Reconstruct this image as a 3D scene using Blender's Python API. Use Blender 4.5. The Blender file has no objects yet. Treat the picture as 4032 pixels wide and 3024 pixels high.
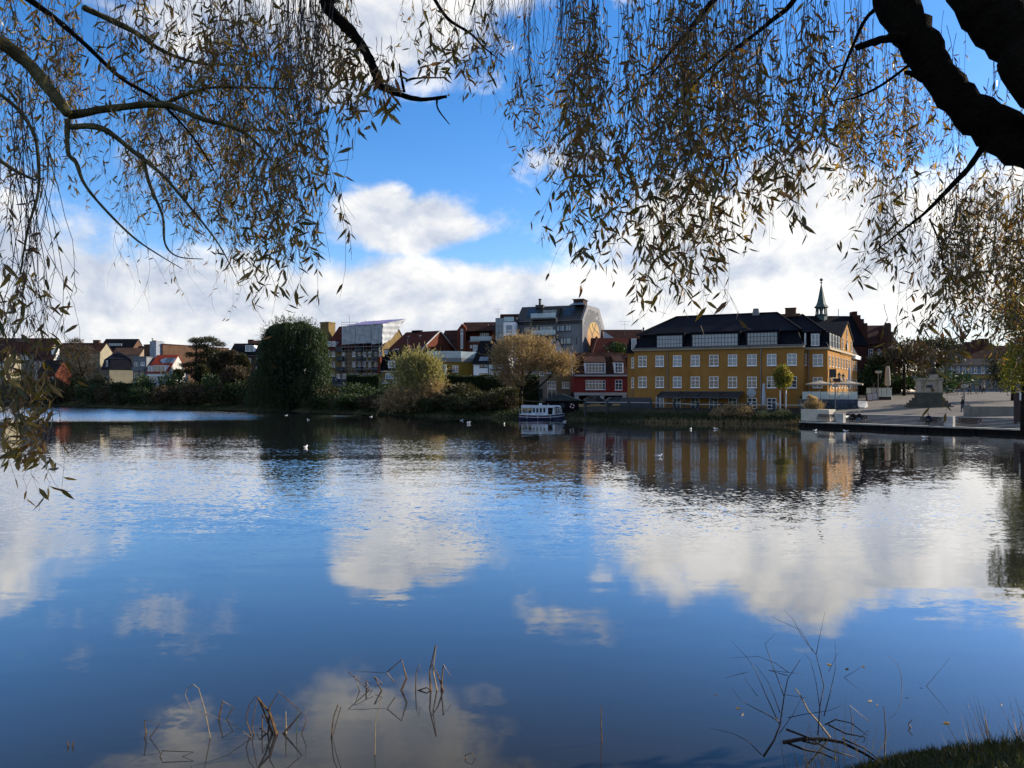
import bpy, math, random
import numpy as np
from mathutils import Vector, Matrix

rnd = random.Random(11)
rng = np.random.default_rng(5)
sc = bpy.context.scene
col = sc.collection
PI = math.pi

# ------------------------------------------------------------------ camera
# metres; water level is z = 0, the camera stands on the near bank looking along +Y
H, F, U0, V0 = 4.6, 3029.0, 2016.0, 1535.0
cd = bpy.data.cameras.new('camera'); cam = bpy.data.objects.new('camera', cd); col.objects.link(cam)
cam.location = (0, 0, H); cam.rotation_euler = (PI / 2, 0, 0)
cd.sensor_width = 36.0; cd.lens = F / 4032 * 36; cd.shift_y = (V0 - 1512) / 4032
cd.clip_start = 0.05; cd.clip_end = 9000
sc.camera = cam

# ------------------------------------------------------------------ light
SUN_AZ, SUN_EL = math.radians(72), math.radians(22)      # clockwise from the view direction (+Y)
SUN = Vector((math.sin(SUN_AZ) * math.cos(SUN_EL), math.cos(SUN_AZ) * math.cos(SUN_EL), math.sin(SUN_EL)))
ld = bpy.data.lights.new('sun', 'SUN'); ld.energy = 5.0; ld.angle = math.radians(0.53); ld.color = (1.0, 0.88, 0.72)
lo = bpy.data.objects.new('sun', ld); col.objects.link(lo)
lo.rotation_euler = (-SUN).to_track_quat('-Z', 'Y').to_euler()
sc.view_settings.view_transform = 'Standard'; sc.view_settings.look = 'None'
sc.view_settings.gamma = 1.0; sc.view_settings.exposure = 0.9
sc.cycles.max_bounces = 6; sc.cycles.diffuse_bounces = 2; sc.cycles.glossy_bounces = 3
sc.cycles.transmission_bounces = 3; sc.cycles.transparent_max_bounces = 8
sc.cycles.use_denoising = True; sc.cycles.caustics_reflective = False; sc.cycles.caustics_refractive = False


class NT:
    def __init__(s, tree): s.t = tree; s.n = tree.nodes; s.l = tree.links
    def set(s, sock, v):
        if v is None: return
        if isinstance(v, bpy.types.NodeSocket): s.l.new(v, sock)
        else: sock.default_value = v
    def new(s, typ, ins=None, **props):
        n = s.n.new(typ)
        for k, v in props.items(): setattr(n, k, v)
        for k, v in (ins or {}).items(): s.set(n.inputs[k], v)
        return n
    def m(s, op, a, b=None, c=None, clamp=False):
        n = s.n.new('ShaderNodeMath'); n.operation = op; n.use_clamp = clamp
        s.set(n.inputs[0], a); s.set(n.inputs[1], b); s.set(n.inputs[2], c)
        return n.outputs[0]
    def vm(s, op, a, b=None, scale=None):
        n = s.n.new('ShaderNodeVectorMath'); n.operation = op
        s.set(n.inputs[0], a); s.set(n.inputs[1], b)
        if scale is not None: s.set(n.inputs[3], scale)
        return n.outputs[0]
    def ss(s, x, a, b):
        n = s.n.new('ShaderNodeMapRange'); n.interpolation_type = 'SMOOTHSTEP'
        s.set(n.inputs[0], x); s.set(n.inputs[1], a); s.set(n.inputs[2], b)
        n.inputs[3].default_value = 0; n.inputs[4].default_value = 1
        return n.outputs[0]
    def mix(s, f, a, b):
        n = s.n.new('ShaderNodeMix'); n.data_type = 'RGBA'
        s.set(n.inputs[0], f); s.set(n.inputs[6], a); s.set(n.inputs[7], b)
        return n.outputs[2]
    def noise(s, vec, scale, detail=4, rough=.55, out='Fac', dist=0.0):
        n = s.n.new('ShaderNodeTexNoise'); s.set(n.inputs['Vector'], vec)
        n.inputs['Scale'].default_value = scale; n.inputs['Detail'].default_value = detail
        n.inputs['Roughness'].default_value = rough; n.inputs['Distortion'].default_value = dist
        return n.outputs[out]


def c4(c): return (c[0], c[1], c[2], 1.0)


def azel(u, v):
    x = u - U0
    return math.atan2(x, F), math.atan2(V0 - v, math.hypot(F, x))


def build_world():
    w = bpy.data.worlds.new('World'); sc.world = w; w.use_nodes = True
    t = NT(w.node_tree); t.n.clear()
    sky = t.n.new('ShaderNodeTexSky'); sky.sky_type = 'NISHITA'; sky.sun_disc = False
    sky.sun_elevation = SUN_EL; sky.sun_rotation = SUN_AZ
    sky.altitude = 20; sky.air_density = 1.0; sky.dust_density = 0.3; sky.ozone_density = 3.0
    STR = 0.067
    d = t.vm('NORMALIZE', t.new('ShaderNodeTexCoord').outputs['Generated'])
    sep = t.new('ShaderNodeSeparateXYZ', {0: d})
    x, y, z = sep.outputs
    az = t.m('ARCTAN2', x, y)
    el = t.m('ARCSINE', z)
    # the air's blue is deeper away from the horizon
    hs = t.new('ShaderNodeHueSaturation', {'Saturation': 1.32, 'Value': 1.0, 'Color': sky.outputs[0]})
    blue = t.mix(0.85, hs.outputs[0], t.vm('MULTIPLY', hs.outputs[0], (1.95, 1.70, 1.92)))
    # ---- clouds: masses at their compass bearing and height, broken up by noise
    blobs = [  # u, v, radius u, radius v, gain
        (2960, 1010, 700, 350, 1.15), (3080, 800, 360, 190, 1.0), (3560, 1040, 640, 330, .95), (4150, 950, 520, 330, 1.0),
        (3350, 830, 260, 160, .9), (2480, 1180, 430, 190, .9),
        (900, 1260, 2100, 250, 1.2), (1700, 1215, 1000, 205, 1.2), (150, 1150, 700, 180, .7), (-700, 1000, 900, 330, .8),
        (1590, 880, 330, 125, 1.25), (1500, 830, 210, 120, 1.0), (1700, 840, 190, 100, .8), (1900, 890, 120, 45, .2),
        (1420, 110, 600, 220, .95), (1000, -60, 600, 230, .9), (720, 40, 340, 180, .5), (1850, -80, 400, 170, .9), (1250, 300, 250, 90, .4),
        (2180, 640, 190, 70, .3), (480, 620, 260, 80, .22), (2650, -420, 900, 260, .8), (300, -520, 900, 240, .7), (5300, 600, 800, 500, .9),
    ]
    base = None
    for (u, v, ru, rv, g) in blobs:
        a0, e0 = azel(u, v)
        ra, re = ru / F, rv / F
        dx = t.m('MULTIPLY', t.m('SUBTRACT', az, a0), 1 / ra)
        dy = t.m('MULTIPLY', t.m('SUBTRACT', el, e0), 1 / re)
        r2 = t.m('ADD', t.m('MULTIPLY', dx, dx), t.m('MULTIPLY', dy, dy))
        f = t.m('MULTIPLY', t.m('SUBTRACT', 1.0, t.m('SQRT', r2)), g)
        base = f if base is None else t.m('MAXIMUM', base, f)
    # the rest of the sky carries the same kind of broken cloud
    rest = t.m('MULTIPLY', t.m('SUBTRACT', t.noise(t.vm('MULTIPLY', d, (1, 1, 2.2)), 2.3, 3, .5), .5), 3.2)
    away = t.m('MAXIMUM', t.ss(t.m('ABSOLUTE', az), .95, 1.5), t.ss(el, .62, .85))
    base = t.m('MAXIMUM', base, t.m('SUBTRACT', rest, t.m('MULTIPLY', t.m('SUBTRACT', 1.0, away), 3.0)))
    dn = t.vm('MULTIPLY', d, (1, 1, 1.35))
    n1 = t.noise(dn, 9.0, 9, .6, dist=.35)
    n2 = t.noise(dn, 26.0, 6, .6)
    pert = t.m('ADD', t.m('MULTIPLY', t.m('SUBTRACT', n1, .5), 1.3), t.m('MULTIPLY', t.m('SUBTRACT', n2, .5), .58))
    dens = t.m('ADD', t.m('MULTIPLY', base, 1.0), pert)
    alpha = t.ss(dens, -.09, .40)
    # light and grey parts of the cloud: thin sun-lit rims, thicker grey bellies
    offs = t.vm('ADD', dn, (0.030, 0.0, 0.034))
    n1b = t.noise(offs, 9.0, 9, .6, dist=.35)
    lit = t.m('MULTIPLY', t.m('SUBTRACT', n1, n1b), 1.1)
    low = t.noise(t.vm('MULTIPLY', d, (1, 1, 2.4)), 4.2, 4, .55)
    belly = t.m('MULTIPLY', t.ss(dens, .25, 1.0), .06)
    br = t.m('ADD', t.m('SUBTRACT', .93, belly), t.m('ADD', lit, t.m('MULTIPLY', t.m('SUBTRACT', low, .5), .80)))
    br = t.m('MINIMUM', t.m('MAXIMUM', br, .60), 1.12)
    # towards the sun the cloud is brighter
    dot = t.new('ShaderNodeVectorMath', {0: d, 1: tuple(SUN)}, operation='DOT_PRODUCT').outputs['Value']
    br = t.m('MULTIPLY', br, t.m('ADD', .86, t.m('MULTIPLY', t.ss(dot, .3, 1.0), .22)))
    ccol = t.mix(t.ss(br, .5, .95), (.80, .90, 1.10, 1), (1.0, .985, .955, 1))
    cloud = t.vm('SCALE', ccol, scale=t.m('MULTIPLY', br, .62 / STR))
    # haze whitens the last degrees above the horizon
    hz = t.m('MULTIPLY', t.m('SUBTRACT', 1.0, t.ss(el, -.01, .16)), .45)
    blue = t.mix(hz, blue, tuple(x * .55 / STR for x in (.70, .78, .88)) + (1,))
    bg = t.new('ShaderNodeBackground', {'Color': t.mix(t.m('MULTIPLY', alpha, .97), blue, cloud), 'Strength': STR})
    out = t.new('ShaderNodeOutputWorld', {'Surface': bg.outputs[0]})


build_world()

# ------------------------------------------------------------------ materials
MATS = {}; ALB = [1.0]


def M(name, c, rough=.75, var=.22, scale=1.2, fine=0.0, bump=0.0, bscale=12.0, metal=0.0, ior=1.45, c2=None, rows=0.0, trans=0.0, stain=0.0):
    """procedural surface: base colour broken by two noise octaves, optional tile rows, bump and stains"""
    if name in MATS: return MATS[name]
    c = tuple(k * ALB[0] for k in c); c2 = c2 and tuple(k * ALB[0] for k in c2)
    m = bpy.data.materials.new(name); m.use_nodes = True; MATS[name] = m
    t = NT(m.node_tree); b = t.n['Principled BSDF']
    if rough > .7: b.inputs['Specular IOR Level'].default_value = .08
    co = t.new('ShaderNodeTexCoord').outputs['Object']
    n = t.noise(co, scale, 6, .6)
    dark = tuple(k * (1 - var) for k in c); lite = tuple(min(1, k * (1 + var)) for k in (c2 or c))
    f = t.ss(n, .3, .7)
    colr = t.mix(f, c4(dark), c4(lite))
    if fine:
        g = t.noise(co, scale * 14, 3, .6)
        colr = t.mix(t.m('MULTIPLY', t.ss(g, .35, .7), fine), colr, c4(tuple(k * .45 for k in c)))
    if stain:
        g = t.noise(t.vm('MULTIPLY', co, (1.6, 1.6, .22)), 1.0, 5, .65)
        colr = t.mix(t.m('MULTIPLY', t.ss(g, .5, .75), stain), colr, c4(tuple(k * .5 for k in c)))
    h = None
    if rows:
        sp = t.new('ShaderNodeSeparateXYZ', {0: co})
        saw = t.m('FRACT', t.m('MULTIPLY', sp.outputs[2], 1 / rows))
        sx = t.m('FRACT', t.m('MULTIPLY', t.m('ADD', sp.outputs[0], sp.outputs[1]), 1 / (rows * 1.1)))
        h = t.m('ADD', saw, t.m('MULTIPLY', t.m('PINGPONG', sx, .5), 1.2))
        colr = t.mix(t.m('MULTIPLY', t.ss(saw, .75, 1.0), .35), colr, c4(tuple(k * .35 for k in c)))
    t.set(b.inputs['Base Color'], colr)
    b.inputs['Roughness'].default_value = rough; b.inputs['Metallic'].default_value = metal; b.inputs['IOR'].default_value = ior
    if trans: b.inputs['Transmission Weight'].default_value = trans
    if bump or rows:
        hh = t.noise(co, bscale, 4, .6)
        if h is not None: hh = t.m('ADD', h, t.m('MULTIPLY', hh, .5))
        bp = t.new('ShaderNodeBump', {'Height': hh, 'Strength': bump or .5, 'Distance': .05})
        t.set(b.inputs['Normal'], bp.outputs[0])
    return m


def leaf_mat(name, cols, rough=.5, transl=.35, spec=.5):
    """foliage: colour runs through the given list by the per-leaf 'tint' value; part of the light passes through"""
    if name in MATS: return MATS[name]
    m = bpy.data.materials.new(name); m.use_nodes = True; MATS[name] = m
    t = NT(m.node_tree); b = t.n['Principled BSDF']; out = t.n['Material Output']
    at = t.new('ShaderNodeAttribute', attribute_name='tint')
    oi = t.new('ShaderNodeObjectInfo')
    f = t.m('FRACT', t.m('ADD', at.outputs['Fac'], t.m('MULTIPLY', oi.outputs['Random'], .37)))
    r = t.n.new('ShaderNodeValToRGB'); t.set(r.inputs[0], f)
    e = r.color_ramp.elements
    while len(e) < len(cols): e.new(.5)
    for i, c in enumerate(cols):
        e[i].position = i / max(1, len(cols) - 1); e[i].color = c4(c)
    t.set(b.inputs['Base Color'], r.outputs[0])
    b.inputs['Roughness'].default_value = rough
    b.inputs['Specular IOR Level'].default_value = spec
    tr = t.new('ShaderNodeBsdfTranslucent', {'Color': t.vm('MULTIPLY', r.outputs[0], (1.5, 1.35, .7))})
    mx = t.new('ShaderNodeMixShader', {0: transl}); t.l.new(b.outputs[0], mx.inputs[1]); t.l.new(tr.outputs[0], mx.inputs[2])
    t.l.new(mx.outputs[0], out.inputs['Surface'])
    return m


def glass_mat(name, c, rough=.04, ior=2.2, var=.5):
    """window pane: dark room behind, mirror-like outside; each pane a little different"""
    if name in MATS: return MATS[name]
    m = bpy.data.materials.new(name); m.use_nodes = True; MATS[name] = m
    t = NT(m.node_tree); b = t.n['Principled BSDF']
    oi = t.new('ShaderNodeObjectInfo')
    co = t.new('ShaderNodeTexCoord').outputs['Object']
    n = t.noise(t.vm('ADD', co, t.vm('SCALE', (7.1, 3.3, 5.7), scale=t.m('MULTIPLY', oi.outputs['Random'], 9))), .9, 3, .5)
    k = t.m('ADD', t.m('MULTIPLY', t.m('SUBTRACT', n, .5), 2 * var), t.m('MULTIPLY', t.m('SUBTRACT', oi.outputs['Random'], .5), var))
    t.set(b.inputs['Base Color'], t.vm('SCALE', c, scale=t.m('MAXIMUM', t.m('ADD', 1.0, k), .1)))
    b.inputs['Roughness'].default_value = rough; b.inputs['IOR'].default_value = ior
    return m


def clear_mat(name, c=(.75, .85, .88), a=.72, rough=.05):
    """thin clear glass railing: mostly see-through, some reflection"""
    if name in MATS: return MATS[name]
    m = bpy.data.materials.new(name); m.use_nodes = True; MATS[name] = m
    t = NT(m.node_tree); b = t.n['Principled BSDF']; out = t.n['Material Output']
    b.inputs['Base Color'].default_value = c4(c); b.inputs['Roughness'].default_value = rough; b.inputs['IOR'].default_value = 1.8
    tr = t.new('ShaderNodeBsdfTransparent', {'Color': c4(c)})
    mx = t.new('ShaderNodeMixShader', {0: a}); t.l.new(b.outputs[0], mx.inputs[1]); t.l.new(tr.outputs[0], mx.inputs[2])
    t.l.new(mx.outputs[0], out.inputs['Surface'])
    return m


# ------------------------------------------------------------------ mesh helpers
class MB:
    """collects faces; build() links them as one mesh object"""
    def __init__(s): s.v = []; s.f = []
    def poly(s, pts):
        k = len(s.v); s.v += [tuple(p) for p in pts]; s.f.append(tuple(range(k, k + len(pts)))); return s
    def hexa(s, p):
        """8 points: 4 bottom (ccw), 4 top"""
        k = len(s.v); s.v += [tuple(q) for q in p]
        for q in ((3, 2, 1, 0), (4, 5, 6, 7), (0, 1, 5, 4), (1, 2, 6, 5), (2, 3, 7, 6), (3, 0, 4, 7)):
            s.f.append(tuple(k + i for i in q))
        return s
    def box(s, x0, x1, y0, y1, z0, z1):
        return s.hexa([(x0, y0, z0), (x1, y0, z0), (x1, y1, z0), (x0, y1, z0), (x0, y0, z1), (x1, y0, z1), (x1, y1, z1), (x0, y1, z1)])
    def prism(s, a, b):
        """two matching polygons a and b joined into a closed solid"""
        k = len(s.v); n = len(a); s.v += [tuple(p) for p in a] + [tuple(p) for p in b]
        s.f.append(tuple(k + i for i in reversed(range(n)))); s.f.append(tuple(k + n + i for i in range(n)))
        for i in range(n):
            j = (i + 1) % n; s.f.append((k + i, k + j, k + n + j, k + n + i))
        return s
    def tube(s, pts, rad, n=6, cap=True):
        pts = [Vector(p) for p in pts]
        if not hasattr(rad, '__len__'): rad = [rad] * len(pts)
        k = len(s.v); ref = None
        for i, p in enumerate(pts):
            d = (pts[min(i + 1, len(pts) - 1)] - pts[max(i - 1, 0)]).normalized()
            if ref is None: ref = d.orthogonal().normalized()
            ref = (ref - d * ref.dot(d));
            ref = ref.normalized() if ref.length > 1e-6 else d.orthogonal().normalized()
            q = d.cross(ref)
            for j in range(n):
                a = 2 * PI * j / n
                s.v.append(tuple(p + (ref * math.cos(a) + q * math.sin(a)) * rad[i]))
        for i in range(len(pts) - 1):
            for j in range(n):
                j2 = (j + 1) % n
                s.f.append((k + i * n + j, k + i * n + j2, k + (i + 1) * n + j2, k + (i + 1) * n + j))
        if cap:
            s.f.append(tuple(k + j for j in reversed(range(n)))); e = k + (len(pts) - 1) * n
            s.f.append(tuple(e + j for j in range(n)))
        return s
    def lathe(s, prof, c=(0, 0, 0), n=16):
        k = len(s.v)
        for (r, z) in prof:
            for j in range(n):
                a = 2 * PI * j / n; s.v.append((c[0] + r * math.cos(a), c[1] + r * math.sin(a), c[2] + z))
        for i in range(len(prof) - 1):
            for j in range(n):
                j2 = (j + 1) % n; s.f.append((k + i * n + j, k + i * n + j2, k + (i + 1) * n + j2, k + (i + 1) * n + j))
        s.f.append(tuple(k + j for j in reversed(range(n)))); e = k + (len(prof) - 1) * n
        s.f.append(tuple(e + j for j in range(n)))
        return s
    def ellipsoid(s, c, r, nu=10, nv=6):
        return s.lathe_scaled([(math.sin(PI * i / nv), -math.cos(PI * i / nv)) for i in range(nv + 1)], c, r, nu)
    def lathe_scaled(s, prof, c, r, n):
        k = len(s.v)
        for (a, z) in prof:
            for j in range(n):
                t = 2 * PI * j / n; s.v.append((c[0] + r[0] * a * math.cos(t), c[1] + r[1] * a * math.sin(t), c[2] + r[2] * z))
        for i in range(len(prof) - 1):
            for j in range(n):
                j2 = (j + 1) % n; s.f.append((k + i * n + j, k + i * n + j2, k + (i + 1) * n + j2, k + (i + 1) * n + j))
        return s
    def mesh(s, name, mat, smooth=False):
        me = bpy.data.meshes.new(name); me.from_pydata(s.v, [], s.f); me.materials.append(mat)
        if smooth: me.polygons.foreach_set('use_smooth', [True] * len(me.polygons))
        me.update(); return me
    def build(s, name, mat, parent=None, smooth=False, loc=None, rz=0.0):
        return link(name, s.mesh(name, mat, smooth), parent, loc, rz)


def link(name, me, parent=None, loc=None, rz=0.0):
    o = bpy.data.objects.new(name, me); col.objects.link(o)
    if parent is not None: o.parent = parent
    if loc is not None: o.location = loc
    if rz: o.rotation_euler = (0, 0, rz)
    return o


def tag(o, label=None, cat=None, group=None, kind=None):
    for k, v in (('label', label), ('category', cat), ('group', group), ('kind', kind)):
        if v: o[k] = v
    return o


def thing(name, label, cat, loc=(0, 0, 0), rz=0.0, group=None):
    o = bpy.data.objects.new(name, None); col.objects.link(o); o.empty_display_size = .2
    o.location = loc; o.rotation_euler = (0, 0, rz)
    return tag(o, label, cat, group)


def copy_tree(o, parent=None):
    c = o.copy(); col.objects.link(c); c.parent = parent
    for ch in list(o.children): copy_tree(ch, c)
    return c


def W(u, v, D): return Vector(((u - U0) / F * D, D, H + (V0 - v) / F * D))
def WX(u, D): return (u - U0) / F * D
def WZ(v, D): return H + (V0 - v) / F * D


CROP = {1: (0, 1250, 3.16), 2: (600, 1220, 3.16), 3: (1200, 1200, 3.457), 4: (1750, 1150, 3.13), 5: (2400, 1150, 3.016), 6: (2950, 1050, 2.476), 7: (3300, 1150, 2.765),
        8: (3140, 1400, 5.531), 9: (3400, 1400, 5.531), 10: (3700, 1380, 4.88)}
def K(c, x, y=0):
    a = CROP[c]; return a[0] + x / a[2], a[1] + y / a[2]


class Fr:
    """a vertical facade plane: s runs along it to the right, t inwards (away from the lake), z up from its base"""
    def __init__(s, uL, DL, uR=None, DR=None, z0=0.0, deg=None):
        s.O = Vector((WX(uL, DL), DL)); s.z0 = z0
        if deg is None:
            e = Vector((WX(uR, DR), DR)) - s.O; s.L = e.length; s.d = e.normalized()
        else:
            s.d = Vector((math.cos(math.radians(deg)), -math.sin(math.radians(deg)))); s.L = 0
        s.w = Vector((-s.d.y, s.d.x)); s.rz = math.atan2(s.d.y, s.d.x)
    def sz(s, u, v, t=0.0):
        r = Vector(((u - U0) / F, 1.0)); k = (s.O.dot(s.w) + t) / r.dot(s.w)
        return (r * k - s.O).dot(s.d), H + (V0 - v) / F * k - s.z0
    def c(s, crop, x, y, t=0.0): return s.sz(*K(crop, x, y), t)
    def root(s, name, label, cat, group=None):
        return thing(name, label, cat, (s.O.x, s.O.y, s.z0), s.rz, group)
    def sub(s, ss, tt):
        """a facade plane turned a quarter to the right (the side wall) at local s, t"""
        o = Fr.__new__(Fr); o.O = s.O + s.d * ss + s.w * tt; o.d = s.w; o.w = -s.d; o.z0 = s.z0; o.L = 0; o.rz = math.atan2(o.d.y, o.d.x); return o


def mesh_quads(name, verts, mat, tint=None, smooth=False):
    """verts (n,4,3) numpy -> quads with a per-quad tint"""
    n = len(verts); me = bpy.data.meshes.new(name)
    me.vertices.add(n * 4); me.vertices.foreach_set('co', verts.astype(np.float32).ravel())
    me.loops.add(n * 4); me.loops.foreach_set('vertex_index', np.arange(n * 4, dtype=np.int32))
    me.polygons.add(n); me.polygons.foreach_set('loop_start', np.arange(0, n * 4, 4, dtype=np.int32))
    me.polygons.foreach_set('loop_total', np.full(n, 4, dtype=np.int32))
    if tint is not None:
        a = me.attributes.new('tint', 'FLOAT', 'POINT'); a.data.foreach_set('value', np.repeat(tint.astype(np.float32), 4))
    me.materials.append(mat); me.update(calc_edges=True)
    return me


def unit(a): return a / np.maximum(np.linalg.norm(a, axis=1, keepdims=True), 1e-9)


def leaf_quads(P, dirs, length, width, g=rng):
    """rhombic leaves standing at P, pointing along dirs"""
    n = len(P); dirs = unit(dirs); side = unit(np.cross(dirs, g.normal(size=(n, 3))))
    length = np.broadcast_to(length, (n,))[:, None]; width = np.broadcast_to(width, (n,))[:, None]
    mid = P + dirs * length * .45
    return np.stack([P, mid + side * width * .5, P + dirs * length, mid - side * width * .5], axis=1)


def blob_points(c, r, n, g=rng, hollow=.55, lower=-1.0):
    d = unit(g.normal(size=(int(n * 1.6) + 8, 3))); d = d[d[:, 2] > lower][:n]
    rad = hollow + (1 - hollow) * g.random(len(d)) ** .6
    return np.array(c) + d * rad[:, None] * np.array(r), d

# ------------------------------------------------------------------ the lake
def water_mat():
    m = bpy.data.materials.new('lake_water'); m.use_nodes = True
    t = NT(m.node_tree); b = t.n['Principled BSDF']
    p = t.new('ShaderNodeNewGeometry').outputs['Position']
    sep = t.new('ShaderNodeSeparateXYZ', {0: p}); x, y = sep.outputs[0], sep.outputs[1]
    # gusts: long streaks across the lake where the surface is ruffled, calm water between
    streak = t.noise(t.vm('MULTIPLY', p, (.010, .045, 0)), 1.0, 3, .5, dist=.6)
    far = t.ss(y, 19.0, 30.0)
    calm = t.m('MULTIPLY', t.ss(y, 62.0, 84.0), t.m('SUBTRACT', 1.0, t.m('MULTIPLY', t.ss(y, 122.0, 150.0), t.m('SUBTRACT', 1.0, t.ss(x, -38.0, -8.0)))))
    gust = t.m('MULTIPLY', far, t.m('SUBTRACT', 1.0, t.m('MULTIPLY', calm, .86)))
    gust = t.m('MULTIPLY', gust, t.m('ADD', .35, t.m('MULTIPLY', t.ss(streak, .36, .62), .9)))
    gust = t.m('MULTIPLY', gust, t.m('SUBTRACT', 1.0, t.m('MULTIPLY', t.m('MULTIPLY', t.ss(x, -2.0, 9.0), t.ss(y, 26.0, 40.0)), .58)))
    # wavelet slopes: short ripples in the gusts, long lazy ones near the bank
    r1 = t.noise(t.vm('MULTIPLY', p, (1.0, 1.4, 0)), 3.2, 2, .6, out='Color')
    r2 = t.noise(t.vm('MULTIPLY', p, (.55, 1.5, 0)), 1.15, 2, .5, out='Color')
    r3 = t.noise(t.vm('MULTIPLY', p, (.5, 1.0, 0)), .35, 2, .5, out='Color')
    patch = t.ss(t.noise(t.vm('MULTIPLY', p, (.11, .2, 0)), 1.0, 2, .5, dist=.8), .40, .66)
    a1 = t.m('ADD', t.m('MULTIPLY', gust, .19), t.m('MULTIPLY', patch, .026))
    a2 = t.m('ADD', t.m('MULTIPLY', gust, .03), t.m('ADD', .010, t.m('MULTIPLY', patch, .034)))
    fl = t.m('MULTIPLY', t.ss(t.m('ADD', y, t.m('MULTIPLY', t.m('SUBTRACT', streak, .5), 46.0)), 104.0, 132.0), t.m('SUBTRACT', 1.0, t.ss(x, -34.0, -8.0)))
    a1 = t.m('ADD', a1, t.m('MULTIPLY', fl, .40))
    h = (.5, .5, .5)
    sx_ = t.new('ShaderNodeSeparateXYZ', {0: t.vm('SUBTRACT', r1, h)})
    # wavelet slopes forced toward the near bank so ruffled water mirrors brighter sky
    cx_ = t.new('ShaderNodeCombineXYZ', {0: sx_.outputs[0], 1: t.m('SUBTRACT', t.m('MULTIPLY', t.m('ABSOLUTE', sx_.outputs[1]), -1.5), t.m('MULTIPLY', sx_.outputs[1], -.35))})
    s = t.vm('ADD', t.vm('SCALE', cx_.outputs[0], scale=a1), t.vm('SCALE', t.vm('SUBTRACT', r2, h), scale=a2))
    s = t.vm('ADD', s, t.vm('SCALE', t.vm('SUBTRACT', r3, h), scale=.012))
    s = t.vm('ADD', s, t.new('ShaderNodeCombineXYZ', {1: t.m('MULTIPLY', fl, -.046)}).outputs[0])  # far left band tilted as a whole so it mirrors sky, not trees
    s = t.vm('MULTIPLY', s, (.75, 1.0, 0))
    nrm = t.vm('NORMALIZE', t.vm('ADD', s, (0, 0, 1)))
    # murky body below, mirror on top: the mirror takes over as the view flattens
    b.inputs['Base Color'].default_value = (.020, .022, .024, 1); b.inputs['Roughness'].default_value = .6; b.inputs['Specular IOR Level'].default_value = 0
    gl_ = t.new('ShaderNodeBsdfGlossy', {'Color': (.95, .94, .93, 1), 'Roughness': .03, 'Normal': nrm})
    lw = t.new('ShaderNodeLayerWeight', {'Blend': .5}).outputs['Facing']
    fac = t.m('ADD', .03, t.m('MULTIPLY', t.ss(lw, .485, 1.0), .87))
    mx = t.new('ShaderNodeMixShader', {0: fac}); t.l.new(b.outputs[0], mx.inputs[1]); t.l.new(gl_.outputs[0], mx.inputs[2]); t.l.new(mx.outputs[0], t.n['Material Output'].inputs['Surface'])
    return m


# shoreline of the far side, (bearing as image column, distance)
SHORE = [(-5200, 330), (-2600, 290), (-900, 250), (-300, 236), (0, 226), (300, 211), (500, 194), (700, 181), (1000, 172), (1300, 151), (1490, 141),
         (1663, 133), (1846, 128), (2050, 124), (2229, 120), (2400, 114), (2566, 108), (2820, 104.5), (3063, 101.5), (3190, 97.0)]


def shoreD(u):
    for (a, b), (c, d) in zip(SHORE, SHORE[1:]):
        if u <= c: return b + (d - b) * max(0, (u - a)) / (c - a)
    return SHORE[-1][1]


PROF = [(0, -.6), (.8, .25), (2.5, .8), (5, 1.45), (8, 1.8), (25, 2.1), (60, 5.6), (110, 6.4), (300, 7.5), (900, 9), (4200, 10)]


def ground(u, D):
    e = D - shoreD(u)
    for (a, b), (c, d) in zip(PROF, PROF[1:]):
        if e <= c: return b + (d - b) * (e - a) / (c - a)
    return PROF[-1][1]


m = MB(); m.poly([(-1500, -60, 0), (1200, -60, 0), (1200, 420, 0), (-1500, 420, 0)])
tag(m.build('lake', water_mat()), 'calm dark blue lake mirroring the clouds', 'lake', kind='structure')

EARTH = M('bank_earth', (.055, .05, .028), .95, .35, .8, fine=.5, bump=.6, bscale=5)
m = MB()
us = []
for (a, _), (b, _) in zip(SHORE, SHORE[1:]):
    k = max(1, int((b - a) / 90)); us += [a + (b - a) * i / k for i in range(k)]
us.append(SHORE[-1][0])
n = len(PROF)
for u in us:
    D0 = shoreD(u); jit = rnd.uniform(-.5, .5)
    for (e, z) in PROF:
        D = D0 + e + (jit if 0 < e < 20 else 0); m.v.append((WX(u, D), D, z))
for i in range(len(us) - 1):
    for j in range(n - 1): m.f.append((i * n + j, (i + 1) * n + j, (i + 1) * n + j + 1, i * n + j + 1))
tag(m.build('terrain', EARTH, smooth=True), 'earth and grass of the far lake shore rising behind the water', 'ground', kind='structure')

# ------------------------------------------------------------------ quay, steps and plaza
QO = Vector((36.3, 96.0)); QD = Vector((.625, -.78)).normalized(); QW = Vector((-QD.y, QD.x)); QL = 36.0
def qpt(s, q, z): p = QO + QD * s + QW * q; return (p.x, p.y, z)
def plaza_z(x, y):
    q = (Vector((x, y)) - QO).dot(QW)
    return 1.6 + .06 * max(0, min(q, 20) - 4) + .030 * max(0, min(q, 75) - 20)
def plaza_hit(u, v):
    lo_, hi_ = 60.0, 400.0
    for _ in range(50):
        D = (lo_ + hi_) / 2
        if WZ(v, D) > plaza_z(WX(u, D), D): lo_ = D
        else: hi_ = D
    return Vector((WX(u, D), D, plaza_z(WX(u, D), D)))


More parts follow.
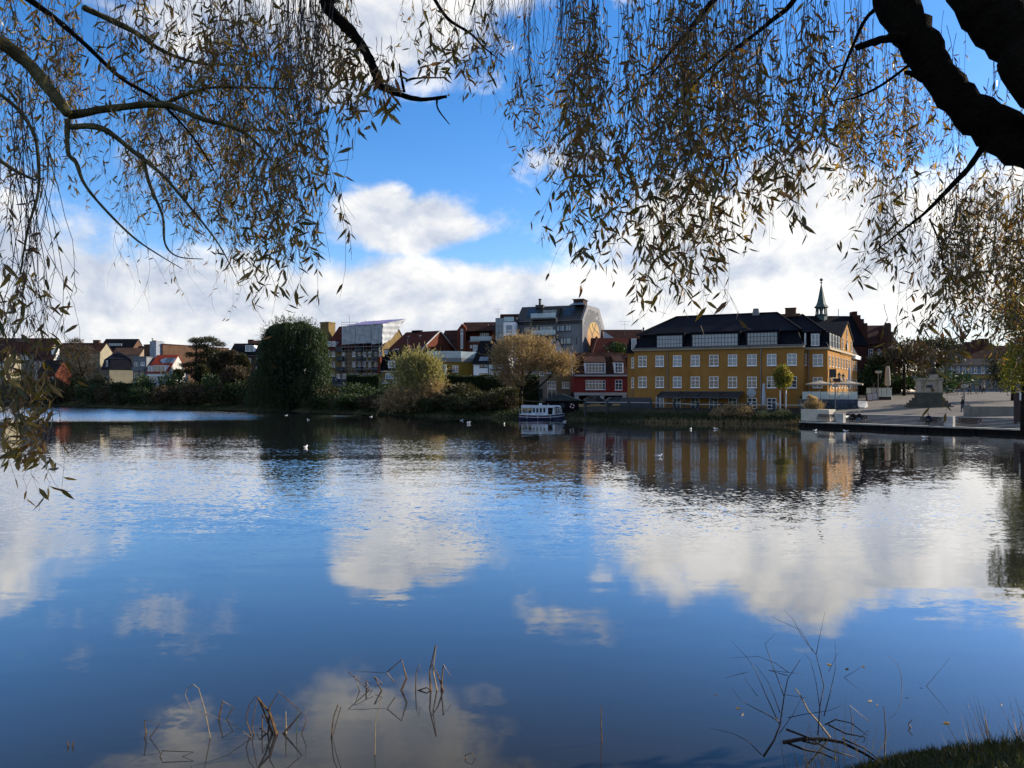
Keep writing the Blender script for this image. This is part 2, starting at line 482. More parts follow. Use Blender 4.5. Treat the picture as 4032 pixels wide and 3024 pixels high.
STONE = M('quay_stone', (.33, .31, .27), .8, .2, 1.5, fine=.3, stain=.25)
GRAN = M('step_granite', (.40, .385, .36), .75, .18, 1.8, fine=.3)
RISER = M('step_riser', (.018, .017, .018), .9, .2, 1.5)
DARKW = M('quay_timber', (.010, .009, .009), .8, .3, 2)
quay = tag(bpy.data.objects.new('quay', None), 'stone quay deck with a dark timber front at the lake edge', 'quay', kind='structure'); col.objects.link(quay)
m = MB(); m.prism([qpt(-.5, -.12, .50), qpt(QL, -.12, .50), qpt(QL, 1.6, .50), qpt(-.5, 1.6, .50)], [qpt(-.5, -.12, .64), qpt(QL, -.12, .64), qpt(QL, 1.6, .64), qpt(-.5, 1.6, .64)])
m.build('deck_slab', STONE, quay)
m = MB(); m.prism([qpt(-.5, .1, -.7), qpt(QL, .1, -.7), qpt(QL, 1.5, -.7), qpt(-.5, 1.5, -.7)], [qpt(-.5, .1, .498), qpt(QL, .1, .498), qpt(QL, 1.5, .498), qpt(-.5, 1.5, .498)])
m.build('timber_front', DARKW, quay)
for k in range(9):
    s = .3 + k * 2.4; m = MB(); m.box(-.11, .11, -.11, .11, -.9, .49); p = qpt(s, .0, 0)
    m.build('mooring_pile', DARKW, quay, loc=p, rz=math.atan2(QD.y, QD.x))
st = tag(bpy.data.objects.new('plaza_steps', None), 'long flight of pale granite steps down to the quay', 'steps', kind='structure'); col.objects.link(st)
NS = 7
for i in range(NS):
    q0 = 1.55 + i * .37; z1 = .64 + (i + 1) * (1.6 - .64) / NS; s0, s1 = 4.2, 23.5
    m = MB(); mr = MB()
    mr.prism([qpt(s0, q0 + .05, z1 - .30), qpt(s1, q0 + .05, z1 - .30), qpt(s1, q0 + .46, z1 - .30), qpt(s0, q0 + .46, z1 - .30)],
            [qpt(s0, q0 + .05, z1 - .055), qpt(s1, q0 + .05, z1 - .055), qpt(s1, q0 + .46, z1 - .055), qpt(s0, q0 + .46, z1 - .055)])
    m.prism([qpt(s0, q0, z1 - .055), qpt(s1, q0, z1 - .055), qpt(s1, q0 + .46, z1 - .055), qpt(s0, q0 + .46, z1 - .055)],
            [qpt(s0, q0, z1), qpt(s1, q0, z1), qpt(s1, q0 + .46, z1), qpt(s0, q0 + .46, z1)])
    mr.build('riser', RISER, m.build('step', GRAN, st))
# paved square behind the steps
PAVE = M('plaza_paving', (.145, .132, .112), .85, .2, .35, fine=.3, bump=.3, bscale=3)
m = MB(); qs = [4.1, 8, 10.9, 11, 12, 16, 20, 30, 39.9, 40, 70, 110, 220, 900, 4000]; ss = [-40, -14, -10, -4, 3, 10, 17, 24, 32, 42, 60, 110, 400, 2500]
for q in qs:
    for s in ss:
        p = QO + QD * max(s, -1.0 if q < 11 else (-14.0 if q < 40 else -40)) + QW * q; m.v.append((p.x, p.y, plaza_z(p.x, p.y)))
for i in range(len(qs) - 1):
    for j in range(len(ss) - 1): m.f.append((i * len(ss) + j, i * len(ss) + j + 1, (i + 1) * len(ss) + j + 1, (i + 1) * len(ss) + j))
tag(m.build('plaza_pavement', PAVE), 'sloping paved square of grey stone above the steps', 'pavement', kind='structure')
# dark joints that cut the square into large bays
JOINT = M('paving_joint', (.12, .115, .105), .9)
def joint(a, b, w=.12):
    d = (b - a).normalized(); nn = Vector((-d.y, d.x, 0)) * w / 2; k = 14; mm = MB()
    P = [a + (b - a) * (i / k) for i in range(k + 1)]
    for p in P:
        for sgn in (-1, 1):
            q = p + nn * sgn; mm.v.append((q.x, q.y, plaza_z(q.x, q.y) + .006))
    for i in range(k): mm.f.append((2 * i, 2 * i + 1, 2 * i + 3, 2 * i + 2))
    tag(mm.build('pavement_joint', JOINT), 'dark joint line crossing the paved square', 'pavement', 'joints in the plaza paving', 'structure')
for (s0, q0, s1, q1) in ((1, 4.3, 30, 60), (10, 4.3, 10.5, 70), (4, 4.3, 4, 70), (16, 4.3, 16, 70), (22, 4.3, 22, 70), (2, 10, 34, 10), (2, 17, 40, 17), (2, 26, 44, 26), (2, 38, 50, 38)):
    a = QO + QD * s0 + QW * q0; b = QO + QD * s1 + QW * q1
    joint(Vector((a.x, a.y, 0)), Vector((b.x, b.y, 0)))
# land right of the steps, out to the frame's edge and on towards the camera side
m = MB(); pts = []
for (s, q, z) in ((23.5, 1.5, -.5), (30, -1.0, -.5), (40, -3, -.5), (60, 6, -.5), (120, 40, -.5)): pts.append((s, q, z))
rows = [(0, -.5), (1.0, .55), (3, 1.0), (6, 1.45), (9, 1.55)]
for (s, q, z) in pts:
    for (e, zz) in rows: m.v.append(qpt(s, q + e, zz))
nr = len(rows)
for i in range(len(pts) - 1):
    for j in range(nr - 1): m.f.append((i * nr + j, (i + 1) * nr + j, (i + 1) * nr + j + 1, i * nr + j + 1))
GRASSM = M('bank_grass_earth', (.022, .034, .012), .95, .35, .9, fine=.5, bump=.6, bscale=6)
tag(m.build('bank_terrain', GRASSM, smooth=True), 'dark grassy bank right of the quay steps', 'bank', kind='structure')
# the near bank under the camera
m = MB(); xs = [-400, -60, -20, -12, -8, -5, -3, -1.5, 0, 1, 2, 3, 4, 5, 6, 7, 8, 10, 14, 22, 60, 400]; ys = [-300, -60, -12, -4, 0, 2, 4, 5.5, 6.5, 7.2, 7.8, 8.3, 8.7, 9.1, 9.5, 9.9, 10.4]
def near_edge(x):   # distance of the waterline
    k = max(0, min(1, (x - 2.3) / 3.2)); return 8.35 + .92 * k * k * (3 - 2 * k) + .12 * math.sin(x * 2.1)
def near_z(x, y):
    e = near_edge(x) - y
    if e < 0: return max(-.5, e * .8)
    return 2.95 * (1 - math.exp(-e / 3.6)) + .08 * math.sin(x * 1.7 + y) * min(1, e)
for y in ys:
    for x in xs: m.v.append((x, y, near_z(x, y)))
for i in range(len(ys) - 1):
    for j in range(len(xs) - 1): m.f.append((i * len(xs) + j, i * len(xs) + j + 1, (i + 1) * len(xs) + j + 1, (i + 1) * len(xs) + j))
tag(m.build('near_bank_ground', GRASSM, smooth=True), 'near grassy bank under the willows', 'ground', kind='structure')

# ------------------------------------------------------------------ building kit
ALB[0] = 1.0
WHITE = M('white_paint', (.74, .75, .76), .5, .06, 2)
ALB[0] = .62
GREYF = M('grey_frame', (.10, .11, .12), .5, .1, 2)
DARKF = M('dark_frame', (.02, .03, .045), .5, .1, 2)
GLASS = glass_mat('window_pane', (.035, .045, .055), ior=1.6)
GLASSB = glass_mat('window_pane_blind', (.12, .165, .21), ior=1.65, rough=.12, var=.45)
GLASSW = glass_mat('window_pane_curtain', (.20, .15, .12), ior=1.7, rough=.1, var=.5)
CLEAR = clear_mat('railing_glass')
TILE_BROWN = M('tile_brown', (.070, .032, .024), .85, .35, .7, fine=.4, rows=.30)
TILE_RED = M('tile_red', (.115, .032, .022), .8, .3, .7, fine=.35, rows=.30)
TILE_BRIGHT = M('tile_bright_red', (.36, .055, .028), .75, .2, .7, fine=.2, rows=.30)
TILE_BLACK = M('tile_black', (.009, .010, .014), .75, .3, .8, fine=.3, rows=.30)
SLATE = M('slate_navy', (.011, .013, .021), .75, .3, .8, fine=.3, rows=.34)
CREAM = M('plaster_cream', (.33, .30, .215), .9, .12, .5, stain=.25)
PALE = M('plaster_pale', (.58, .58, .56), .9, .1, .5, stain=.2)
BRICKY = M('brick_yellow', (.25, .18, .08), .9, .18, .6, fine=.35, stain=.2, bump=.3, bscale=20)
BRICKR = M('brick_red', (.18, .058, .035), .9, .18, .6, fine=.35, stain=.2, bump=.3, bscale=20)
BRICKB = M('brick_brown', (.15, .088, .06), .9, .2, .6, fine=.35, stain=.25, bump=.3, bscale=20)
ZINC = M('zinc_gutter', (.20, .21, .225), .45, .15, 2, metal=.4)
GREY = M('plaster_grey', (.24, .265, .285), .85, .1, .5, stain=.15)
WINM = {}


def window(root, s, z, w, h, t=0.0, cols=2, rows=((.36, .07), (.69, .035)), fmat=None, gmat=None, sill=True, fw=.075, mw=.075, name='window', rz=None):
    fmat = fmat or WHITE; gmat = gmat or GLASS
    w = max(.25, round(w / .05) * .05); h = max(.25, round(h / .05) * .05)
    key = (w, h, cols, rows, fmat.name, gmat.name, sill, fw, mw)
    if key not in WINM:
        m = MB()
        m.box(0, fw, -.07, .02, 0, h); m.box(w - fw, w, -.07, .02, 0, h)
        m.box(fw, w - fw, -.07, .02, 0, fw); m.box(fw, w - fw, -.07, .02, h - fw, h)
        for k in range(1, cols):
            c = w * k / cols; m.box(c - mw / 2, c + mw / 2, -.062, .018, fw, h - fw)
        for (f, b) in rows:
            c = h * (1 - f); m.box(fw, w - fw, -.055, .016, c - b / 2, c + b / 2)
        if sill: m.box(-.06, w + .06, -.13, .02, -.09, -.004)
        p = MB(); p.box(fw * .6, w - fw * .6, -.03, .01, fw * .6, h - fw * .6)
        WINM[key] = (m.mesh('window', fmat), p.mesh('pane', gmat))
    a, b = WINM[key]
    o = link(name, a, root, (s, t, z)); link('pane', b, o)
    return o


def winpx(root, fr, cr, x0, y0, x1, y1, t=0.0, **k):
    s0, z1 = fr.c(cr, x0, y0, t); s1, z0 = fr.c(cr, x1, y1, t)
    return window(root, s0, z0, s1 - s0, z1 - z0, t, **k)


def slab(m, a, b, c, d, th):
    """roof slab on the quad a b c d (ccw from outside), th thick"""
    a, b, c, d = map(Vector, (a, b, c, d)); nrm = (b - a).cross(d - a).normalized() * th
    m.hexa([a, b, c, d, a + nrm, b + nrm, c + nrm, d + nrm])


def house_shell(root, s0, s1, wd, ze, zr, wall, roof, along=True, oh=.35, t0=0.0, tr=None, zb=0.0, th=.16, gutter=True):
    tr = wd / 2 if tr is None else tr; m = MB(); r = MB()
    if along:
        pr = [(t0, zb), (t0, ze), (t0 + tr, zr), (t0 + wd, ze), (t0 + wd, zb)]
        m.prism([(s0, t, z) for t, z in pr], [(s1, t, z) for t, z in pr])
        k1 = (zr - ze) / tr; k2 = (zr - ze) / (wd - tr); e = .025; g = .18
        slab(r, (s0 - g, t0 - oh, ze - oh * k1 + e), (s1 + g, t0 - oh, ze - oh * k1 + e), (s1 + g, t0 + tr, zr + e), (s0 - g, t0 + tr, zr + e), th)
        slab(r, (s1 + g, t0 + wd + oh, ze - oh * k2 + e), (s0 - g, t0 + wd + oh, ze - oh * k2 + e), (s0 - g, t0 + tr + .002, zr + e), (s1 + g, t0 + tr + .002, zr + e), th)
        if gutter:
            gz = ze - oh * k1 + .02; gm = MB(); gm.tube([(s0 - g, t0 - oh - .06, gz), (s1 + g, t0 - oh - .06, gz)], .075, 6); gm.build('gutter', ZINC, root)
    else:
        sm = s0 + (s1 - s0) * (tr / wd if tr != wd / 2 else .5)
        pr = [(s0, zb), (s0, ze), (sm, zr), (s1, ze), (s1, zb)]
        m.prism([(s, t0 + wd, z) for s, z in pr], [(s, t0, z) for s, z in pr])
        k1 = (zr - ze) / (sm - s0); e = .025; g = .15
        slab(r, (s0 - oh, t0 + wd + g, ze - oh * k1 + e), (s0 - oh, t0 - g, ze - oh * k1 + e), (sm, t0 - g, zr + e), (sm, t0 + wd + g, zr + e), th)
        slab(r, (s1 + oh, t0 - g, ze - oh * k1 + e), (s1 + oh, t0 + wd + g, ze - oh * k1 + e), (sm, t0 + wd + g, zr + e), (sm, t0 - g, zr + e), th)
    m.build('wall', wall, root); return r.build('roof', roof, root)


def chimney(root, s, t, z0, z1, w=.7, d=.6, mat=None, name='chimney'):
    m = MB(); m.box(s - w / 2, s + w / 2, t - d / 2, t + d / 2, z0, z1); m.box(s - w / 2 - .06, s + w / 2 + .06, t - d / 2 - .06, t + d / 2 + .06, z1 + .001, z1 + .12)
    return m.build(name, mat or BRICKB, root)


def dormer(root, s0, s1, z0, z1, t, depth, wall, roof, cols=2, rows=((.5, .05),), fmat=None, gmat=None, slope=.25, fw=.08):
    m = MB(); m.box(s0, s1, t, t + depth, z0, z1); d = m.build('dormer', wall, root)
    r = MB(); slab(r, (s0 - .12, t - .15, z1 + .02), (s1 + .12, t - .15, z1 + .02), (s1 + .12, t + depth, z1 + .02 + slope), (s0 - .12, t + depth, z1 + .02 + slope), .1); r.build('dormer_roof', roof, d)
    b = .12
    window(d, s0 + b, z0 + .12, s1 - s0 - 2 * b, z1 - z0 - .22, t, cols, rows, fmat, gmat, sill=False, fw=fw)
    return d


def dormpx(root, fr, cr, x0, y0, x1, y1, t, depth, wall, roof, **k):
    s0, z1 = fr.c(cr, x0, y0, t); s1, z0 = fr.c(cr, x1, y1, t)
    return dormer(root, s0, s1, z0, z1, t, depth, wall, roof, **k)


def simple_house(name, label, cr, xL, xR, yE, yR, D, wd, wall, roof, deg=0, z0=2.0, along=True, group=None, cat='house', oh=.35):
    """a gabled house from its measured outline: left and right end, eave and ridge"""
    uL, _ = K(cr, xL); fr = Fr(uL, D, deg=deg, z0=z0); root = fr.root(name, label, cat, group)
    s1, ze = fr.c(cr, xR, yE); 
    if along: zr = fr.c(cr, (xL + xR) / 2, yR, wd / 2)[1]
    else: zr = fr.c(cr, (xL + xR) / 2, yR, 0)[1]
    house_shell(root, 0, s1, wd, ze, zr, wall, roof, along, oh=oh)
    return root, fr, s1, ze, zr


def antenna(root, s, t, z0, z1, w=1.0):
    m = MB(); m.tube([(s, t, z0), (s, t, z1)], .035, 5)
    for k in (0, .35): m.tube([(s - w * (.5 - k * .5), t, z1 - k * 2.0), (s + w * (.5 - k * .5), t, z1 - k * 2.0)], .028, 4)
    m.build('antenna', ZINC, root)


GL = 'houses along the left shore'
# ---- left shore, from the left edge
r, f, s1, ze, zr = simple_house('house', 'long brown roofed house highest at the far left', 1, -130, 590, 440, 262, 258, 12, CREAM, TILE_BROWN, group=GL)
winpx(r, f, 1, 5, 340, 28, 365, t=3.0, cols=1, rows=()); chimney(r, 2.5 + f.c(1, 200, 240, 6)[0], 6, zr - .8, zr + 1.2)
for x in (250, 320, 470): winpx(r, f, 1, x, 470, x + 45, 520, cols=2)
r, f, s1, ze, zr = simple_house('house', 'brown roofed house with a cream gable end at the left edge', 1, -260, 52, 525, 372, 234, 8, CREAM, TILE_BROWN, group=GL)
for x in (-60, 5): winpx(r, f, 1, x, 580, x + 40, 650, cols=2)
winpx(r, f, 1, -60, 720, -20, 790, cols=2)
r, f, s1, ze, zr = simple_house('house', 'small brown roofed house with white upstairs windows behind hanging twigs', 1, 430, 660, 525, 408, 246, 7, PALE, TILE_BROWN, group=GL)
for x in (445, 505, 580): winpx(r, f, 1, x, 485 + 45, x + 48, 530 + 45, cols=2, gmat=GLASSB)
m = MB(); s, z = f.c(1, 684, 400, 2); m.box(s - .8, s + .8, 1.3, 3, z - 1.6, z + .3); m.build('dormer', WHITE, r)
r, f, s1, ze, zr = simple_house('house', 'low house with blue grey roof at the left shore', 1, 470, 690, 690, 538, 224, 8, BRICKR, SLATE, group=GL)
for x in (530, 590, 640): winpx(r, f, 1, x, 740, x + 32, 815, cols=2)
winpx(r, f, 1, 555, 600, 590, 650, t=1.8, cols=1, rows=())
r, f, s1, ze, zr = simple_house('house', 'brown roofed house with cream right gable and a chimney behind the bare tree', 1, 700, 1245, 430, 322, 250, 8, CREAM, TILE_BROWN, group=GL)
s, z = f.c(1, 1205, 285, 4); chimney(r, s, 4, zr - 1, z, 2.0, 1.0)
for x in (1125, 960, 780): winpx(r, f, 1, x, 385, x + 40, 415, t=1.2, cols=1, rows=(), gmat=GLASSB)
# slate mansard corner house
f = Fr(K(1, 1362)[0], 219, deg=-38, z0=2.6); f2 = None
r = f.root('house', 'cream corner house with a tall navy slate mansard roof', 'house', GL)
sR, zE = f.c(1, 1655, 648); zM = f.c(1, 1362, 518)[1]; zT = f.c(1, 1390, 415, 4)[1]; dl = 11.0
# footprint: right face along s, left face along t
m = MB(); m.box(0, sR, 0, dl, 0, zE); m.build('wall', CREAM, r)
m = MB(); i = .25; m.prism([(-i, -i, zE + .02), (sR + i, -i, zE + .02), (sR + i, dl + i, zE + .02), (-i, dl + i, zE + .02)], [(.5, .5, zM), (sR - .5, .5, zM), (sR - .5, dl - .5, zM), (.5, dl - .5, zM)])
k = len(m.v); m.v += [(.3, .3, zM + .02), (sR - .3, .3, zM + .02), (sR - .3, dl - .3, zM + .02), (.3, dl - .3, zM + .02), (sR * .45, dl * .45, zT), (sR * .55, dl * .55, zT)]
m.f += [(k, k + 1, k + 5, k + 4), (k + 1, k + 2, k + 5), (k + 2, k + 3, k + 4, k + 5), (k + 3, k, k + 4)]
m.build('mansard_roof', SLATE, r)
fl = Fr(K(1, 1362)[0], 219, deg=-38, z0=2.6)
# windows on the left face, built in the side plane (x = 0, running along t)
def sidewin(root, t0, z, w, h, x=0.0, **k):
    o = window(root, x, z, w, h, t0 + w, **k); o.rotation_euler = (0, 0, -PI / 2); return o
for (t0, zz) in ((1.6, 1.0), (4.6, 1.0), (1.6, 4.0), (4.6, 4.0)): sidewin(r, t0, zz, 1.6, 2.0)
sidewin(r, 2.0, zE + .9, 2.6, 1.7, x=-.02, cols=1, rows=(), gmat=GLASSB)
# black gabled house behind
r, f, s1, ze, zr = simple_house('house', 'black roofed gabled house with a wide white window dormer', 1, 1240, 1640, 395, 272, 262, 9, BRICKB, TILE_BLACK, group=GL)
dormpx(r, f, 1, 1350, 320, 1520, 372, 1.2, 3.5, TILE_BLACK, TILE_BLACK, cols=4, rows=(), gmat=GLASSB)
winpx(r, f, 1, 1585, 330, 1612, 358, t=2.2, cols=1, rows=())
r, f, s1, ze, zr = simple_house('house', 'plain beige brick house end below the black roofed house', 1, 1395, 1735, 470, 384, 240, 6, M('brick_beige', (.34, .28, .21), .9, .12, .5, stain=.2), BRICKB, group=GL, oh=.1)
r, f, s1, ze, zr = simple_house('house', 'dark roofed house with a white and an orange chimney pot', 1, 1660, 1990, 475, 362, 248, 8, PALE, TILE_BLACK, group=GL)
s, z = f.c(1, 1922, 290, 4); chimney(r, s, 4, zr - 1, z, 1.2, .9, M('chimney_orange', (.45, .22, .12), .85))
s, z = f.c(1, 1898, 270, 4); m = MB(); m.tube([(s, 4, zr - 1), (s, 4, z)], .12, 6); m.lathe([(.4, 0), (.25, .3), (.05, .35)], (s, 4, z), 8); m.build('flue_pipe', ZINC, r)
s0, z0_ = f.c(1, 1862, 475); s2, z2 = f.c(1, 2000, 392); m = MB(); m.prism([(s0, -1.2, z0_ - 1), (s2, -1.2, z0_ - 1), (s2, -1.2, z2), (s0, -1.2, z0_)], [(s0, 1, z0_ - 1), (s2, 1, z0_ - 1), (s2, 1, z2), (s0, 1, z0_)])
m.build('lean_to', PALE, r); winpx(r, f, 1, 1905, 435, 1985, 474, t=-1.2, cols=4, rows=(), gmat=GLASSB)
# long brown brick block
f = Fr(K(2, 128)[0], 226, K(2, 950)[0], 246, z0=2.5); r = f.root('brick_building', 'long windowless brown brick building with a tall pale chimney at its left end', 'building')
zA = f.c(2, 128, 430)[1]; zB = f.c(2, 950, 486)[1]
m = MB(); m.prism([(0, 0, 0), (f.L, 0, 0), (f.L, 0, zB), (0, 0, zA)], [(0, 9, 0), (f.L, 9, 0), (f.L, 9, zB), (0, 9, zA)]); m.build('wall', BRICKB, r)
m = MB(); m.prism([(-.1, -.12, zA + .003), (f.L + .1, -.12, zB + .003), (f.L + .1, 9.1, zB + .003), (-.1, 9.1, zA + .003)], [(-.1, -.12, zA + .25), (f.L + .1, -.12, zB + .25), (f.L + .1, 9.1, zB + .25), (-.1, 9.1, zA + .25)]); m.build('coping', TILE_BROWN, r)
s, z = f.c(2, 110, 395); chimney(r, s, 2, 0, z, 2.6, 3, M('render_blue_grey', (.38, .43, .5), .85))
for (x, y) in ((750, 540), (800, 560), (760, 600)): winpx(r, f, 2, x, y, x + 60, y + 45, cols=2, gmat=GLASSB)
# grey modern house
f = Fr(K(1, 1660)[0], 206, deg=0, z0=2.8); r = f.root('house', 'narrow grey modern house beside the red roofed house', 'house', GL)
s1, zt = f.c(1, 1822, 492); m = MB(); m.box(0, s1, 0, 9, 0, zt); m.build('wall', GREY, r)
m = MB(); m.box(-.12, s1 + .12, -.12, 9.1, zt + .003, zt + .18); m.build('flat_roof', ZINC, r)
winpx(r, f, 1, 1675, 560, 1718, 650, cols=2, rows=()); winpx(r, f, 1, 1752, 555, 1798, 598, cols=2, rows=(), gmat=GLASSB)
winpx(r, f, 1, 1672, 675, 1718, 765, cols=1, rows=()); winpx(r, f, 1, 1748, 675, 1793, 765, cols=1, rows=())
winpx(r, f, 1, 1672, 785, 1712, 835, cols=2, rows=(), gmat=GLASSB)
s0, z0_ = f.c(1, 1660, 660); m = MB(); m.box(0, s1 - .3, -1.0, -.002, z0_ - .15, z0_); m.box(0, s1 - .3, -1.0, -.92, z0_, z0_ + 1.0); m.build('balcony', GREY, r)
# white house with bright red roof
f = Fr(K(1, 1824)[0], 204, deg=0, z0=2.8); r = f.root('house', 'white house with bright red tiled roof and skylights', 'house', GL)
s1, ze = f.c(1, 2082, 688); WDR = 13.0; zr = f.c(1, 1960, 474, WDR / 2)[1]
house_shell(r, 0, s1, WDR, ze, zr, PALE, TILE_BRIGHT, oh=.3)
dormpx(r, f, 1, 1900, 592, 2062, 688, .15, 3.2, WHITE, TILE_BRIGHT, cols=3, rows=(), gmat=GLASSW)
dormpx(r, f, 1, 1838, 600, 1892, 688, .15, 3.2, WHITE, TILE_BRIGHT, cols=2, rows=(), gmat=GLASSB)
k = (zr - ze) / (WDR / 2)
for j, x in enumerate((2030, 2062, 2094)):       # skylights lie in the slope
    s, z = f.c(1, x, 540, 4.2); mm = MB(); a = 3.2; b_ = 5.2; e = .22
    slab(mm, (s, a, ze + a * k + e), (s + 1.7, a, ze + a * k + e), (s + 1.7, b_, ze + b_ * k + e), (s, b_, ze + b_ * k + e), .08); mm.build('skylight', GLASSB, r)
s, z = f.c(1, 2000, 520, 4.2); mm = MB(); slab(mm, (s, 3.8, ze + 3.8 * k + .22), (s + 1.1, 3.8, ze + 3.8 * k + .22), (s + 1.1, 4.8, ze + 4.8 * k + .22), (s, 4.8, ze + 4.8 * k + .22), .08); mm.build('skylight', GLASSB, r)
winpx(r, f, 1, 1858, 740, 1945, 800, cols=3, rows=()); winpx(r, f, 1, 1955, 738, 2070, 830, cols=1, rows=(), gmat=GLASSB)
m = MB(); s0, za = f.c(1, 1715, 852, -1.6); s2, zb = f.c(1, 1945, 790, -1.6)
TEAL = M('rail_teal', (.03, .09, .10), .6)
m.box(s0, s2, -1.6, -.002, za - .12, za)
m.build('balcony', WHITE, r); m = MB()
m.box(s0, s2, -1.6, -1.52, zb - .08, zb)
nb = 6
for i in range(nb):
    a = s0 + (s2 - s0) * i / nb; b_ = s0 + (s2 - s0) * (i + 1) / nb
    m.tube([(a, -1.56, za), (b_, -1.56, zb)], .05, 4); m.tube([(a, -1.56, zb), (b_, -1.56, za)], .05, 4); m.box(a - .05, a + .05, -1.62, -1.5, za, zb)
m.build('balcony_railing', TEAL, r)
for i in range(7):
    x0 = 1722 + i * 33; winpx(r, f, 1, x0, 857, x0 + 30, 920, t=-1.7, cols=1, rows=(), sill=False)
m = MB(); s0, za = f.c(1, 1715, 925, -1.6); s2, zb = f.c(1, 1953, 853, -1.6); m.box(s0, s2, -1.6, -.002, 0, zb - .02); m.build('conservatory', WHITE, r)
m = MB(); s0, z0_ = f.c(1, 1826, 728); s2, z1_ = f.c(1, 2080, 694); m.box(s0, s2, -.06, -.003, z0_, z1_); m.build('fascia', WHITE, r)
m = MB(); m.box(s1 + .003, s1 + .10, .2, WDR - .2, 0, ze * .62); m.build('brick_cladding', M('brick_pinkish', (.36, .26, .20), .9, .15, .6, stain=.2), r)
# houses between the acacia and the willow
r, f, s1, ze, zr = simple_house('house', 'dark hipped roof house with a white dormer left of the big willow', 2, 955, 1430, 560, 425, 205, 9, BRICKB, TILE_BLACK, group=GL)
dormpx(r, f, 2, 1155, 440, 1265, 520, .3, 4, WHITE, TILE_BLACK, cols=2, rows=(), gmat=GLASSB)
for y in (600, 700):
    for x in (1060, 1170, 1290): winpx(r, f, 2, x, y, x + 55, y + 60)
r, f, s1, ze, zr = simple_house('house', 'brown ridged house showing over the white dormer by the big willow', 2, 1165, 1500, 470, 388, 222, 9, BRICKB, TILE_BROWN, group=GL)
s, z = f.c(2, 1200, 370, 2); chimney(r, s, 4, zr - 1, z, 1.6, 1)

# ---- scaffolded apartment block
f = Fr(K(3, 275)[0], 204, deg=24, z0=4.5); r = f.root('apartment_block', 'yellow brick apartment block partly wrapped in scaffolding', 'apartment block')
s1, ze = f.c(3, 1052, 588); WDA = 13.0; zr = f.c(3, 430, 305, WDA / 2)[1]
house_shell(r, 0, s1, WDA, ze, zr, BRICKY, TILE_RED, oh=.45)
s, z = f.c(3, 238, 252, 5.5); s2 = f.c(3, 352, 252, 5.5)[0]; m = MB(); m.box(s, s2, 4.6, 7.6, ze, z); m.box(s - .1, s2 + .1, 4.5, 7.7, z + .002, z + .25); m.build('chimney', BRICKY, r)
for (x0, x1) in ((300, 345), (368, 413), (508, 550), (648, 690), (725, 760), (790, 830), (868, 905), (945, 990), (1010, 1045)):
    winpx(r, f, 3, x0, 638, x1, 705, cols=2, rows=(), gmat=GLASSB if rnd.random() < .6 else GLASS)
    winpx(r, f, 3, x0, 778, x1, 845, cols=2, rows=(), gmat=GLASSB if rnd.random() < .6 else GLASS)
for x0 in (360, 438, 518, 625, 700, 788, 862, 940, 1020): winpx(r, f, 3, x0, 940, x0 + 44, 1000, cols=2, rows=((.5, .05),))
for x0 in (305, 368): dormpx(r, f, 3, x0, 495, x0 + 48, 568, .1, 3, WHITE, TILE_RED, cols=1, rows=(), gmat=GLASSB)
BALC = M('balcony_dark', (.03, .045, .055), .7)
for (x0, x1) in ((418, 505), (690, 770), (915, 1008)):
    for y in (700, 845, 575):
        s0, z1_ = f.c(3, x0, y, -1.2); s2, z0_ = f.c(3, x1, y + 62, -1.2); m = MB(); m.box(s0, s2, -1.2, -.002, z0_, z0_ + .15); m.box(s0, s2, -1.2, -1.13, z0_ + .151, z1_); m.box(s0, s0 + .06, -1.128, -.002, z0_ + .151, z1_); m.box(s2 - .06, s2, -1.128, -.002, z0_ + .151, z1_); m.build('balcony', BALC, r)
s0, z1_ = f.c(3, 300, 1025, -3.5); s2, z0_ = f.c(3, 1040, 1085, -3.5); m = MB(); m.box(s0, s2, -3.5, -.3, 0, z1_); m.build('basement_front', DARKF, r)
m = MB(); m.box(s0, s2, -3.62, -3.502, z0_ - .25, z0_ + .05); m.build('plinth_band', ZINC, r)
# scaffold: standards, ledgers, boards, sheeting and a temporary roof
fs = f; sc_ = fs.root('scaffold', 'scaffolding with white sheeting and a violet tarpaulin roof on the apartment block', 'scaffold')
TUBE = M('scaffold_tube', (.30, .31, .33), .5, .15, 3, metal=.5); BOARD = M('scaffold_board', (.42, .42, .40), .8)
SHEET = M('scaffold_sheet', (.46, .50, .54), .6, .2, .8, fine=.15, bump=1.0, bscale=1.3); TARP = M('tarp_violet', (.20, .20, .50), .55, .2, .5, c2=(.34, .24, .48), bump=.5, bscale=1.2)
tf = -1.7
xs_ = [505, 600, 690, 800, 910, 1015]
zlo = fs.c(3, 600, 1060, tf)[1]
for x in xs_:
    for tt in (tf, -.5):
        s, z = fs.c(3, x, 290, tf); m = MB(); m.tube([(s, tt, max(0, zlo)), (s, tt, z)], .055, 5); m.build('standard', TUBE, sc_)
for y in (470, 575, 672, 775, 880, 985):
    sA, z = fs.c(3, 500, y, tf); sB = fs.c(3, 1045, y, tf)[0]
    m = MB(); m.tube([(sA, tf, z), (sB, tf, z)], .05, 5); m.tube([(sA, tf, z + .9), (sB, tf, z + .9)], .04, 5); m.build('ledger', TUBE, sc_)
    if y in (575, 470): m = MB(); m.box(sA, sB, tf + .06, -.55, z - .12, z - .06); m.build('deck_board', BOARD, sc_)
    elif y > 575:
        a = fs.c(3, 800, y, tf)[0]; b_ = fs.c(3, 908, y, tf)[0]; m = MB(); m.box(a, b_, tf + .06, -.55, z - .12, z + .1); m.build('deck_board', BOARD, sc_)
a, z = fs.c(3, 820, 685, tf); b_, z2 = fs.c(3, 845, 770, tf); m = MB(); m.tube([(a, tf + .4, z), (b_, tf + .4, z2)], .12, 4); m.build('ladder', BOARD, sc_)
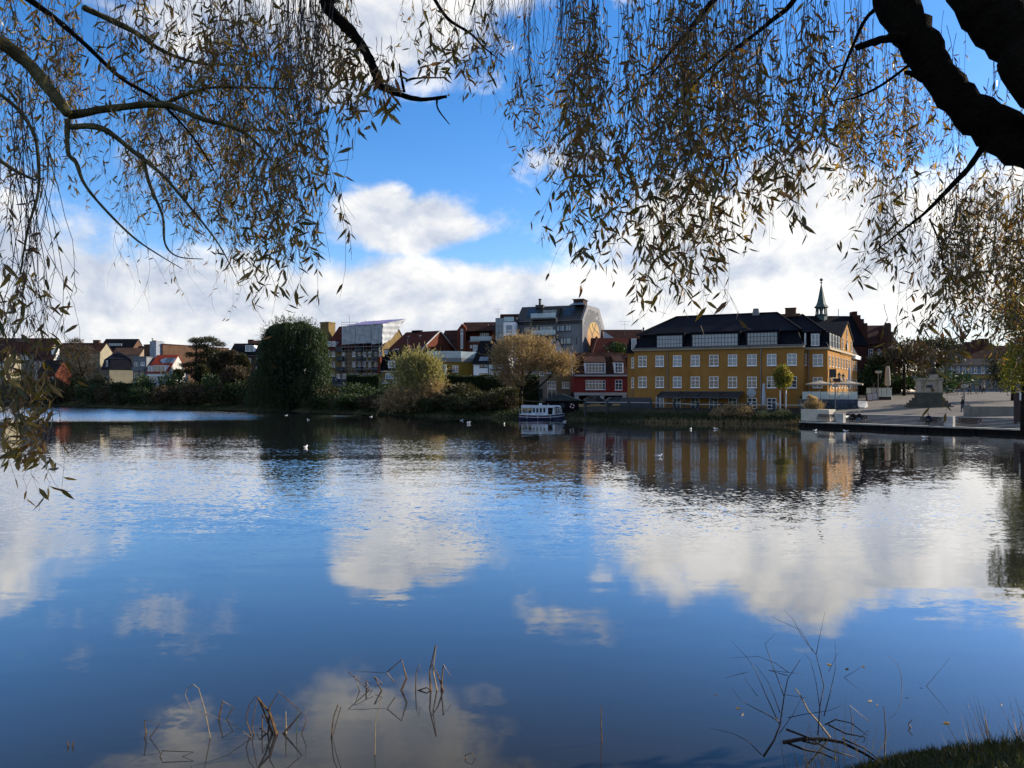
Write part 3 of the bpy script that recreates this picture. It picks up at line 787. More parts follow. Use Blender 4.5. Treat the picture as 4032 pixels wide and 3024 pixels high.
def sheet(pts, nx, ny, amp, name, mat, th=.03):
    """bowed plastic sheet between four corners (bl, br, tr, tl)"""
    bl, br, tr_, tl = map(Vector, pts); mm = MB(); nrm = (br - bl).cross(tl - bl).normalized()
    for lay in (0, 1):
        for j in range(ny + 1):
            for i in range(nx + 1):
                fx, fy = i / nx, j / ny
                p = (bl * (1 - fx) + br * fx) * (1 - fy) + (tl * (1 - fx) + tr_ * fx) * fy
                w_ = math.sin(fx * PI * 5) * .5 + math.sin(fx * 17 + fy * 9) * .35 + math.sin(fy * 23 + fx * 6) * .3
                mm.v.append(tuple(p + nrm * (amp * w_ - lay * th)))
    N_ = (nx + 1) * (ny + 1)
    for lay in (0, 1):
        for j in range(ny):
            for i in range(nx):
                q = lay * N_ + j * (nx + 1) + i; mm.f.append((q, q + 1, q + nx + 2, q + nx + 1))
    return mm.build(name, mat, sc_, smooth=True)
def P3(x, y, t): s, z = fs.c(3, x, y, t); return (s, t, z)
sheet([P3(508, 545, tf - .15), P3(690, 528, tf - .15), P3(690, 275, tf - .15), P3(505, 300, tf - .15)], 18, 14, .16, 'front_sheet', SHEET)
sheet([P3(694, 530, tf - .12), P3(905, 522, tf - .12), P3(905, 262, tf - .12), P3(694, 275, tf - .12)], 18, 14, .16, 'front_sheet', SHEET)
sheet([P3(909, 540, tf - .15), P3(1048, 520, tf - .15), P3(1058, 255, tf - .15), P3(909, 262, tf - .15)], 14, 14, .16, 'front_sheet', SHEET)
sheet([P3(1052, 540, tf - .1), P3(1180, 470, 4.0), P3(1378, 196, 9.0), P3(1062, 258, tf - .1)], 14, 18, .22, 'side_sheet', SHEET)
sheet([P3(508, 296, tf - .3), P3(1064, 258, tf - .3), P3(1385, 190, 9.2), P3(820, 226, 9.2)], 22, 10, .10, 'tarpaulin_roof', TARP)
for y in (240, 268):
    m = MB(); m.tube([P3(503, y, tf), P3(720, y - 3, tf)], .05, 5); m.build('guard_rail', TUBE, sc_)
m = MB(); m.tube([P3(608, 290, tf), P3(608, 150, tf)], .05, 5); m.build('standard', TUBE, sc_)
m = MB(); m.tube([P3(503, 300, tf), P3(503, 225, tf)], .05, 5); m.build('standard', TUBE, sc_)
for (x, yy) in ((722, 225), (830, 205), (942, 205), (1058, 205)):
    m = MB(); m.tube([P3(x, 290, tf - .4), P3(x, yy, tf - .4)], .045, 5); m.build('standard', TUBE, sc_)

# ---- red tiled house right of the scaffold
f = Fr(K(3, 1130)[0], 186, deg=30, z0=4.0); r = f.root('house', 'dark red tiled house with a red brick gable end beside the scaffold', 'house')
s1, ze = f.c(3, 1580, 612); wd = 15.0; zr = f.c(3, 1500, 378, wd / 2)[1]
house_shell(r, 0, s1, wd, ze, zr, BRICKR, TILE_RED, oh=.3)
m = MB(); k = (zr - ze) / (wd / 2)
for (ta, za, tb, zb) in ((-.3, ze - .3 * k, wd / 2, zr), (wd / 2 + .002, zr, wd + .3, ze - .3 * k)):
    m.hexa([(s1 + .19, ta, za - .05), (s1 + .32, ta, za - .05), (s1 + .32, tb, zb - .05), (s1 + .19, tb, zb - .05), (s1 + .19, ta, za + .28), (s1 + .32, ta, za + .28), (s1 + .32, tb, zb + .28), (s1 + .19, tb, zb + .28)])
m.build('verge_board', PALE, r)
for (x, y) in ((1410, 430), (1565, 420)):
    s, z = f.c(3, x, y, 5); m = MB(); m.tube([(s, 5, z - 1.2), (s, 5, z)], .14, 6); m.tube([(s - .3, 5, z), (s + .3, 5, z)], .12, 6); m.build('roof_vent', ZINC, r)
s, z = f.c(3, 1400, 470, .5); antenna(r, s, .5, ze - 1, z, 1.4); s, z = f.c(3, 1530, 372, wd / 2); chimney(r, s, wd / 2, zr - .6, z + .3, 2.6, 1, TILE_BLACK)
for x in (1230, 1290, 1455): winpx(r, f, 3, x, 600, x + 50, 625, t=-.02, cols=1, rows=(), gmat=GLASSB, sill=False)
# ---- black mansard house
f = Fr(K(3, 1046)[0], 168, deg=12, z0=3.5); r = f.root('house', 'ochre house with a steep black mansard roof behind the golden bush', 'house')
OCHRE = M('plaster_ochre', (.30, .20, .08), .9, .14, .5, stain=.2)
s1, ze = f.c(3, 1640, 905); zm = f.c(3, 1300, 745, .9)[1]; zt = f.c(3, 1400, 616, 4.5)[1]
m = MB(); m.box(0, s1, 0, 9, 0, ze); m.build('wall', OCHRE, r)
m = MB(); m.prism([(-.2, -.3, ze + .01), (-.2, .9, zm), (-.2, 4.5, zt), (-.2, 8.1, zm), (-.2, 9.3, ze + .01)], [(s1 + .2, -.3, ze + .01), (s1 + .2, .9, zm), (s1 + .2, 4.5, zt), (s1 + .2, 8.1, zm), (s1 + .2, 9.3, ze + .01)]); m.build('mansard_roof', TILE_BLACK, r)
s, z = f.c(3, 1046, 705); m = MB(); m.box(-.9, -.205, -.25, 9, 0, z); m.build('party_wall', BRICKR, r)
dormpx(r, f, 3, 1082, 612, 1135, 680, 1.3, 3, DARKF, TILE_BLACK, cols=1, rows=(), gmat=GLASSB)
dormpx(r, f, 3, 1135, 760, 1228, 862, -.35, 2, WHITE, TILE_BLACK, cols=2, rows=(), gmat=GLASSB); dormpx(r, f, 3, 1285, 760, 1375, 862, -.35, 2, WHITE, TILE_BLACK, cols=2, rows=(), gmat=GLASSB)
winpx(r, f, 3, 1100, 935, 1212, 1000, cols=3, rows=(), gmat=GLASSB); winpx(r, f, 3, 1250, 935, 1350, 1000, cols=3, rows=(), gmat=GLASSB)
m = MB(); s0, za = f.c(3, 1030, 1060, -1.3); s2, zb = f.c(3, 1290, 1003, -1.3); m.box(s0, s2, -1.3, -.002, za - .2, za); m.build('balcony', WHITE, r); m = MB(); m.box(s0, s2, -1.3, -1.23, zb - .08, zb)
for i in range(5):
    a = s0 + (s2 - s0) * i / 5; b_ = s0 + (s2 - s0) * (i + 1) / 5
    m.tube([(a, -1.27, za), (b_, -1.27, zb)], .045, 4); m.tube([(a, -1.27, zb), (b_, -1.27, za)], .045, 4)
m.build('balcony_railing', PALE, r)
for x in (1110, 1240): winpx(r, f, 3, x, 1105, x + 45, 1170)
s, z = f.c(3, 1370, 556, 4.5); chimney(r, s, 4.0, zt - 1.6, z, 2.2, 1.2, BRICKB)
m = MB(); s0, z0_ = f.c(3, 1085, 912); m.box(-.1, s1, -.32, -.302, z0_ - .02, z0_ + .18); m.build('eave_board', PALE, r)

# ---- small yellow flat roofed block
f = Fr(K(4, 12)[0], 168, deg=-2, z0=2.2); r = f.root('apartment_block', 'small mustard yellow flat roofed block with a glass railed terrace', 'apartment block')
MUST = M('plaster_mustard', (.33, .21, .04), .9, .1, .5, stain=.15)
s1, zt = f.c(4, 205, 862); wd = 16
fR = f.sub(s1, 0)
# the right face turns away to the right
sE = 9.0
m = MB(); m.prism([(-4, 0, 0), (s1, 0, 0), (s1 + sE, 6.5, 0), (s1 + sE, 14, 0), (-4, 14, 0)], [(-4, 0, zt), (s1, 0, zt), (s1 + sE, 6.5, zt), (s1 + sE, 14, zt), (-4, 14, zt)]); m.build('wall', MUST, r)
m = MB(); m.prism([(-4.2, -.25, zt + .003), (s1 + .1, -.25, zt + .003), (s1 + sE + .2, 6.3, zt + .003), (s1 + sE + .2, 14.2, zt + .003), (-4.2, 14.2, zt + .003)], [(-4.2, -.25, zt + .9), (s1 + .1, -.25, zt + .9), (s1 + sE + .2, 6.3, zt + .9), (s1 + sE + .2, 14.2, zt + .9), (-4.2, 14.2, zt + .9)]); m.build('roof_edge', ZINC, r)
m = MB(); m.box(-4, s1, -.2, -.16, zt + .9, zt + 2.4); m.build('terrace_railing', CLEAR, r)
m = MB(); m.prism([(s1, -.18, zt + .9), (s1 + sE, 6.35, zt + .9), (s1 + sE, 6.31, zt + .9), (s1, -.22, zt + .9)], [(s1, -.18, zt + 2.3), (s1 + sE, 6.35, zt + 2.3), (s1 + sE, 6.31, zt + 2.3), (s1, -.22, zt + 2.3)]); m.build('terrace_railing', CLEAR, r)
for (x0, y0) in ((98, 905), (98, 1068), (-62, 905), (-62, 1068)): winpx(r, f, 4, x0, y0, x0 + 74, y0 + 80, cols=2, rows=((.33, .05), (.66, .05)), gmat=GLASSW)
ang = math.atan2(6.5, sE)
for (k, zz) in ((.28, zt - 4.0), (.28, zt - 9.0), (.7, zt - 4.0)):
    o = window(r, s1 + sE * k, zz, 1.7, 2.4, 6.5 * k, cols=1, rows=(), gmat=GLASS, fmat=GREYF); o.rotation_euler = (0, 0, ang)
s, z = f.c(3, 1905, 812, -1.5); s2 = f.c(3, 1928, 812, -1.5)[0]; m = MB(); m.box(s, s2, -1.9, -1.2, 0, z); m.build('white_column', WHITE, r)
for y in (880, 1010):
    s, z = f.c(3, 1850, y, -1.0); m = MB(); m.box(s, s + 2.8, -1.15, -.002, z - .15, z); m.tube([(s, -1.1, z + 1), (s + 2.8, -1.1, z + 1)], .04, 4); m.build('balcony', ZINC, r)

# ---- red brown house with small dormer, and brick building with recessed balcony
r, f, s1, ze, zr = simple_house('house', 'red brown gabled house with a tiny grey dormer beside the tall brick gable', 4, -95, 150, 690, 480, 196, 12, BRICKR, TILE_BROWN, deg=18, z0=4)
dormpx(r, f, 4, 0, 598, 62, 660, 1.0, 3.5, GREY, GREY, cols=3, rows=(), gmat=GLASSB)
f = Fr(K(4, 158)[0], 190, deg=8, z0=4.0); r = f.root('brick_building', 'red brick building with a recessed balcony and a tall stair window', 'building')
s1, ze = f.c(4, 640, 480); zr = f.c(4, 430, 380, 5)[1]
sa = f.c(4, 270, 480)[0]
m = MB(); zg = f.c(4, 215, 392)[1]; zgl = f.c(4, 160, 475)[1]
m.prism([(0, -.5, 0), (sa, -.5, 0), (sa, -.5, zgl + .6), ((sa) * .55, -.5, zg), (0, -.5, zgl)], [(0, 10, 0), (sa, 10, 0), (sa, 10, zgl + .6), ((sa) * .55, 10, zg), (0, 10, zgl)]); m.build('gable_wall', BRICKR, r)
z1_ = f.c(4, 400, 600)[1]; sr = f.c(4, 590, 500)[0]
m = MB(); m.box(sa + .002, s1, 0, 10, 0, z1_); m.box(sa + .002, s1, 2.2, 10, z1_ + .001, ze); m.box(sr, s1, 0, 2.198, z1_ + .001, ze); m.build('wall', BRICKR, r)
rm = MB(); kk = (zr - ze) / 5
slab(rm, (sa * .3, -.2, ze - .1), (s1 + .3, -.2, ze - .1), (s1 + .3, 5, zr), (sa * .3, 5, zr), .2); slab(rm, (s1 + .3, 10.3, ze - .2), (sa * .3, 10.3, ze - .2), (sa * .3, 5.01, zr), (s1 + .3, 5.01, zr), .2); rm.build('roof', TILE_BROWN, r)
winpx(r, f, 4, 200, 455, 230, 515, t=-.5, cols=1, rows=(), gmat=GLASSB); winpx(r, f, 4, 200, 518, 230, 695, t=-.5, cols=1, rows=(), gmat=GLASSB); winpx(r, f, 4, 200, 728, 228, 785, t=-.5, cols=1, rows=())
winpx(r, f, 4, 320, 655, 340, 685, cols=1, rows=(), gmat=GLASSB); winpx(r, f, 4, 352, 652, 405, 762, cols=2, rows=((.55, .08),), gmat=GLASSB)
winpx(r, f, 4, 440, 505, 545, 590, t=2.2, cols=4, rows=(), sill=False)
sb0, zb0 = f.c(4, 318, 600); sb1, zb1 = f.c(4, 582, 545); m = MB(); m.box(sb0, sb1, -.12, -.08, zb0, zb1); m.build('balcony_glass', CLEAR, r)
m = MB(); m.box(sb0 - .3, sb1 + .1, -.2, .0, zb0 - .35, zb0 - .02); m.build('balcony_edge', ZINC, r)
for x in (540, 605): s, z = f.c(4, x, 395, 3); m = MB(); m.tube([(s, 3, z - 1.2), (s, 3, z)], .16, 6); m.build('roof_vent', ZINC, r)

# ---- grey block with the painted gable
f = Fr(K(4, 888)[0], 183, deg=19, z0=3.5); r = f.root('apartment_block', 'tall grey apartment block with roof terraces and a painted gable wall', 'apartment block')
s1, ze = f.c(4, 1700, 338); wd = 13.0
# mansard-like section, measured on the gable
gf = f.sub(s1, 0)
def gz(x, y):
    a = gf.c(4, x, y); return a
prof = [(0, 0), (0, ze), gz(1757, 166), gz(1905, 205), gz(1972, 445), (gz(1962, 445)[0], 0)]
prof[2] = (max(.8, prof[2][0]), prof[2][1])
wd = prof[5][0]
m = MB(); m.prism([(0, t, z) for t, z in prof], [(s1, t, z) for t, z in prof]); m.build('wall', GREY, r)
ROOFD = M('roof_felt_dark', (.028, .030, .032), .6, .3, .6, fine=.2)
m = MB(); a, b_, c_, d_ = prof[1], prof[2], prof[3], prof[4]
slab(m, (-.1, a[0] - .25, a[1] - .2), (s1 - .35, a[0] - .25, a[1] - .2), (s1 - .35, b_[0], b_[1] + .03), (-.1, b_[0], b_[1] + .03), .14)
slab(m, (-.1, b_[0] + .01, b_[1] + .04), (s1 - .35, b_[0] + .01, b_[1] + .04), (s1 - .35, c_[0], c_[1] + .04), (-.1, c_[0], c_[1] + .04), .14)
slab(m, (-.1, c_[0] + .01, c_[1] + .03), (s1 - .35, c_[0] + .01, c_[1] + .03), (s1 - .35, d_[0] + .2, d_[1]), (-.1, d_[0] + .2, d_[1]), .14)
m.build('roof', ROOFD, r)
m = MB(); zA = f.c(4, 1300, 400)[1]; m.box(0, s1 - .05, -.12, -.003, zA, ze - .1); m.build('fascia_band', ROOFD, r)
m = MB(); gz_ = ze - .12; m.tube([(-.1, -.33, gz_), (s1, -.33, gz_)], .1, 6); m.tube([(s1 - .5, -.2, gz_), (s1 - .5, -.2, 0)], .07, 5); m.build('gutter', ZINC, r)
for (x0, y0, x1, y1, c) in ((917, 435, 940, 500, 1), (975, 430, 1052, 503, 2), (1068, 425, 1160, 500, 3), (1170, 420, 1345, 500, 4), (1385, 412, 1480, 485, 3), (1490, 407, 1565, 480, 2), (1428, 565, 1470, 643, 1), (1500, 562, 1562, 640, 1), (1470, 562, 1500, 642, 1), (1620, 556, 1634, 640, 1), (1300, 570, 1380, 648, 2), (985, 590, 1060, 660, 2)):
    winpx(r, f, 4, x0, y0, x1, y1, cols=c, rows=(), gmat=GLASSB, fmat=DARKF, fw=.1)
# terraces with glass
STEEL = M('terrace_steel', (.07, .085, .09), .5, metal=.3)
tb = -1.8
for (y0, y1) in ((255, 322), (465, 530)):
    sA, zb_ = f.c(4, 1062, y1, tb); sB, zt_ = f.c(4, 1368, y0, tb)
    m = MB(); m.box(sA, sB, tb, -.002 if y0 > 300 else 1.6, zb_ - .35, zb_); m.build('terrace_floor', STEEL, r)
    m = MB(); m.box(sA, sB, tb, tb + .03, zb_ + .02, zt_); m.build('terrace_glass', CLEAR, r)
for x in (1062, 1375):
    sA, zt_ = f.c(4, x, 320, tb); zb_ = f.c(4, x, 545, tb)[1]; m = MB(); m.box(sA - .18, sA + .18, tb + .04, tb + .4, 0 if x > 1300 else zb_, zt_); m.build('terrace_post', STEEL, r)
s0_, zA = f.c(4, 1215, 322, .6); s2_, zB = f.c(4, 1385, 215, .6); m = MB(); m.box(s0_ - .5, s2_ + .5, .6, 5, zA, zB + .5); m.build('roof_dormer', ROOFD, r); window(r, s0_, zA + .1, s2_ - s0_, zB - zA - .1, .6, 5, ((.3, .05),), DARKF, GLASSB, False)
kk = (b_[1] - a[1]) / b_[0]
for (x0, x1) in ((1000, 1140), (1455, 1610)):
    sA = f.c(4, x0, 260, 1.0)[0]; sB = f.c(4, x1, 260, 1.0)[0]; m = MB(); ta, tb2 = b_[0] * .25, b_[0] * .85
    slab(m, (sA, ta, a[1] + ta * kk + .16), (sB, ta, a[1] + ta * kk + .16), (sB, tb2, a[1] + tb2 * kk + .16), (sA, tb2, a[1] + tb2 * kk + .16), .1); m.build('skylight', GLASS, r)
s, z = f.c(4, 1178, 170, 4); m = MB(); m.box(s - 1, s + 1, 3.4, 4.6, b_[1] - .3, z + .2); m.build('chimney', ROOFD, r); z2 = f.c(4, 1185, 80, 4)[1]; m = MB(); m.tube([(s, 4, z), (s, 4, z2 - .3)], .32, 8); m.lathe([(.5, 0), (.5, .08), (.1, .25)], (s, 4, z2 - .25), 8); m.build('flue_pipe', DARKF, r)
sA, zA = f.c(4, 1602, 160, 4); sB, zB = f.c(4, 1722, 98, 4); m = MB(); m.box(sA, sB, 3, 7, b_[1], zB); m.box(sA - .2, sB + .2, 2.8, 7.2, zB + .001, zB + .2); m.build('lift_house', M('lift_brown', (.07, .048, .042), .85), r)
zq = f.c(4, 1602, 140, 4)[1]; m = MB(); m.prism([(sA - .8, 2.0, b_[1]), (sB + .6, 2.0, b_[1]), (sB + .6, 2.99, b_[1]), (sA - .8, 2.99, b_[1])], [(sA, 2.8, zq), (sB, 2.8, zq), (sB, 2.98, zq), (sA, 2.98, zq)]); m.build('roof_light', GLASSB, r)
# painted gable: an orange oval with grey branching lines on pale grey, flat paint darkened as if the wall stood in shade
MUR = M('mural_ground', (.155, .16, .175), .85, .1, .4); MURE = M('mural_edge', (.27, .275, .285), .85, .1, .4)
x0g = s1 + .004
def gp(x, y, e=0.0): t_, z_ = gf.c(4, x, y); return (s1 + .03 + e, t_, z_)
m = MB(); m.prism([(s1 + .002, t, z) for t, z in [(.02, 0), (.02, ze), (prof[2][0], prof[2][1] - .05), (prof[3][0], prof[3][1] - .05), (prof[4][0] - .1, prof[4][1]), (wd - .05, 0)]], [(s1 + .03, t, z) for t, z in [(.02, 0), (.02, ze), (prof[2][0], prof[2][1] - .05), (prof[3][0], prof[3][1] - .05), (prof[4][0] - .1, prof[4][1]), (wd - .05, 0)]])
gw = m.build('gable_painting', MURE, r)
def paint(pts, name, mat, e):
    mm = MB(); mm.prism([gp(x, y, e - .02) for x, y in pts], [gp(x, y, e) for x, y in pts]); mm.build(name, mat, gw)
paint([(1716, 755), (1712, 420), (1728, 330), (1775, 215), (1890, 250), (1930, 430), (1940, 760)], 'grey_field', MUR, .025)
def murm():
    m_ = bpy.data.materials.new('mural_orange'); m_.use_nodes = True; t = NT(m_.node_tree); b = t.n['Principled BSDF']
    co = t.new('ShaderNodeTexCoord').outputs['Object']; z_ = t.new('ShaderNodeSeparateXYZ', {0: co}).outputs[2]
    zt_ = gf.c(4, 1830, 380)[1]; zb_ = gf.c(4, 1830, 760)[1]
    k_ = t.m('DIVIDE', t.m('SUBTRACT', z_, zb_), zt_ - zb_)
    t.set(b.inputs['Base Color'], t.mix(t.ss(t.m('ADD', k_, t.m('MULTIPLY', t.m('SUBTRACT', t.noise(co, .5), .5), .35)), .1, .95), (.20, .065, .012, 1), (.27, .17, .045, 1))); b.inputs['Roughness'].default_value = .85
    return m_
ell = []
for i in range(28):
    a_ = 2 * PI * i / 28; ell.append((1832 + 76 * math.sin(a_) * (1 + .1 * math.cos(a_)), 575 - 205 * math.cos(a_)))
paint(ell, 'orange_oval', murm(), .05)
MURL = M('mural_line', (.11, .105, .10), .85, .15, .6)
def stroke(pts, wpx, name='painted_branch', mat=MURL, e=.072):
    for (p, q) in zip(pts, pts[1:]):
        dx, dy = q[0] - p[0], q[1] - p[1]; l = math.hypot(dx, dy); nx, ny = -dy / l * wpx / 2, dx / l * wpx / 2
        paint([(p[0] + nx, p[1] + ny), (p[0] - nx, p[1] - ny), (q[0] - nx, q[1] - ny), (q[0] + nx, q[1] + ny)], name, mat, e)
stroke([(1812, 745), (1815, 640), (1818, 560), (1815, 520)], 12); stroke([(1815, 520), (1790, 460), (1780, 420)], 6, e=.076); stroke([(1815, 522), (1845, 470), (1858, 390)], 7, e=.080); stroke([(1845, 468), (1822, 425), (1820, 385)], 5, e=.084); stroke([(1848, 470), (1885, 500), (1903, 530)], 6, e=.088)
paint([(1812, 755), (1816, 690), (1840, 650), (1862, 640), (1900, 680), (1900, 755)], 'painted_shade', M('mural_dark', (.06, .06, .075), .85), .092)
MW = M('mural_white', (.42, .45, .47), .85)
for (x, y, rr) in ((1762, 312, 5), (1770, 275, 5), (1765, 262, 4), (1783, 255, 4), (1855, 252, 6), (1868, 250, 5), (1872, 320, 11), (1882, 335, 9), (1888, 308, 8), (1906, 350, 6), (1725, 355, 6), (1722, 415, 5), (1908, 405, 6), (1852, 338, 6)):
    paint([(x + rr * math.cos(a_ * PI / 3 + rr), y + rr * (.8 + .3 * math.sin(a_ * 2.3)) * math.sin(a_ * PI / 3 + rr)) for a_ in range(6)], 'painted_blossom', MW, .05)
sA, zA = f.c(4, 1800, 236); m = MB(); q1 = gp(1796, 246, .02); q2 = gp(1812, 222, .02); m.box(s1 + .02, s1 + .09, q1[1], q2[1], q1[2], q2[2]); m.build('vent_opening', DARKF, gw)
# glass stair tower and white bay at its left
ft = Fr(K(4, 632)[0], 181, deg=8, z0=3.5); r = ft.root('stair_tower', 'glazed stair tower with a white framed bay left of the grey block', 'building')
s1, zt = ft.c(4, 732, 322); m = MB(); m.box(0, s1, 0, 5, 0, zt); m.build('glass_shaft', GLASSB, r)
for y in (322, 415, 500, 570):
    z = ft.c(4, 680, y)[1]; m = MB(); m.box(-.06, s1 + .06, -.06, 5.02, z - .1, z + .06); m.build('transom', ZINC, r)
for x in (632, 665, 700, 732): s = ft.c(4, x, 400)[0]; m = MB(); m.box(s - .06, s + .06, -.05, .0, 0, zt); m.build('mullion', ZINC, r)
sB, zb_ = ft.c(4, 735, 540); sC, zt2 = ft.c(4, 885, 376); m = MB(); m.box(sB + .05, sC, -1.2, 5, zb_, zt2); m.build('bay', WHITE, r)
winpx(r, ft, 4, 752, 400, 845, 515, t=-1.2, cols=1, rows=((.62, .12),), gmat=GLASSB, fw=.16); winpx(r, ft, 4, 862, 400, 880, 515, t=-1.2, cols=1, rows=(), gmat=GLASSB)
m = MB(); m.box(sB + .3, sC, .2, 5, 0, zb_ - .002); m.build('wall', GREY, r)
sA2, zz = ft.c(4, 738, 366); sB2, zz2 = ft.c(4, 858, 306); m = MB(); m.box(sA2, sB2, -.3, -.26, zz, zz2); m.build('terrace_glass', CLEAR, r)
m = MB(); m.box(sB + .05, sC, .5, 5, zt2 + .002, zz2); m.build('attic', ROOFD, r)
zrr = ft.c(4, 700, 268, 6)[1]; m = MB(); m.prism([(0, 5.01, zt2), (0, 7, zrr), (0, 9, zt2)], [(sC + 4, 5.01, zt2), (sC + 4, 7, zrr), (sC + 4, 9, zt2)]); m.build('roof', TILE_BROWN, r)
s, z = ft.c(4, 662, 210, 6); antenna(r, s, 6, zrr - 1, z, 2.2)

# ---- white modern house with dark slanted roof
f = Fr(K(4, 358)[0], 168, deg=14, z0=2.4); r = f.root('house', 'white house with a steep black roof and glass balconies left of the brown willow', 'house')
s1, ze = f.c(4, 760, 878); wd = 12; zr = f.c(4, 600, 608, wd / 2)[1]
house_shell(r, 0, s1, wd, ze, zr, WHITE, TILE_BLACK, oh=.25)
WARM = glass_mat('window_pane_warm', (.36, .25, .17), ior=1.8, rough=.1, var=.4)
winpx(r, f, 4, 436, 878, 484, 930, cols=1, rows=(), fmat=DARKF); winpx(r, f, 4, 486, 878, 530, 930, cols=1, rows=(), fmat=DARKF, gmat=GLASSB)
winpx(r, f, 4, 430, 1000, 528, 1130, cols=2, rows=(), fmat=DARKF, gmat=WARM); winpx(r, f, 4, 430, 1185, 528, 1265, cols=3, rows=(), fmat=DARKF, gmat=WARM)
winpx(r, f, 4, 610, 995, 640, 1130, cols=1, rows=(), fmat=DARKF); winpx(r, f, 4, 665, 990, 735, 1130, cols=2, rows=(), fmat=DARKF)
winpx(r, f, 4, 608, 1185, 632, 1265, cols=1, rows=(), fmat=DARKF); winpx(r, f, 4, 660, 1185, 718, 1265, cols=1, rows=(), fmat=DARKF, gmat=WARM)
for (y0, y1) in ((895, 945), (1070, 1135)):
    sA, zb_ = f.c(4, 550, y1, -1.5); sB, zt_ = f.c(4, 735, y0, -1.5)
    m = MB(); m.box(sA, sB, -1.5, -.002, zb_ - .2, zb_); m.build('balcony', STEEL, r); m = MB(); m.box(sA, sB, -1.5, -1.46, zb_ + .02, zt_); m.build('balcony_glass', CLEAR, r)
sA = f.c(4, 543, 1000)[0]; m = MB(); m.tube([(sA, -.08, 0), (sA, -.08, ze)], .09, 5); m.build('downpipe', STEEL, r); sA = f.c(4, 571, 1000, -1.5)[0]; m = MB(); m.tube([(sA, -1.5, 0), (sA, -1.5, ze - 1.5)], .07, 5); m.build('balcony_post', STEEL, r)
sA, zA = f.c(4, 430, 870, .8); sB, zB = f.c(4, 540, 810, .8); m = MB(); kk = (zr - ze) / (wd / 2)
slab(m, (sA, .4, ze + .4 * kk + .2), (sB, .4, ze + .4 * kk + .2), (sB, 1.5, ze + 1.5 * kk + .2), (sA, 1.5, ze + 1.5 * kk + .2), .08); m.build('skylight', GLASSB, r)
# ---- pale and ochre houses behind the brown willow
f = Fr(K(4, 880)[0], 156, deg=6, z0=2.4); r = f.root('house', 'pale rendered house with blue shutters glimpsed through the brown willow', 'house')
s1, ze = f.c(4, 1290, 920); m = MB(); zr = f.c(4, 1100, 790, 5)[1]; house_shell(r, 0, s1, 10, ze, zr, M('plaster_pinkish', (.42, .36, .31), .9, .14, .5, stain=.2), TILE_BROWN)
for (x, y) in ((930, 960), (1050, 960), (1170, 950), (1060, 1120), (960, 1140)): winpx(r, f, 4, x, y, x + 55, y + 80)
winpx(r, f, 4, 1160, 1190, 1210, 1310, cols=1, rows=(), fmat=DARKF, name='door')
f = Fr(K(4, 1262)[0], 150, deg=4, z0=2.2); r = f.root('house', 'ochre brown house with tall white glazed windows left of the red house', 'house')
s1, ze = f.c(4, 1612, 900); zr = f.c(4, 1450, 760, 5)[1]; house_shell(r, 0, s1, 10, ze, zr, M('plaster_brown_ochre', (.30, .22, .12), .9, .16, .5, stain=.25), TILE_RED)
winpx(r, f, 4, 1268, 925, 1330, 1000, cols=3, rows=((.5, .06),)); winpx(r, f, 4, 1270, 1100, 1378, 1190, cols=4, rows=((.5, .06),)); winpx(r, f, 4, 1270, 1200, 1378, 1300, cols=2, rows=())
winpx(r, f, 4, 1450, 1110, 1540, 1185, cols=3, rows=((.5, .05),)); sA, zb_ = f.c(4, 1380, 1255, -1.2); sB, zt_ = f.c(4, 1590, 1200, -1.2); m = MB(); m.box(sA, sB, -1.2, -.002, zb_ - .2, zb_); m.tube([(sA, -1.15, zt_), (sB, -1.15, zt_)], .05, 4)
for i in range(12): q = sA + (sB - sA) * i / 11; m.tube([(q, -1.15, zb_), (q, -1.15, zt_)], .025, 4)
m.build('balcony', ZINC, r)
r, f, s1, ze, zr = simple_house('house', 'narrow grey gabled house standing between the brown willow and the grey block', 4, 1300, 1492, 780, 574, 163, 9, PALE, TILE_BLACK, along=False, z0=3)
# ---- red house with white dormers
f = Fr(K(4, 1598)[0], 141, deg=1, z0=1.9); r = f.root('house', 'dark red house with white dormers above open carports', 'house')
sR, ze = f.c(5, 207, 985); wd = 11; zr = f.c(4, 1900, 758, wd / 2)[1]; REDW = M('plaster_dark_red', (.30, .050, .044), .85, .12, .6, stain=.2)
zc = f.c(4, 1800, 1238)[1]
m = MB(); pr = [(0, zc), (0, ze), (wd / 2, zr), (wd, ze), (wd, zc)]; m.prism([(0, t, z) for t, z in pr], [(sR, t, z) for t, z in pr]); m.build('wall', REDW, r)
rm = MB(); kk = (zr - ze) / (wd / 2); slab(rm, (-.2, -.3, ze - .3 * kk + .03), (sR + .1, -.3, ze - .3 * kk + .03), (sR + .1, wd / 2, zr + .03), (-.2, wd / 2, zr + .03), .16); slab(rm, (sR + .1, wd + .3, ze - .3 * kk + .03), (-.2, wd + .3, ze - .3 * kk + .03), (-.2, wd / 2 + .01, zr + .03), (sR + .1, wd / 2 + .01, zr + .03), .16); rm.build('roof', TILE_BROWN, r)
m = MB(); m.box(0, sR, -.42, -.31, ze - .25, ze + .05); m.build('eave_board', PALE, r)
m = MB(); slab(m, (-.35, -.4, ze - .3), (-.22, -.4, ze - .3), (-.22, wd / 2, zr + .1), (-.35, wd / 2, zr + .1), .3); m.build('verge_board', PALE, r)
dormpx(r, f, 4, 1730, 872, 1985, 1002, .1, 4.5, WHITE, TILE_BROWN, cols=6, rows=((.36, .07), (.7, .04)), slope=1.3); dormpx(r, f, 4, 2095, 868, 2205, 1000, .1, 4.5, WHITE, TILE_BROWN, cols=3, rows=((.36, .07), (.7, .04)), slope=1.3)
dormpx(r, f, 5, 55, 830, 158, 968, .12, 4.4, WHITE, TILE_BROWN, cols=2, rows=((.36, .07), (.7, .04)), slope=1.3)
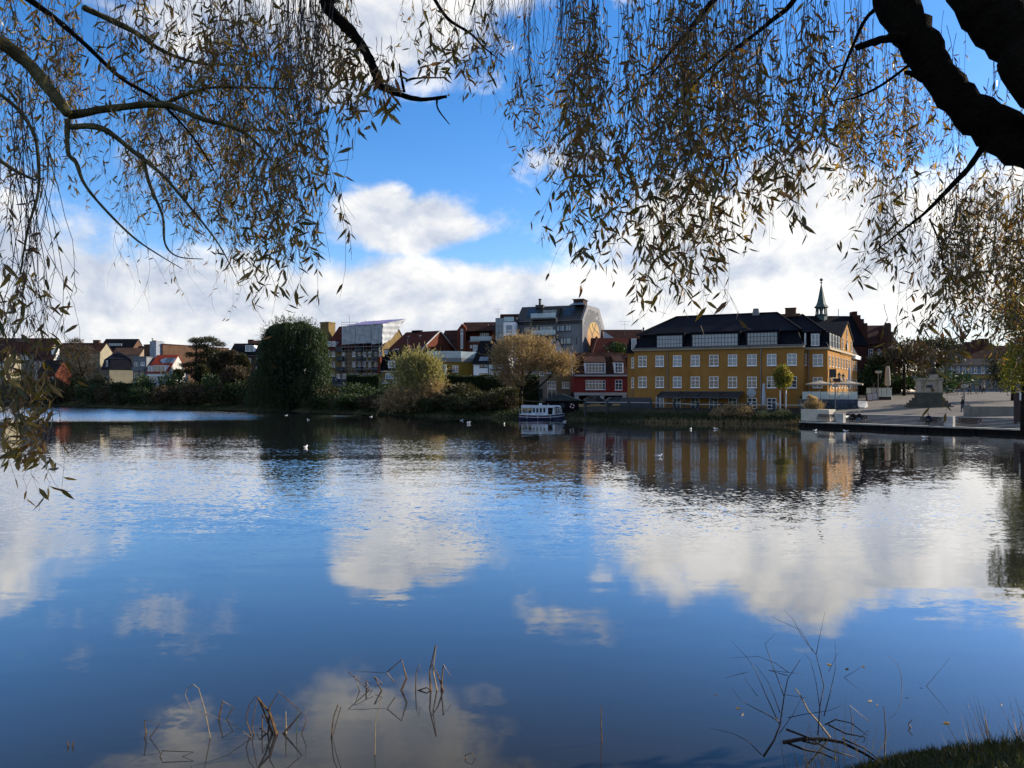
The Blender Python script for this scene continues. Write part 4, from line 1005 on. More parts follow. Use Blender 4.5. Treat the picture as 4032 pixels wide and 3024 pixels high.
winpx(r, f, 4, 1740, 1085, 1982, 1202, cols=6, rows=((.36, .09), (.7, .04))); winpx(r, f, 5, 66, 1043, 150, 1162, cols=2, rows=((.36, .09), (.7, .04)))
m = MB(); zq = f.c(4, 1800, 1274)[1]; m.box(0, sR - .05, -.15, .6, zq, zc - .003); m.build('carport_beam', PALE, r)
for x in (1606, 1918): s = f.c(4, x, 1300)[0]; m = MB(); m.box(s, s + .75, -.1, .5, -1, zq - .002); m.build('carport_pillar', PALE, r)
s = f.c(5, 205, 1250)[0]; m = MB(); m.box(s - .8, s - .05, -.1, .5, -1, zq - .002); m.build('carport_pillar', PALE, r)
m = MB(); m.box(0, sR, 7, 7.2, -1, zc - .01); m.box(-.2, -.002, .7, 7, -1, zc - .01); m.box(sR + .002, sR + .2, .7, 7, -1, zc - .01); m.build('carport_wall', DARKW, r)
sA = f.c(4, 2042, 1100)[0]; m = MB(); m.tube([(sA, -.06, zc), (sA, -.06, ze)], .05, 5); m.build('downpipe', REDW, r)
# roofs behind it
r, f, s1, ze, zr = simple_house('house', 'red tiled roof with green ivy behind the red house', 4, 1835, 2420, 790, 575, 158, 10, BRICKR, TILE_RED, z0=3, deg=2)
IVY = leaf_mat('ivy_leaf', [(.02, .04, .012), (.035, .07, .02), (.05, .08, .02)])
P_ = np.array([[f.c(4, x, y, 2)[0] + rng.normal() * .2, 2.0, f.c(4, x, y, 2)[1]] for x, y in zip(rng.normal(2140, 55, 1800), rng.normal(690, 32, 1800))])
kk = (zr - ze) / 5; P_[:, 1] = np.clip((P_[:, 2] - ze) / kk, -.3, 4.8) - .25 + rng.normal(size=1800) * .05
o = link('ivy', mesh_quads('ivy', leaf_quads(P_, rng.normal(size=(1800, 3)) + [0, -.6, -.5], .4, .32), IVY, rng.random(1800)), r); o['kind'] = 'stuff'
m = MB(); s, z = f.c(4, 1905, 548, 0); s2, z2 = f.c(4, 1822, 757, 0); m.tube([(s2 - .2, -.4, z2), (s - .1, 4.9, zr + .3)], .3, 4); m.build('verge', TILE_BROWN, r)
r, f, s1, ze, zr = simple_house('house', 'long dark brown roof behind the yellow building with a television antenna', 4, 1960, 2460, 640, 472, 176, 11, BRICKB, TILE_BROWN, z0=3, deg=3)
s, z = f.c(5, 182, 350, 3); antenna(r, s, 3, ze, z, 2.6)
m = MB(); sA, zA = f.c(4, 1960, 570); sB, zB = f.c(4, 2030, 480); m.prism([(sA, -.2, zA), (sB + 1.2, -.2, zA), (sA, -.2, zB)], [(sA, 2, zA), (sB + 1.2, 2, zA), (sA, 2, zB)]); m.build('glass_gable', GLASSB, r)

# ------------------------------------------------------------------ the yellow building
YEL = M('plaster_yellow', (.47, .240, .066), .9, .14, .30, fine=.16, stain=.45, bump=.2, bscale=8)
f = Fr(K(5, 292)[0], 120, K(6, 524)[0], 109, z0=1.9)
r = f.root('yellow_building', 'long ochre yellow building with a navy mansard roof and white cross windows', 'building')
L = f.L; WDY = 13.0; ze = f.c(5, 300, 702)[1]; ze = (ze + f.c(5, 2000, 664)[1]) / 2
zm = f.c(5, 1200, 492, 1.1)[1]; zr = f.c(5, 1400, 272, WDY / 2)[1]
m = MB(); m.box(0, L, 0, WDY, -1.5, ze); m.build('wall', YEL, r)
# left wing set back
sl = f.c(5, 213, 720, 1.3)[0]; zwl = f.c(5, 250, 725, 1.3)[1]; m = MB(); m.box(sl, -.002, 1.3, 9, -1.5, zwl); m.build('side_wing_wall', YEL, r)
m = MB(); m.prism([(sl - .2, 1.0, zwl), (-.01, 1.0, zwl), (-.01, 9, zwl), (sl - .2, 9, zwl)], [(sl + .1, 1.9, zm - .4), (-.01, 1.9, zm - .4), (-.01, 8, zm - .4), (sl + .1, 8, zm - .4)]); m.build('side_wing_roof', SLATE, r)
winpx(r, f, 5, 262, 778, 291, 900, t=1.3, cols=1); winpx(r, f, 5, 262, 1015, 291, 1135, t=1.3, cols=1); winpx(r, f, 5, 262, 555, 322, 685, t=1.0, cols=1, rows=(), sill=False, gmat=GLASSB)
# cornice
CORN = M('cornice_cream', (.52, .45, .33), .8, .1, 1)
m = MB(); m.box(-.15, L + .15, -.35, WDY, ze + .002, ze + .34); m.build('cornice', CORN, r)
m = MB(); m.tube([(-.2, -.45, ze + .36), (L + .2, -.45, ze + .36)], .09, 6); m.build('gutter', ZINC, r)
# mansard: steep lower slope, then the hipped upper roof
z0m = ze + .342; a0, a1 = -.15, .95
m = MB(); m.prism([(-.05, a0, z0m), (L + .05, a0, z0m), (L + .05, WDY - a0, z0m), (-.05, WDY - a0, z0m)], [(.8, a1, zm), (L - .8, a1, zm), (L - .8, WDY - a1, zm), (.8, WDY - a1, zm)]); m.build('lower_roof', SLATE, r)
sA = f.c(5, 800, 288, WDY / 2)[0]; sB = f.c(5, 1985, 247, WDY / 2)[0]
m = MB(); k = len(m.v); oh = .55; m.v += [(.8 - oh, a1 - oh, zm + .02), (L - .8 + oh, a1 - oh, zm + .02), (L - .8 + oh, WDY - a1 + oh, zm + .02), (.8 - oh, WDY - a1 + oh, zm + .02), (sA, WDY / 2, zr), (sB, WDY / 2, zr)]
m.f += [(0, 1, 5, 4), (1, 2, 5), (2, 3, 4, 5), (3, 0, 4), (3, 2, 1, 0)]; m.build('upper_roof', SLATE, r)
m = MB(); m.tube([(L - .8 + oh, a1 - oh, zm + .1), (sB, WDY / 2, zr + .06)], .16, 5); m.tube([(sA, WDY / 2, zr + .05), (sB, WDY / 2, zr + .05)], .14, 5); m.tube([(.8 - oh, a1 - oh, zm + .1), (sA, WDY / 2, zr + .06)], .14, 5); m.build('ridge_tile', TILE_BLACK, r)
# the three long studio windows
for (x0, y0, x1, y1, c) in ((560, 522, 868, 680, 9), (980, 508, 1528, 668, 14), (1632, 488, 1995, 655, 9)):
    s0, z1_ = f.c(5, x0, y0, -.2); s2, z0_ = f.c(5, x1, y1, -.2); z0_ = max(z0_, z0m + .05)
    m = MB(); m.box(s0 - .25, s2 + .25, -.18, 2.5, z0_ - .02, z1_ + .25); d = m.build('long_dormer', SLATE, r)
    m = MB(); m.box(s0 - .35, s2 + .35, -.32, 2.6, z1_ + .252, z1_ + .36); m.build('dormer_roof', SLATE, d)
    window(d, s0, z0_ + .05, s2 - s0, z1_ - z0_, -.18, c, ((.33, .06), (.70, .06)), DARKF, GLASSB, False, .09, .06)
    m = MB(); m.box(s0 - .1, s2 + .1, -.3, -.182, z0_ - .06, z0_ + .04); m.build('dormer_sill', PALE, d)
# window grid
X1 = [(345, 441), (548, 648), (755, 857), (966, 1071), (1185, 1292), (1408, 1516), (1635, 1748), (1870, 1983)]
for i, (x0, x1) in enumerate(X1):
    g = GLASSB if i in (1, 2, 3, 5, 6, 7) else GLASS
    winpx(r, f, 5, x0, 758 - i * 3, x1, 884 - i * 1.8, gmat=g)
    winpx(r, f, 5, x0, 1006 - i * .3, x1, 1132 + i * .6, gmat=GLASSB if i in (2,) else GLASS)
winpx(r, f, 6, 370, 850, 465, 960, gmat=GLASSB); winpx(r, f, 6, 370, 1070, 465, 1180)
for (x0, x1, nm) in ((755, 845, 'window'), (966, 1068, 'window'), (1185, 1288, 'window'), (1412, 1512, 'window'), (1638, 1746, 'window'), (1870, 1980, 'window')):
    winpx(r, f, 5, x0, 1258, x1, 1388, name=nm)
winpx(r, f, 5, 552, 1250, 645, 1400, cols=2, rows=(), gmat=GLASSB, name='door', fmat=WHITE)
for x in (690, 1795): s = f.c(5, x, 900)[0]; m = MB(); m.tube([(s, -.09, -1.2), (s, -.09, ze)], .07, 6); m.build('downpipe', ZINC, r)
# round plaque
s, z = f.c(5, 1686, 1198); rr = (f.c(5, 1742, 1198)[0] - f.c(5, 1631, 1198)[0]) / 2; PLQ = M('plaque_blue_white', (.50, .55, .60), .6, .06, 2)
m = MB(); n = 40
for (ra, ya) in ((rr, 0), (rr, -.07), (rr - .1, -.09), (rr - .14, -.06), (0.001, -.06)):
    for j in range(n): a_ = 2 * PI * j / n; m.v.append((s + ra * math.cos(a_), ya, z + ra * math.sin(a_)))
for i in range(4):
    for j in range(n): j2 = (j + 1) % n; m.f.append((i * n + j, i * n + j2, (i + 1) * n + j2, (i + 1) * n + j))
pl = m.build('round_plaque', PLQ, r, smooth=False)
for k_ in (-.5, 0, .5):
    pts = []
    for i in range(13):
        q = -1 + i / 6; x_ = q * rr * .72; z_ = k_ * rr * .95 + .28 * rr * q + .10 * rr * math.sin(q * 4)
        if math.hypot(x_, z_) < rr - .2: pts.append((s + x_, -.07, z + z_))
    if len(pts) > 2: m = MB(); m.tube(pts, .035, 5); m.build('relief_curl', PLQ, pl)
# roof bits
s, z = f.c(5, 1742, 197, WDY / 2); m = MB(); m.prism([(s - .55, WDY / 2 - .55, zr - .3), (s + .55, WDY / 2 - .55, zr - .3), (s + .55, WDY / 2 + .55, zr - .3), (s - .55, WDY / 2 + .55, zr - .3)], [(s - .38, WDY / 2 - .38, z), (s + .38, WDY / 2 - .38, z), (s + .38, WDY / 2 + .38, z), (s - .38, WDY / 2 + .38, z)]); m.build('roof_ventilator', ZINC, r)
s, z = f.c(5, 402, 420, 4); m = MB(); m.tube([(s, 4, zm), (s, 4, z)], .16, 6); m.build('roof_vent', ZINC, r)
# dark canopy over the ground floor terrace
s0, zc = f.c(5, 565, 1240, -3.0); s2, zc2 = f.c(5, 1545, 1205, -3.0); zw = f.c(5, 700, 1192, 0)[1]; zfr = (f.c(5, 600, 1246, -3)[1] + f.c(5, 1400, 1240, -3)[1]) / 2
ca = f.root('terrace_canopy', 'long dark canopy frame with glass roof over the yellow building terrace', 'canopy')
m = MB(); slab(m, (s0, -3.0, zfr), (s2, -3.0, zfr), (s2, -.1, zw), (s0, -.1, zw), .06); m.build('glass_roof', M('canopy_felt', (.02, .022, .026), .7), ca)
m = MB(); m.box(s0, s2, -3.1, -2.95, zfr - .2, zfr - .003); m.build('front_beam', DARKF, ca); m = MB(); m.box(s0, s2, -.1, -.003, zw - .08, zw + .18); m.build('wall_beam', DARKF, ca)
for i in range(5):
    q = s0 + (s2 - s0) * i / 4; m = MB(); slab(m, (q - .07, -2.95, zfr + .065), (q + .07, -2.95, zfr + .065), (q + .07, -.11, zw + .065), (q - .07, -.11, zw + .065), .12); m.build('rafter', DARKF, ca)
for i in range(4):
    q = s0 + .2 + (s2 - s0 - .4) * i / 3; m = MB(); m.box(q - .06, q + .06, -3.08, -2.97, -1, zfr - .21); m.build('post', DARKF, ca)
# dark hoarding and outside stair at the left end
s0, z1_ = f.c(5, 290, 1252, -2.0); s2, _ = f.c(5, 497, 1252, -2.0); m = MB(); m.box(s0 - 2.2, s2, -2.0, -1.85, -1.5, z1_); hb = m.build('hoarding', DARKF)
hb.location = (f.O.x, f.O.y, f.z0); hb.rotation_euler = (0, 0, f.rz); tag(hb, 'dark board screen in front of the left end of the yellow building', 'screen')
es = f.root('outside_stair', 'small steel outside stair between the red house and the yellow building', 'stair')
s0, zt_ = f.c(5, 285, 1110, .4)
for i in range(6):
    m = MB(); q = f.c(5, 215 + i * 12, 1250, .4)[0]; m.box(q, q + .42, .2, 1.2, .2 + i * .24, .26 + i * .24); m.build('tread', ZINC, es)
q0 = f.c(5, 215, 1250, .4)[0]; q1 = f.c(5, 282, 1250, .4)[0]; m = MB(); m.tube([(q0, .2, .3), (q1, .2, 1.8)], .04, 4); m.tube([(q0, .2, 1.3), (q1, .2, 2.8)], .03, 4)
for k_ in (0, .5, 1): m.tube([(q0 + (q1 - q0) * k_, .2, .3 + 1.5 * k_), (q0 + (q1 - q0) * k_, .2, 1.3 + 1.5 * k_)], .03, 4)
m.build('handrail', ZINC, es)

# ---- right hand block and sunlit side of the same building
TB = 2.4
sC0, _ = f.c(6, 540, 900, TB); sC1, zeb = f.c(6, 765, 805, TB)
c0 = f.O + f.d * sC1 + f.w * TB                     # the corner
uE, _ = K(6, 1052)
DE = c0.y + 27.0; g = Fr(2016 + c0.x / c0.y * F, c0.y, uE, DE, z0=1.9)
r = f.root('yellow_corner_building', 'yellow corner building with a sunlit gabled side facing the square', 'building')
LG = g.L
def gl(s, t=0.0, z=0.0):
    """side-plane coordinates to this root's own axes"""
    p = g.O + g.d * s + g.w * t - f.O; return (p.dot(f.d), p.dot(f.w), z)
A = (sC0 - 3.0, TB); back = 11.0
m = MB(); pl_ = [(sC0 - 2.5, TB), (sC1, TB), gl(LG)[:2], gl(LG, back)[:2], (sC0 - 2.5, TB + 11)]
m.prism([(x, y, -1.5) for x, y in pl_], [(x, y, zeb) for x, y in pl_]); m.build('wall', YEL, r)
m = MB(); e = .3
m.prism([(sC0 - 2.5, TB - e, zeb + .002), (sC1 + e, TB - e, zeb + .002), gl(LG, -e, zeb + .002), gl(LG, 3, zeb + .002), (sC0 - 2.5, TB + 3, zeb + .002)], [(sC0 - 2.5, TB - e, zeb + .3), (sC1 + e, TB - e, zeb + .3), gl(LG, -e, zeb + .3), gl(LG, 3, zeb + .3), (sC0 - 2.5, TB + 3, zeb + .3)]); m.build('cornice', CORN, r)
zmb = f.c(6, 680, 635, TB + 1)[1]; zb0 = zeb + .302
c1 = gl(LG); m = MB()
m.prism([(sC0 - 2.5, TB - .15, zb0), (sC1 + .15, TB - .15, zb0), gl(LG, -.15, zb0), gl(LG, back, zb0), (sC0 - 2.5, TB + 11, zb0)],
        [(sC0 - 2.5, TB + 1, zmb), (sC1 - .9, TB + 1, zmb), gl(LG - .5, 1.0, zmb), gl(LG - .5, back - 1, zmb), (sC0 - 2.5, TB + 10, zmb)]); m.build('lower_roof', SLATE, r)
# hipped top over the corner, then a lower ridge running back behind the gable
zt = f.c(6, 515, 468, TB + 5.5)[1]; sP = f.c(6, 515, 468, TB + 5.5)[0]; sQ = f.c(6, 375, 478, TB + 5.5)[0]
m = MB(); m.v += [(sC0 - 2.5, TB + .5, zmb + .02), (sC1 - .4, TB + .5, zmb + .02), gl(LG, .55, zmb + .02), gl(LG, back, zmb + .02), (sC0 - 2.5, TB + 11, zmb + .02), (sP, TB + 5.5, zt), (sQ, TB + 5.5, zt), gl(LG - 5, 5.5, zt - .6)]
m.f += [(0, 1, 5, 6), (1, 2, 7, 5), (2, 3, 7), (3, 4, 6, 5, 7), (4, 0, 6)]; m.build('upper_roof', SLATE, r)
m = MB(); p1 = Vector((sC1 - .4, TB + .5, zmb + .1)); m.tube([p1, (sP, TB + 5.5, zt + .05)], .15, 5); m.build('ridge_tile', TILE_BLACK, r)
winpx(r, f, 6, 620, 853, 717, 968, t=TB, gmat=GLASSB); winpx(r, f, 6, 620, 1078, 715, 1180, t=TB, gmat=GLASS); winpx(r, f, 6, 535, 850, 555, 960, t=TB, cols=1)
dormpx(r, f, 6, 595, 648, 692, 780, TB - .1, 2.5, SLATE, SLATE, cols=2, rows=((.5, .05),), gmat=GLASSB)
dormpx(r, f, 6, 528, 640, 560, 770, TB - .1, 2.5, SLATE, SLATE, cols=1, rows=(), gmat=GLASSB)
s, z = f.c(6, 405, 410, TB + 5.5); chimney(r, s, TB + 5.5, zt - .5, z, 1.5, 1.1, BRICKB); m = MB(); m.box(s - 1.6, s + 1.4, TB + 4.6, TB + 6.2, zt - .3, zt + .15); m.build('chimney_base', BRICKB, r)
s = f.c(6, 577, 800, TB)[0]; m = MB(); m.tube([(s, TB - .08, -1), (s, TB - .08, zeb)], .07, 6); m.build('downpipe', ZINC, r)
grz = g.rz - f.rz
def gwin(s, z, w, h, t=-.002, **k):
    x, y, _ = gl(s, t); o = window(r, x, z, w, h, y, **k); o.rotation_euler = (0, 0, grz); return o
LIT = M('white_frame_sunlit', (.72, .68, .60), .5, .05, 2)  # frame white with the sun's warmth put into the colour
ns = 11; zt1 = f.c(6, 668, 968, TB)[1]; zt2 = f.c(6, 668, 1180, TB)[1]
sgA, sgB = g.c(6, 885, 800)[0], g.c(6, 1000, 800)[0]
for i in range(ns):
    s = .9 + i * (LG - 2.4) / (ns - 1)
    gwin(s, zt1, 1.0, 1.55, fmat=LIT); gwin(s, zt2, 1.0, 1.55, fmat=LIT)
    if i % 2 == 0: gwin(s, -.1, 1.0, 1.6, fmat=LIT)
# gable bay
zg1 = g.c(6, 942, 545)[1]; zg0 = g.c(6, 890, 690)[1]; mid = (sgA + sgB) / 2
m = MB(); pr = [(sgA, zeb - .2), (sgA, zg0), (mid, zg1), (sgB, zg0), (sgB, zeb - .2)]
m.prism([gl(s, -.12, z) for s, z in pr], [gl(s, 9, z) for s, z in pr]); m.build('gable_wall', YEL, r)
m = MB(); kk = (zg1 - zg0) / (mid - sgA)
for (sa, sb) in ((sgA - .3, mid), (sgB + .3, mid)):
    za = zg0 - .3 * kk; pa, pb = (sa, za), (sb, zg1)
    q = [gl(sa, -.3, za + .03), gl(sb, -.3, zg1 + .03), gl(sb, 9, zg1 + .03), gl(sa, 9, za + .03)]
    m.hexa(q + [(x, y, z + .2) for x, y, z in q])
m.build('gable_roof', TILE_BLACK, r)
for s in (sgA + 1.0, mid - .6, sgB - 2.2): gwin(s, zeb + .7, 1.1, 1.7, t=-.14, fmat=LIT)
gwin(mid - .5, zg0 + .4, .8, 1.3, t=-.14, fmat=LIT, cols=1)
m = MB(); 
for i in range(16): pass
# small clock-like shield and three lamps on the sunlit wall
x, y, z = gl(mid - .9, -.25, zeb + .2)
sh = MB(); sh.lathe([(.02, 0), (.55, .02), (.55, .12), (.02, .14)], (0, 0, 0), 18); so = sh.build('wall_shield', PALE, r, loc=(x, y, zeb + 1.2)); so.rotation_euler = (PI / 2, 0, grz)
dn = (sgA - .8) / 4
for i in range(4):
    s = .7 + i * dn; x, y, _ = gl(s, -.12); w_ = dn * .62
    m = MB(); q = [gl(s, -.1, zb0 + .05), gl(s + w_, -.1, zb0 + .05), gl(s + w_, 1.6, zb0 + .05), gl(s, 1.6, zb0 + .05)]; m.hexa(q + [(a_, b_, zmb - .15) for a_, b_, c_ in q]); m.build('dormer', SLATE, r)
    gwin(s + .12, zb0 + .12, w_ - .24, zmb - zb0 - .4, t=-.102, cols=2, rows=((.5, .05),), fmat=LIT, gmat=GLASSB, sill=False)
m = MB(); q = [gl(sgB + .2, -.6, zeb - .5), gl(LG + .4, -.6, zeb - .5), gl(LG + .4, 1, zeb - .5), gl(sgB + .2, 1, zeb - .5)]; m.hexa(q + [(a_, b_, zeb + .1) for a_, b_, c_ in q]); m.build('bay_cornice', WHITE, r)
LAMPM = M('lantern_black', (.015, .015, .018), .5); LAMPG = M('lantern_glass', (.6, .55, .42), .3)
for (x_, y_) in ((878, 1070), (917, 1080)):
    s, z = g.c(6, x_, y_, -1.0); la = thing('wall_lantern', 'old style wall lantern on the sunlit yellow wall', 'lantern', (0, 0, 0), 0, 'wall lanterns on the sunlit wall')
    p = g.O + g.d * s + g.w * -1.0; la.location = (p.x, p.y, z + g.z0); la['label'] = 'nearer black lantern on the sunlit yellow wall' if x_ < 900 else 'farther black lantern on the sunlit yellow wall'
    m = MB(); m.lathe([(.16, -.35), (.26, .2)], n=6); m.build('lamp_glass', LAMPG, la); m = MB(); m.lathe([(.34, .201), (.12, .45), (.03, .62)], n=6); m.build('lamp_cap', LAMPM, la)
    m = MB(); m.tube([(0, 0, -.36), (0, 0, -.6), (g.w.x * .5, g.w.y * .5, -.7), (g.w.x * 1.0, g.w.y * 1.0, -.7)], .04, 5); m.build('bracket', LAMPM, la)
s, z = g.c(6, 805, 1040, -.5); p = g.O + g.d * s + g.w * -.6
sg = thing('hanging_sign', 'dark hanging shop sign near the corner of the sunlit wall', 'sign', (p.x, p.y, z + g.z0), g.rz); m = MB(); m.box(-.05, .05, -.5, .45, -.6, .6); m.build('board', LAMPM, sg); m = MB(); m.tube([(0, .6, .65), (0, -.5, .65)], .03, 4); m.build('bracket', LAMPM, sg)
s, z = g.c(6, 862, 1100, -.9); p = g.O + g.d * s + g.w * -.9; sg = thing('awning_sign', 'small white and black projecting sign above the cafe parasols', 'sign', (p.x, p.y, z + g.z0), g.rz); m = MB(); m.box(-.7, .7, -.5, .5, -.35, .15); m.build('box', LAMPM, sg); m = MB(); m.box(-.5, .5, -.53, -.502, -.05, .12); m.build('face', WHITE, sg)

# ------------------------------------------------------------------ turret, brick hall and the far side of the square
COPPER = M('copper_green', (.030, .075, .070), .6, .3, 2, c2=(.06, .12, .11))
f = Fr(K(6, 545)[0], 150, deg=-4, z0=4.0); r = f.root('brick_hall', 'brick hall with a stepped gable and a copper ridge turret behind the yellow building', 'church hall')
s1, zr = f.c(6, 990, 488, 6); ze = zr - 6
DKR = M('brick_dark_red', (.085, .036, .028), .9, .2, .6, fine=.35); house_shell(r, -10, s1, 12, ze, zr, DKR, TILE_BLACK, gutter=False)
for i, (x, y) in enumerate(((980, 440), (1040, 482), (1065, 525), (1075, 570))):
    s, z = f.c(6, x, y, 6); q = 6 + (i - .5) * 1.4 if i else 6
    m = MB(); m.box(s1 + .2, s1 + .9, 6 - .9 - i * 1.3, 6 + .9 + i * 1.3, ze - 4, z); m.build('gable_step', DKR, r) if i == 0 else None
    if i:
        m = MB(); m.box(s1 + .2, s1 + .9, 6 + .9 + (i - 1) * 1.3 + .002, 6 + .9 + i * 1.3, ze - 4, z); m.build('gable_step', DKR, r)
        m = MB(); m.box(s1 + .2, s1 + .9, 6 - .9 - i * 1.3, 6 - .9 - (i - 1) * 1.3 - .002, ze - 4, z); m.build('gable_step', DKR, r)
sx, zb_ = f.c(6, 703, 470, 6)
def tz(y): return f.c(6, 703, y, 6)[1]
def tr(w_): return w_ / 2 / 2.476 / F * 156
m = MB(); m.lathe([(tr(118), zr - 1.2), (tr(112), tz(482)), (tr(125), tz(474)), (tr(125), tz(468)), (tr(80), tz(464))], (sx, 6, 0), 8); m.build('turret_base', COPPER, r)
for j in range(8):
    a_ = 2 * PI * (j + .5) / 8; m = MB(); m.tube([(sx + tr(96) * math.cos(a_), 6 + tr(96) * math.sin(a_), tz(468)), (sx + tr(88) * math.cos(a_), 6 + tr(88) * math.sin(a_), tz(402))], .17, 5); m.build('turret_post', COPPER, r)
m = MB(); m.lathe([(tr(36), tz(468)), (tr(30), tz(440)), (tr(46), tz(404))], (sx, 6, 0), 8); m.build('bell', LAMPM, r)
m = MB(); m.lathe([(tr(100), tz(408)), (tr(142), tz(398)), (tr(138), tz(392)), (tr(104), tz(376)), (tr(78), tz(340)), (tr(56), tz(290)), (tr(30), tz(220)), (tr(6), tz(165))], (sx, 6, 0), 8); m.build('spire', COPPER, r)
m = MB(); m.tube([(sx, 6, tz(168)), (sx, 6, tz(108))], .05, 5); m.ellipsoid((sx, 6, tz(156)), (.22, .22, .22), 8, 5); m.ellipsoid((sx, 6, tz(128)), (.35, .35, .3), 8, 5); m.build('finial', COPPER, r)
s, z = f.c(6, 869, 412, 6); m = MB(); m.tube([(s, 6, zr - .5), (s, 6, z)], .06, 4); m.build('mast', ZINC, r)
# stepped gable hall on the right
f = Fr(K(7, 195)[0], 152, deg=8, z0=4.0); r = f.root('brick_hall', 'large dark brick hall with stepped gables behind the square', 'hall')
s1, ze = f.c(7, 640, 560); zr = f.c(7, 400, 372, 7)[1]; DKB = M('brick_dark', (.10, .055, .042), .9, .2, .6, fine=.35)
house_shell(r, 0, s1, 14, ze, zr, DKB, TILE_BROWN, gutter=False)
for i in range(5):
    z = zr + .6 - i * 1.9
    for sg_ in ((-1, 1) if i else (1,)):
        lo_, hi_ = (-.9, .9) if i == 0 else sorted((sg_ * (.9 + (i - 1) * 1.45 + .002), sg_ * (.9 + i * 1.45)))
        m = MB(); m.box(s1 + .2, s1 + .8, 7 + lo_, 7 + hi_, 0, z); m.build('gable_step', DKB, r)
# front gable wing, stepped, facing the lake
sA, sB = f.c(7, 500, 400, -3)[0], f.c(7, 630, 400, -3)[0]; mid = (sA + sB) / 2; hw = (sB - sA) / 2; zt = f.c(7, 560, 345, -3)[1]
for i in range(5):
    for sg_ in ((-1, 1) if i else (1,)):
        lo_, hi_ = (-hw * .2, hw * .2) if i == 0 else sorted((sg_ * (hw * .2 * i + .002), sg_ * hw * .2 * (i + 1)))
        m = MB(); m.box(mid + lo_, mid + hi_, -3, 3, 0, zt - i * 1.5); m.build('gable_step', DKB, r)
for x in (240, 330, 430): winpx(r, f, 7, x, 620, x + 50, 720, cols=2); winpx(r, f, 7, x, 780, x + 50, 870, cols=2)
winpx(r, f, 7, 470, 765, 520, 860, cols=2)
# dark house with chimneys farther right and the row of shops
f = Fr(K(7, 1300)[0], 205, deg=6, z0=4.0); r = f.root('house', 'dark long roofed house with a row of chimneys behind the trees at right', 'house')
s1, ze = f.c(7, 2150, 760); zr = f.c(7, 1600, 590, 6)[1]; house_shell(r, 0, s1, 12, ze, zr, DKB, TILE_BROWN, gutter=False)
for (x, y) in ((1340, 572), (1432, 548), (1512, 525), (1580, 512)):
    s, z = f.c(7, x, y, 6); chimney(r, s, 6, zr - 1.5, z, 2.2, 1.6, DKB)
f = Fr(K(7, 1090)[0], 172, deg=4, z0=3.8); r = f.root('shop_row', 'pale blue white shop row with blue and yellow fascia behind the monument', 'shops')
s1, ze = f.c(7, 2200, 800); PBL = M('plaster_pale_blue', (.24, .29, .34), .9, .1, .5, stain=.15); zr = f.c(7, 1500, 735, 5)[1]
house_shell(r, 0, s1, 10, ze, zr, PBL, TILE_BLACK)
for x in (1120, 1230, 1290, 1355, 1418, 1480, 1560, 1650, 1740): winpx(r, f, 7, x, 810, x + 30, 885, cols=1, rows=((.4, .06),))
sA, zA = f.c(7, 1250, 945, -.4); sB, zB = f.c(7, 1440, 905, -.4); m = MB(); m.box(sA, sB, -.5, -.003, zA, zB); m.build('blue_fascia', M('fascia_blue', (.04, .14, .32), .5), r)
sA, zA = f.c(7, 1442, 945, -.4); sB, zB = f.c(7, 1760, 905, -.4); m = MB(); m.box(sA, sB, -.5, -.003, zA, zB); m.build('yellow_fascia', M('fascia_yellow', (.45, .30, .05), .5), r)
m = MB(); sA, zA = f.c(7, 1240, 896, -.6); sB = f.c(7, 1900, 896, -.6)[0]; m.box(sA, sB, -.9, -.003, zA, zA + .18); m.build('shop_awning_rail', PALE, r)
for x in (1260, 1330, 1400, 1480, 1560, 1640, 1720): winpx(r, f, 7, x, 952, x + 55, 1062, cols=1, rows=(), fmat=DARKF, sill=False)

# ------------------------------------------------------------------ far vegetation
ALB[0] = .85
BARK = M('bark_dark', (.030, .024, .018), .95, .35, 3, fine=.4, bump=.8, bscale=14)
L_GREEN = leaf_mat('leaf_dark_green', [(.012, .026, .010), (.022, .045, .014), (.035, .062, .016), (.016, .034, .012)], .6, .25, .3)
L_OLIVE = leaf_mat('leaf_olive', [(.030, .030, .012), (.045, .045, .016), (.022, .032, .012), (.055, .042, .018)], .6, .25, .3)
L_BROWN = leaf_mat('leaf_brown_twig', [(.045, .032, .020), (.065, .045, .022), (.035, .030, .016)], .7, .2, .3)
L_GOLD = leaf_mat('leaf_gold_willow', [(.20, .18, .07), (.34, .31, .13), (.11, .12, .05), (.46, .43, .22)], .6, .35, .3)
L_TAN = leaf_mat('leaf_tan_willow', [(.20, .13, .062), (.32, .22, .115), (.12, .10, .05), (.46, .35, .21)], .6, .3, .3)
L_YG = leaf_mat('leaf_yellow_green', [(.15, .17, .022), (.24, .21, .03), (.08, .11, .018), (.28, .20, .04)], .55, .4, .4)


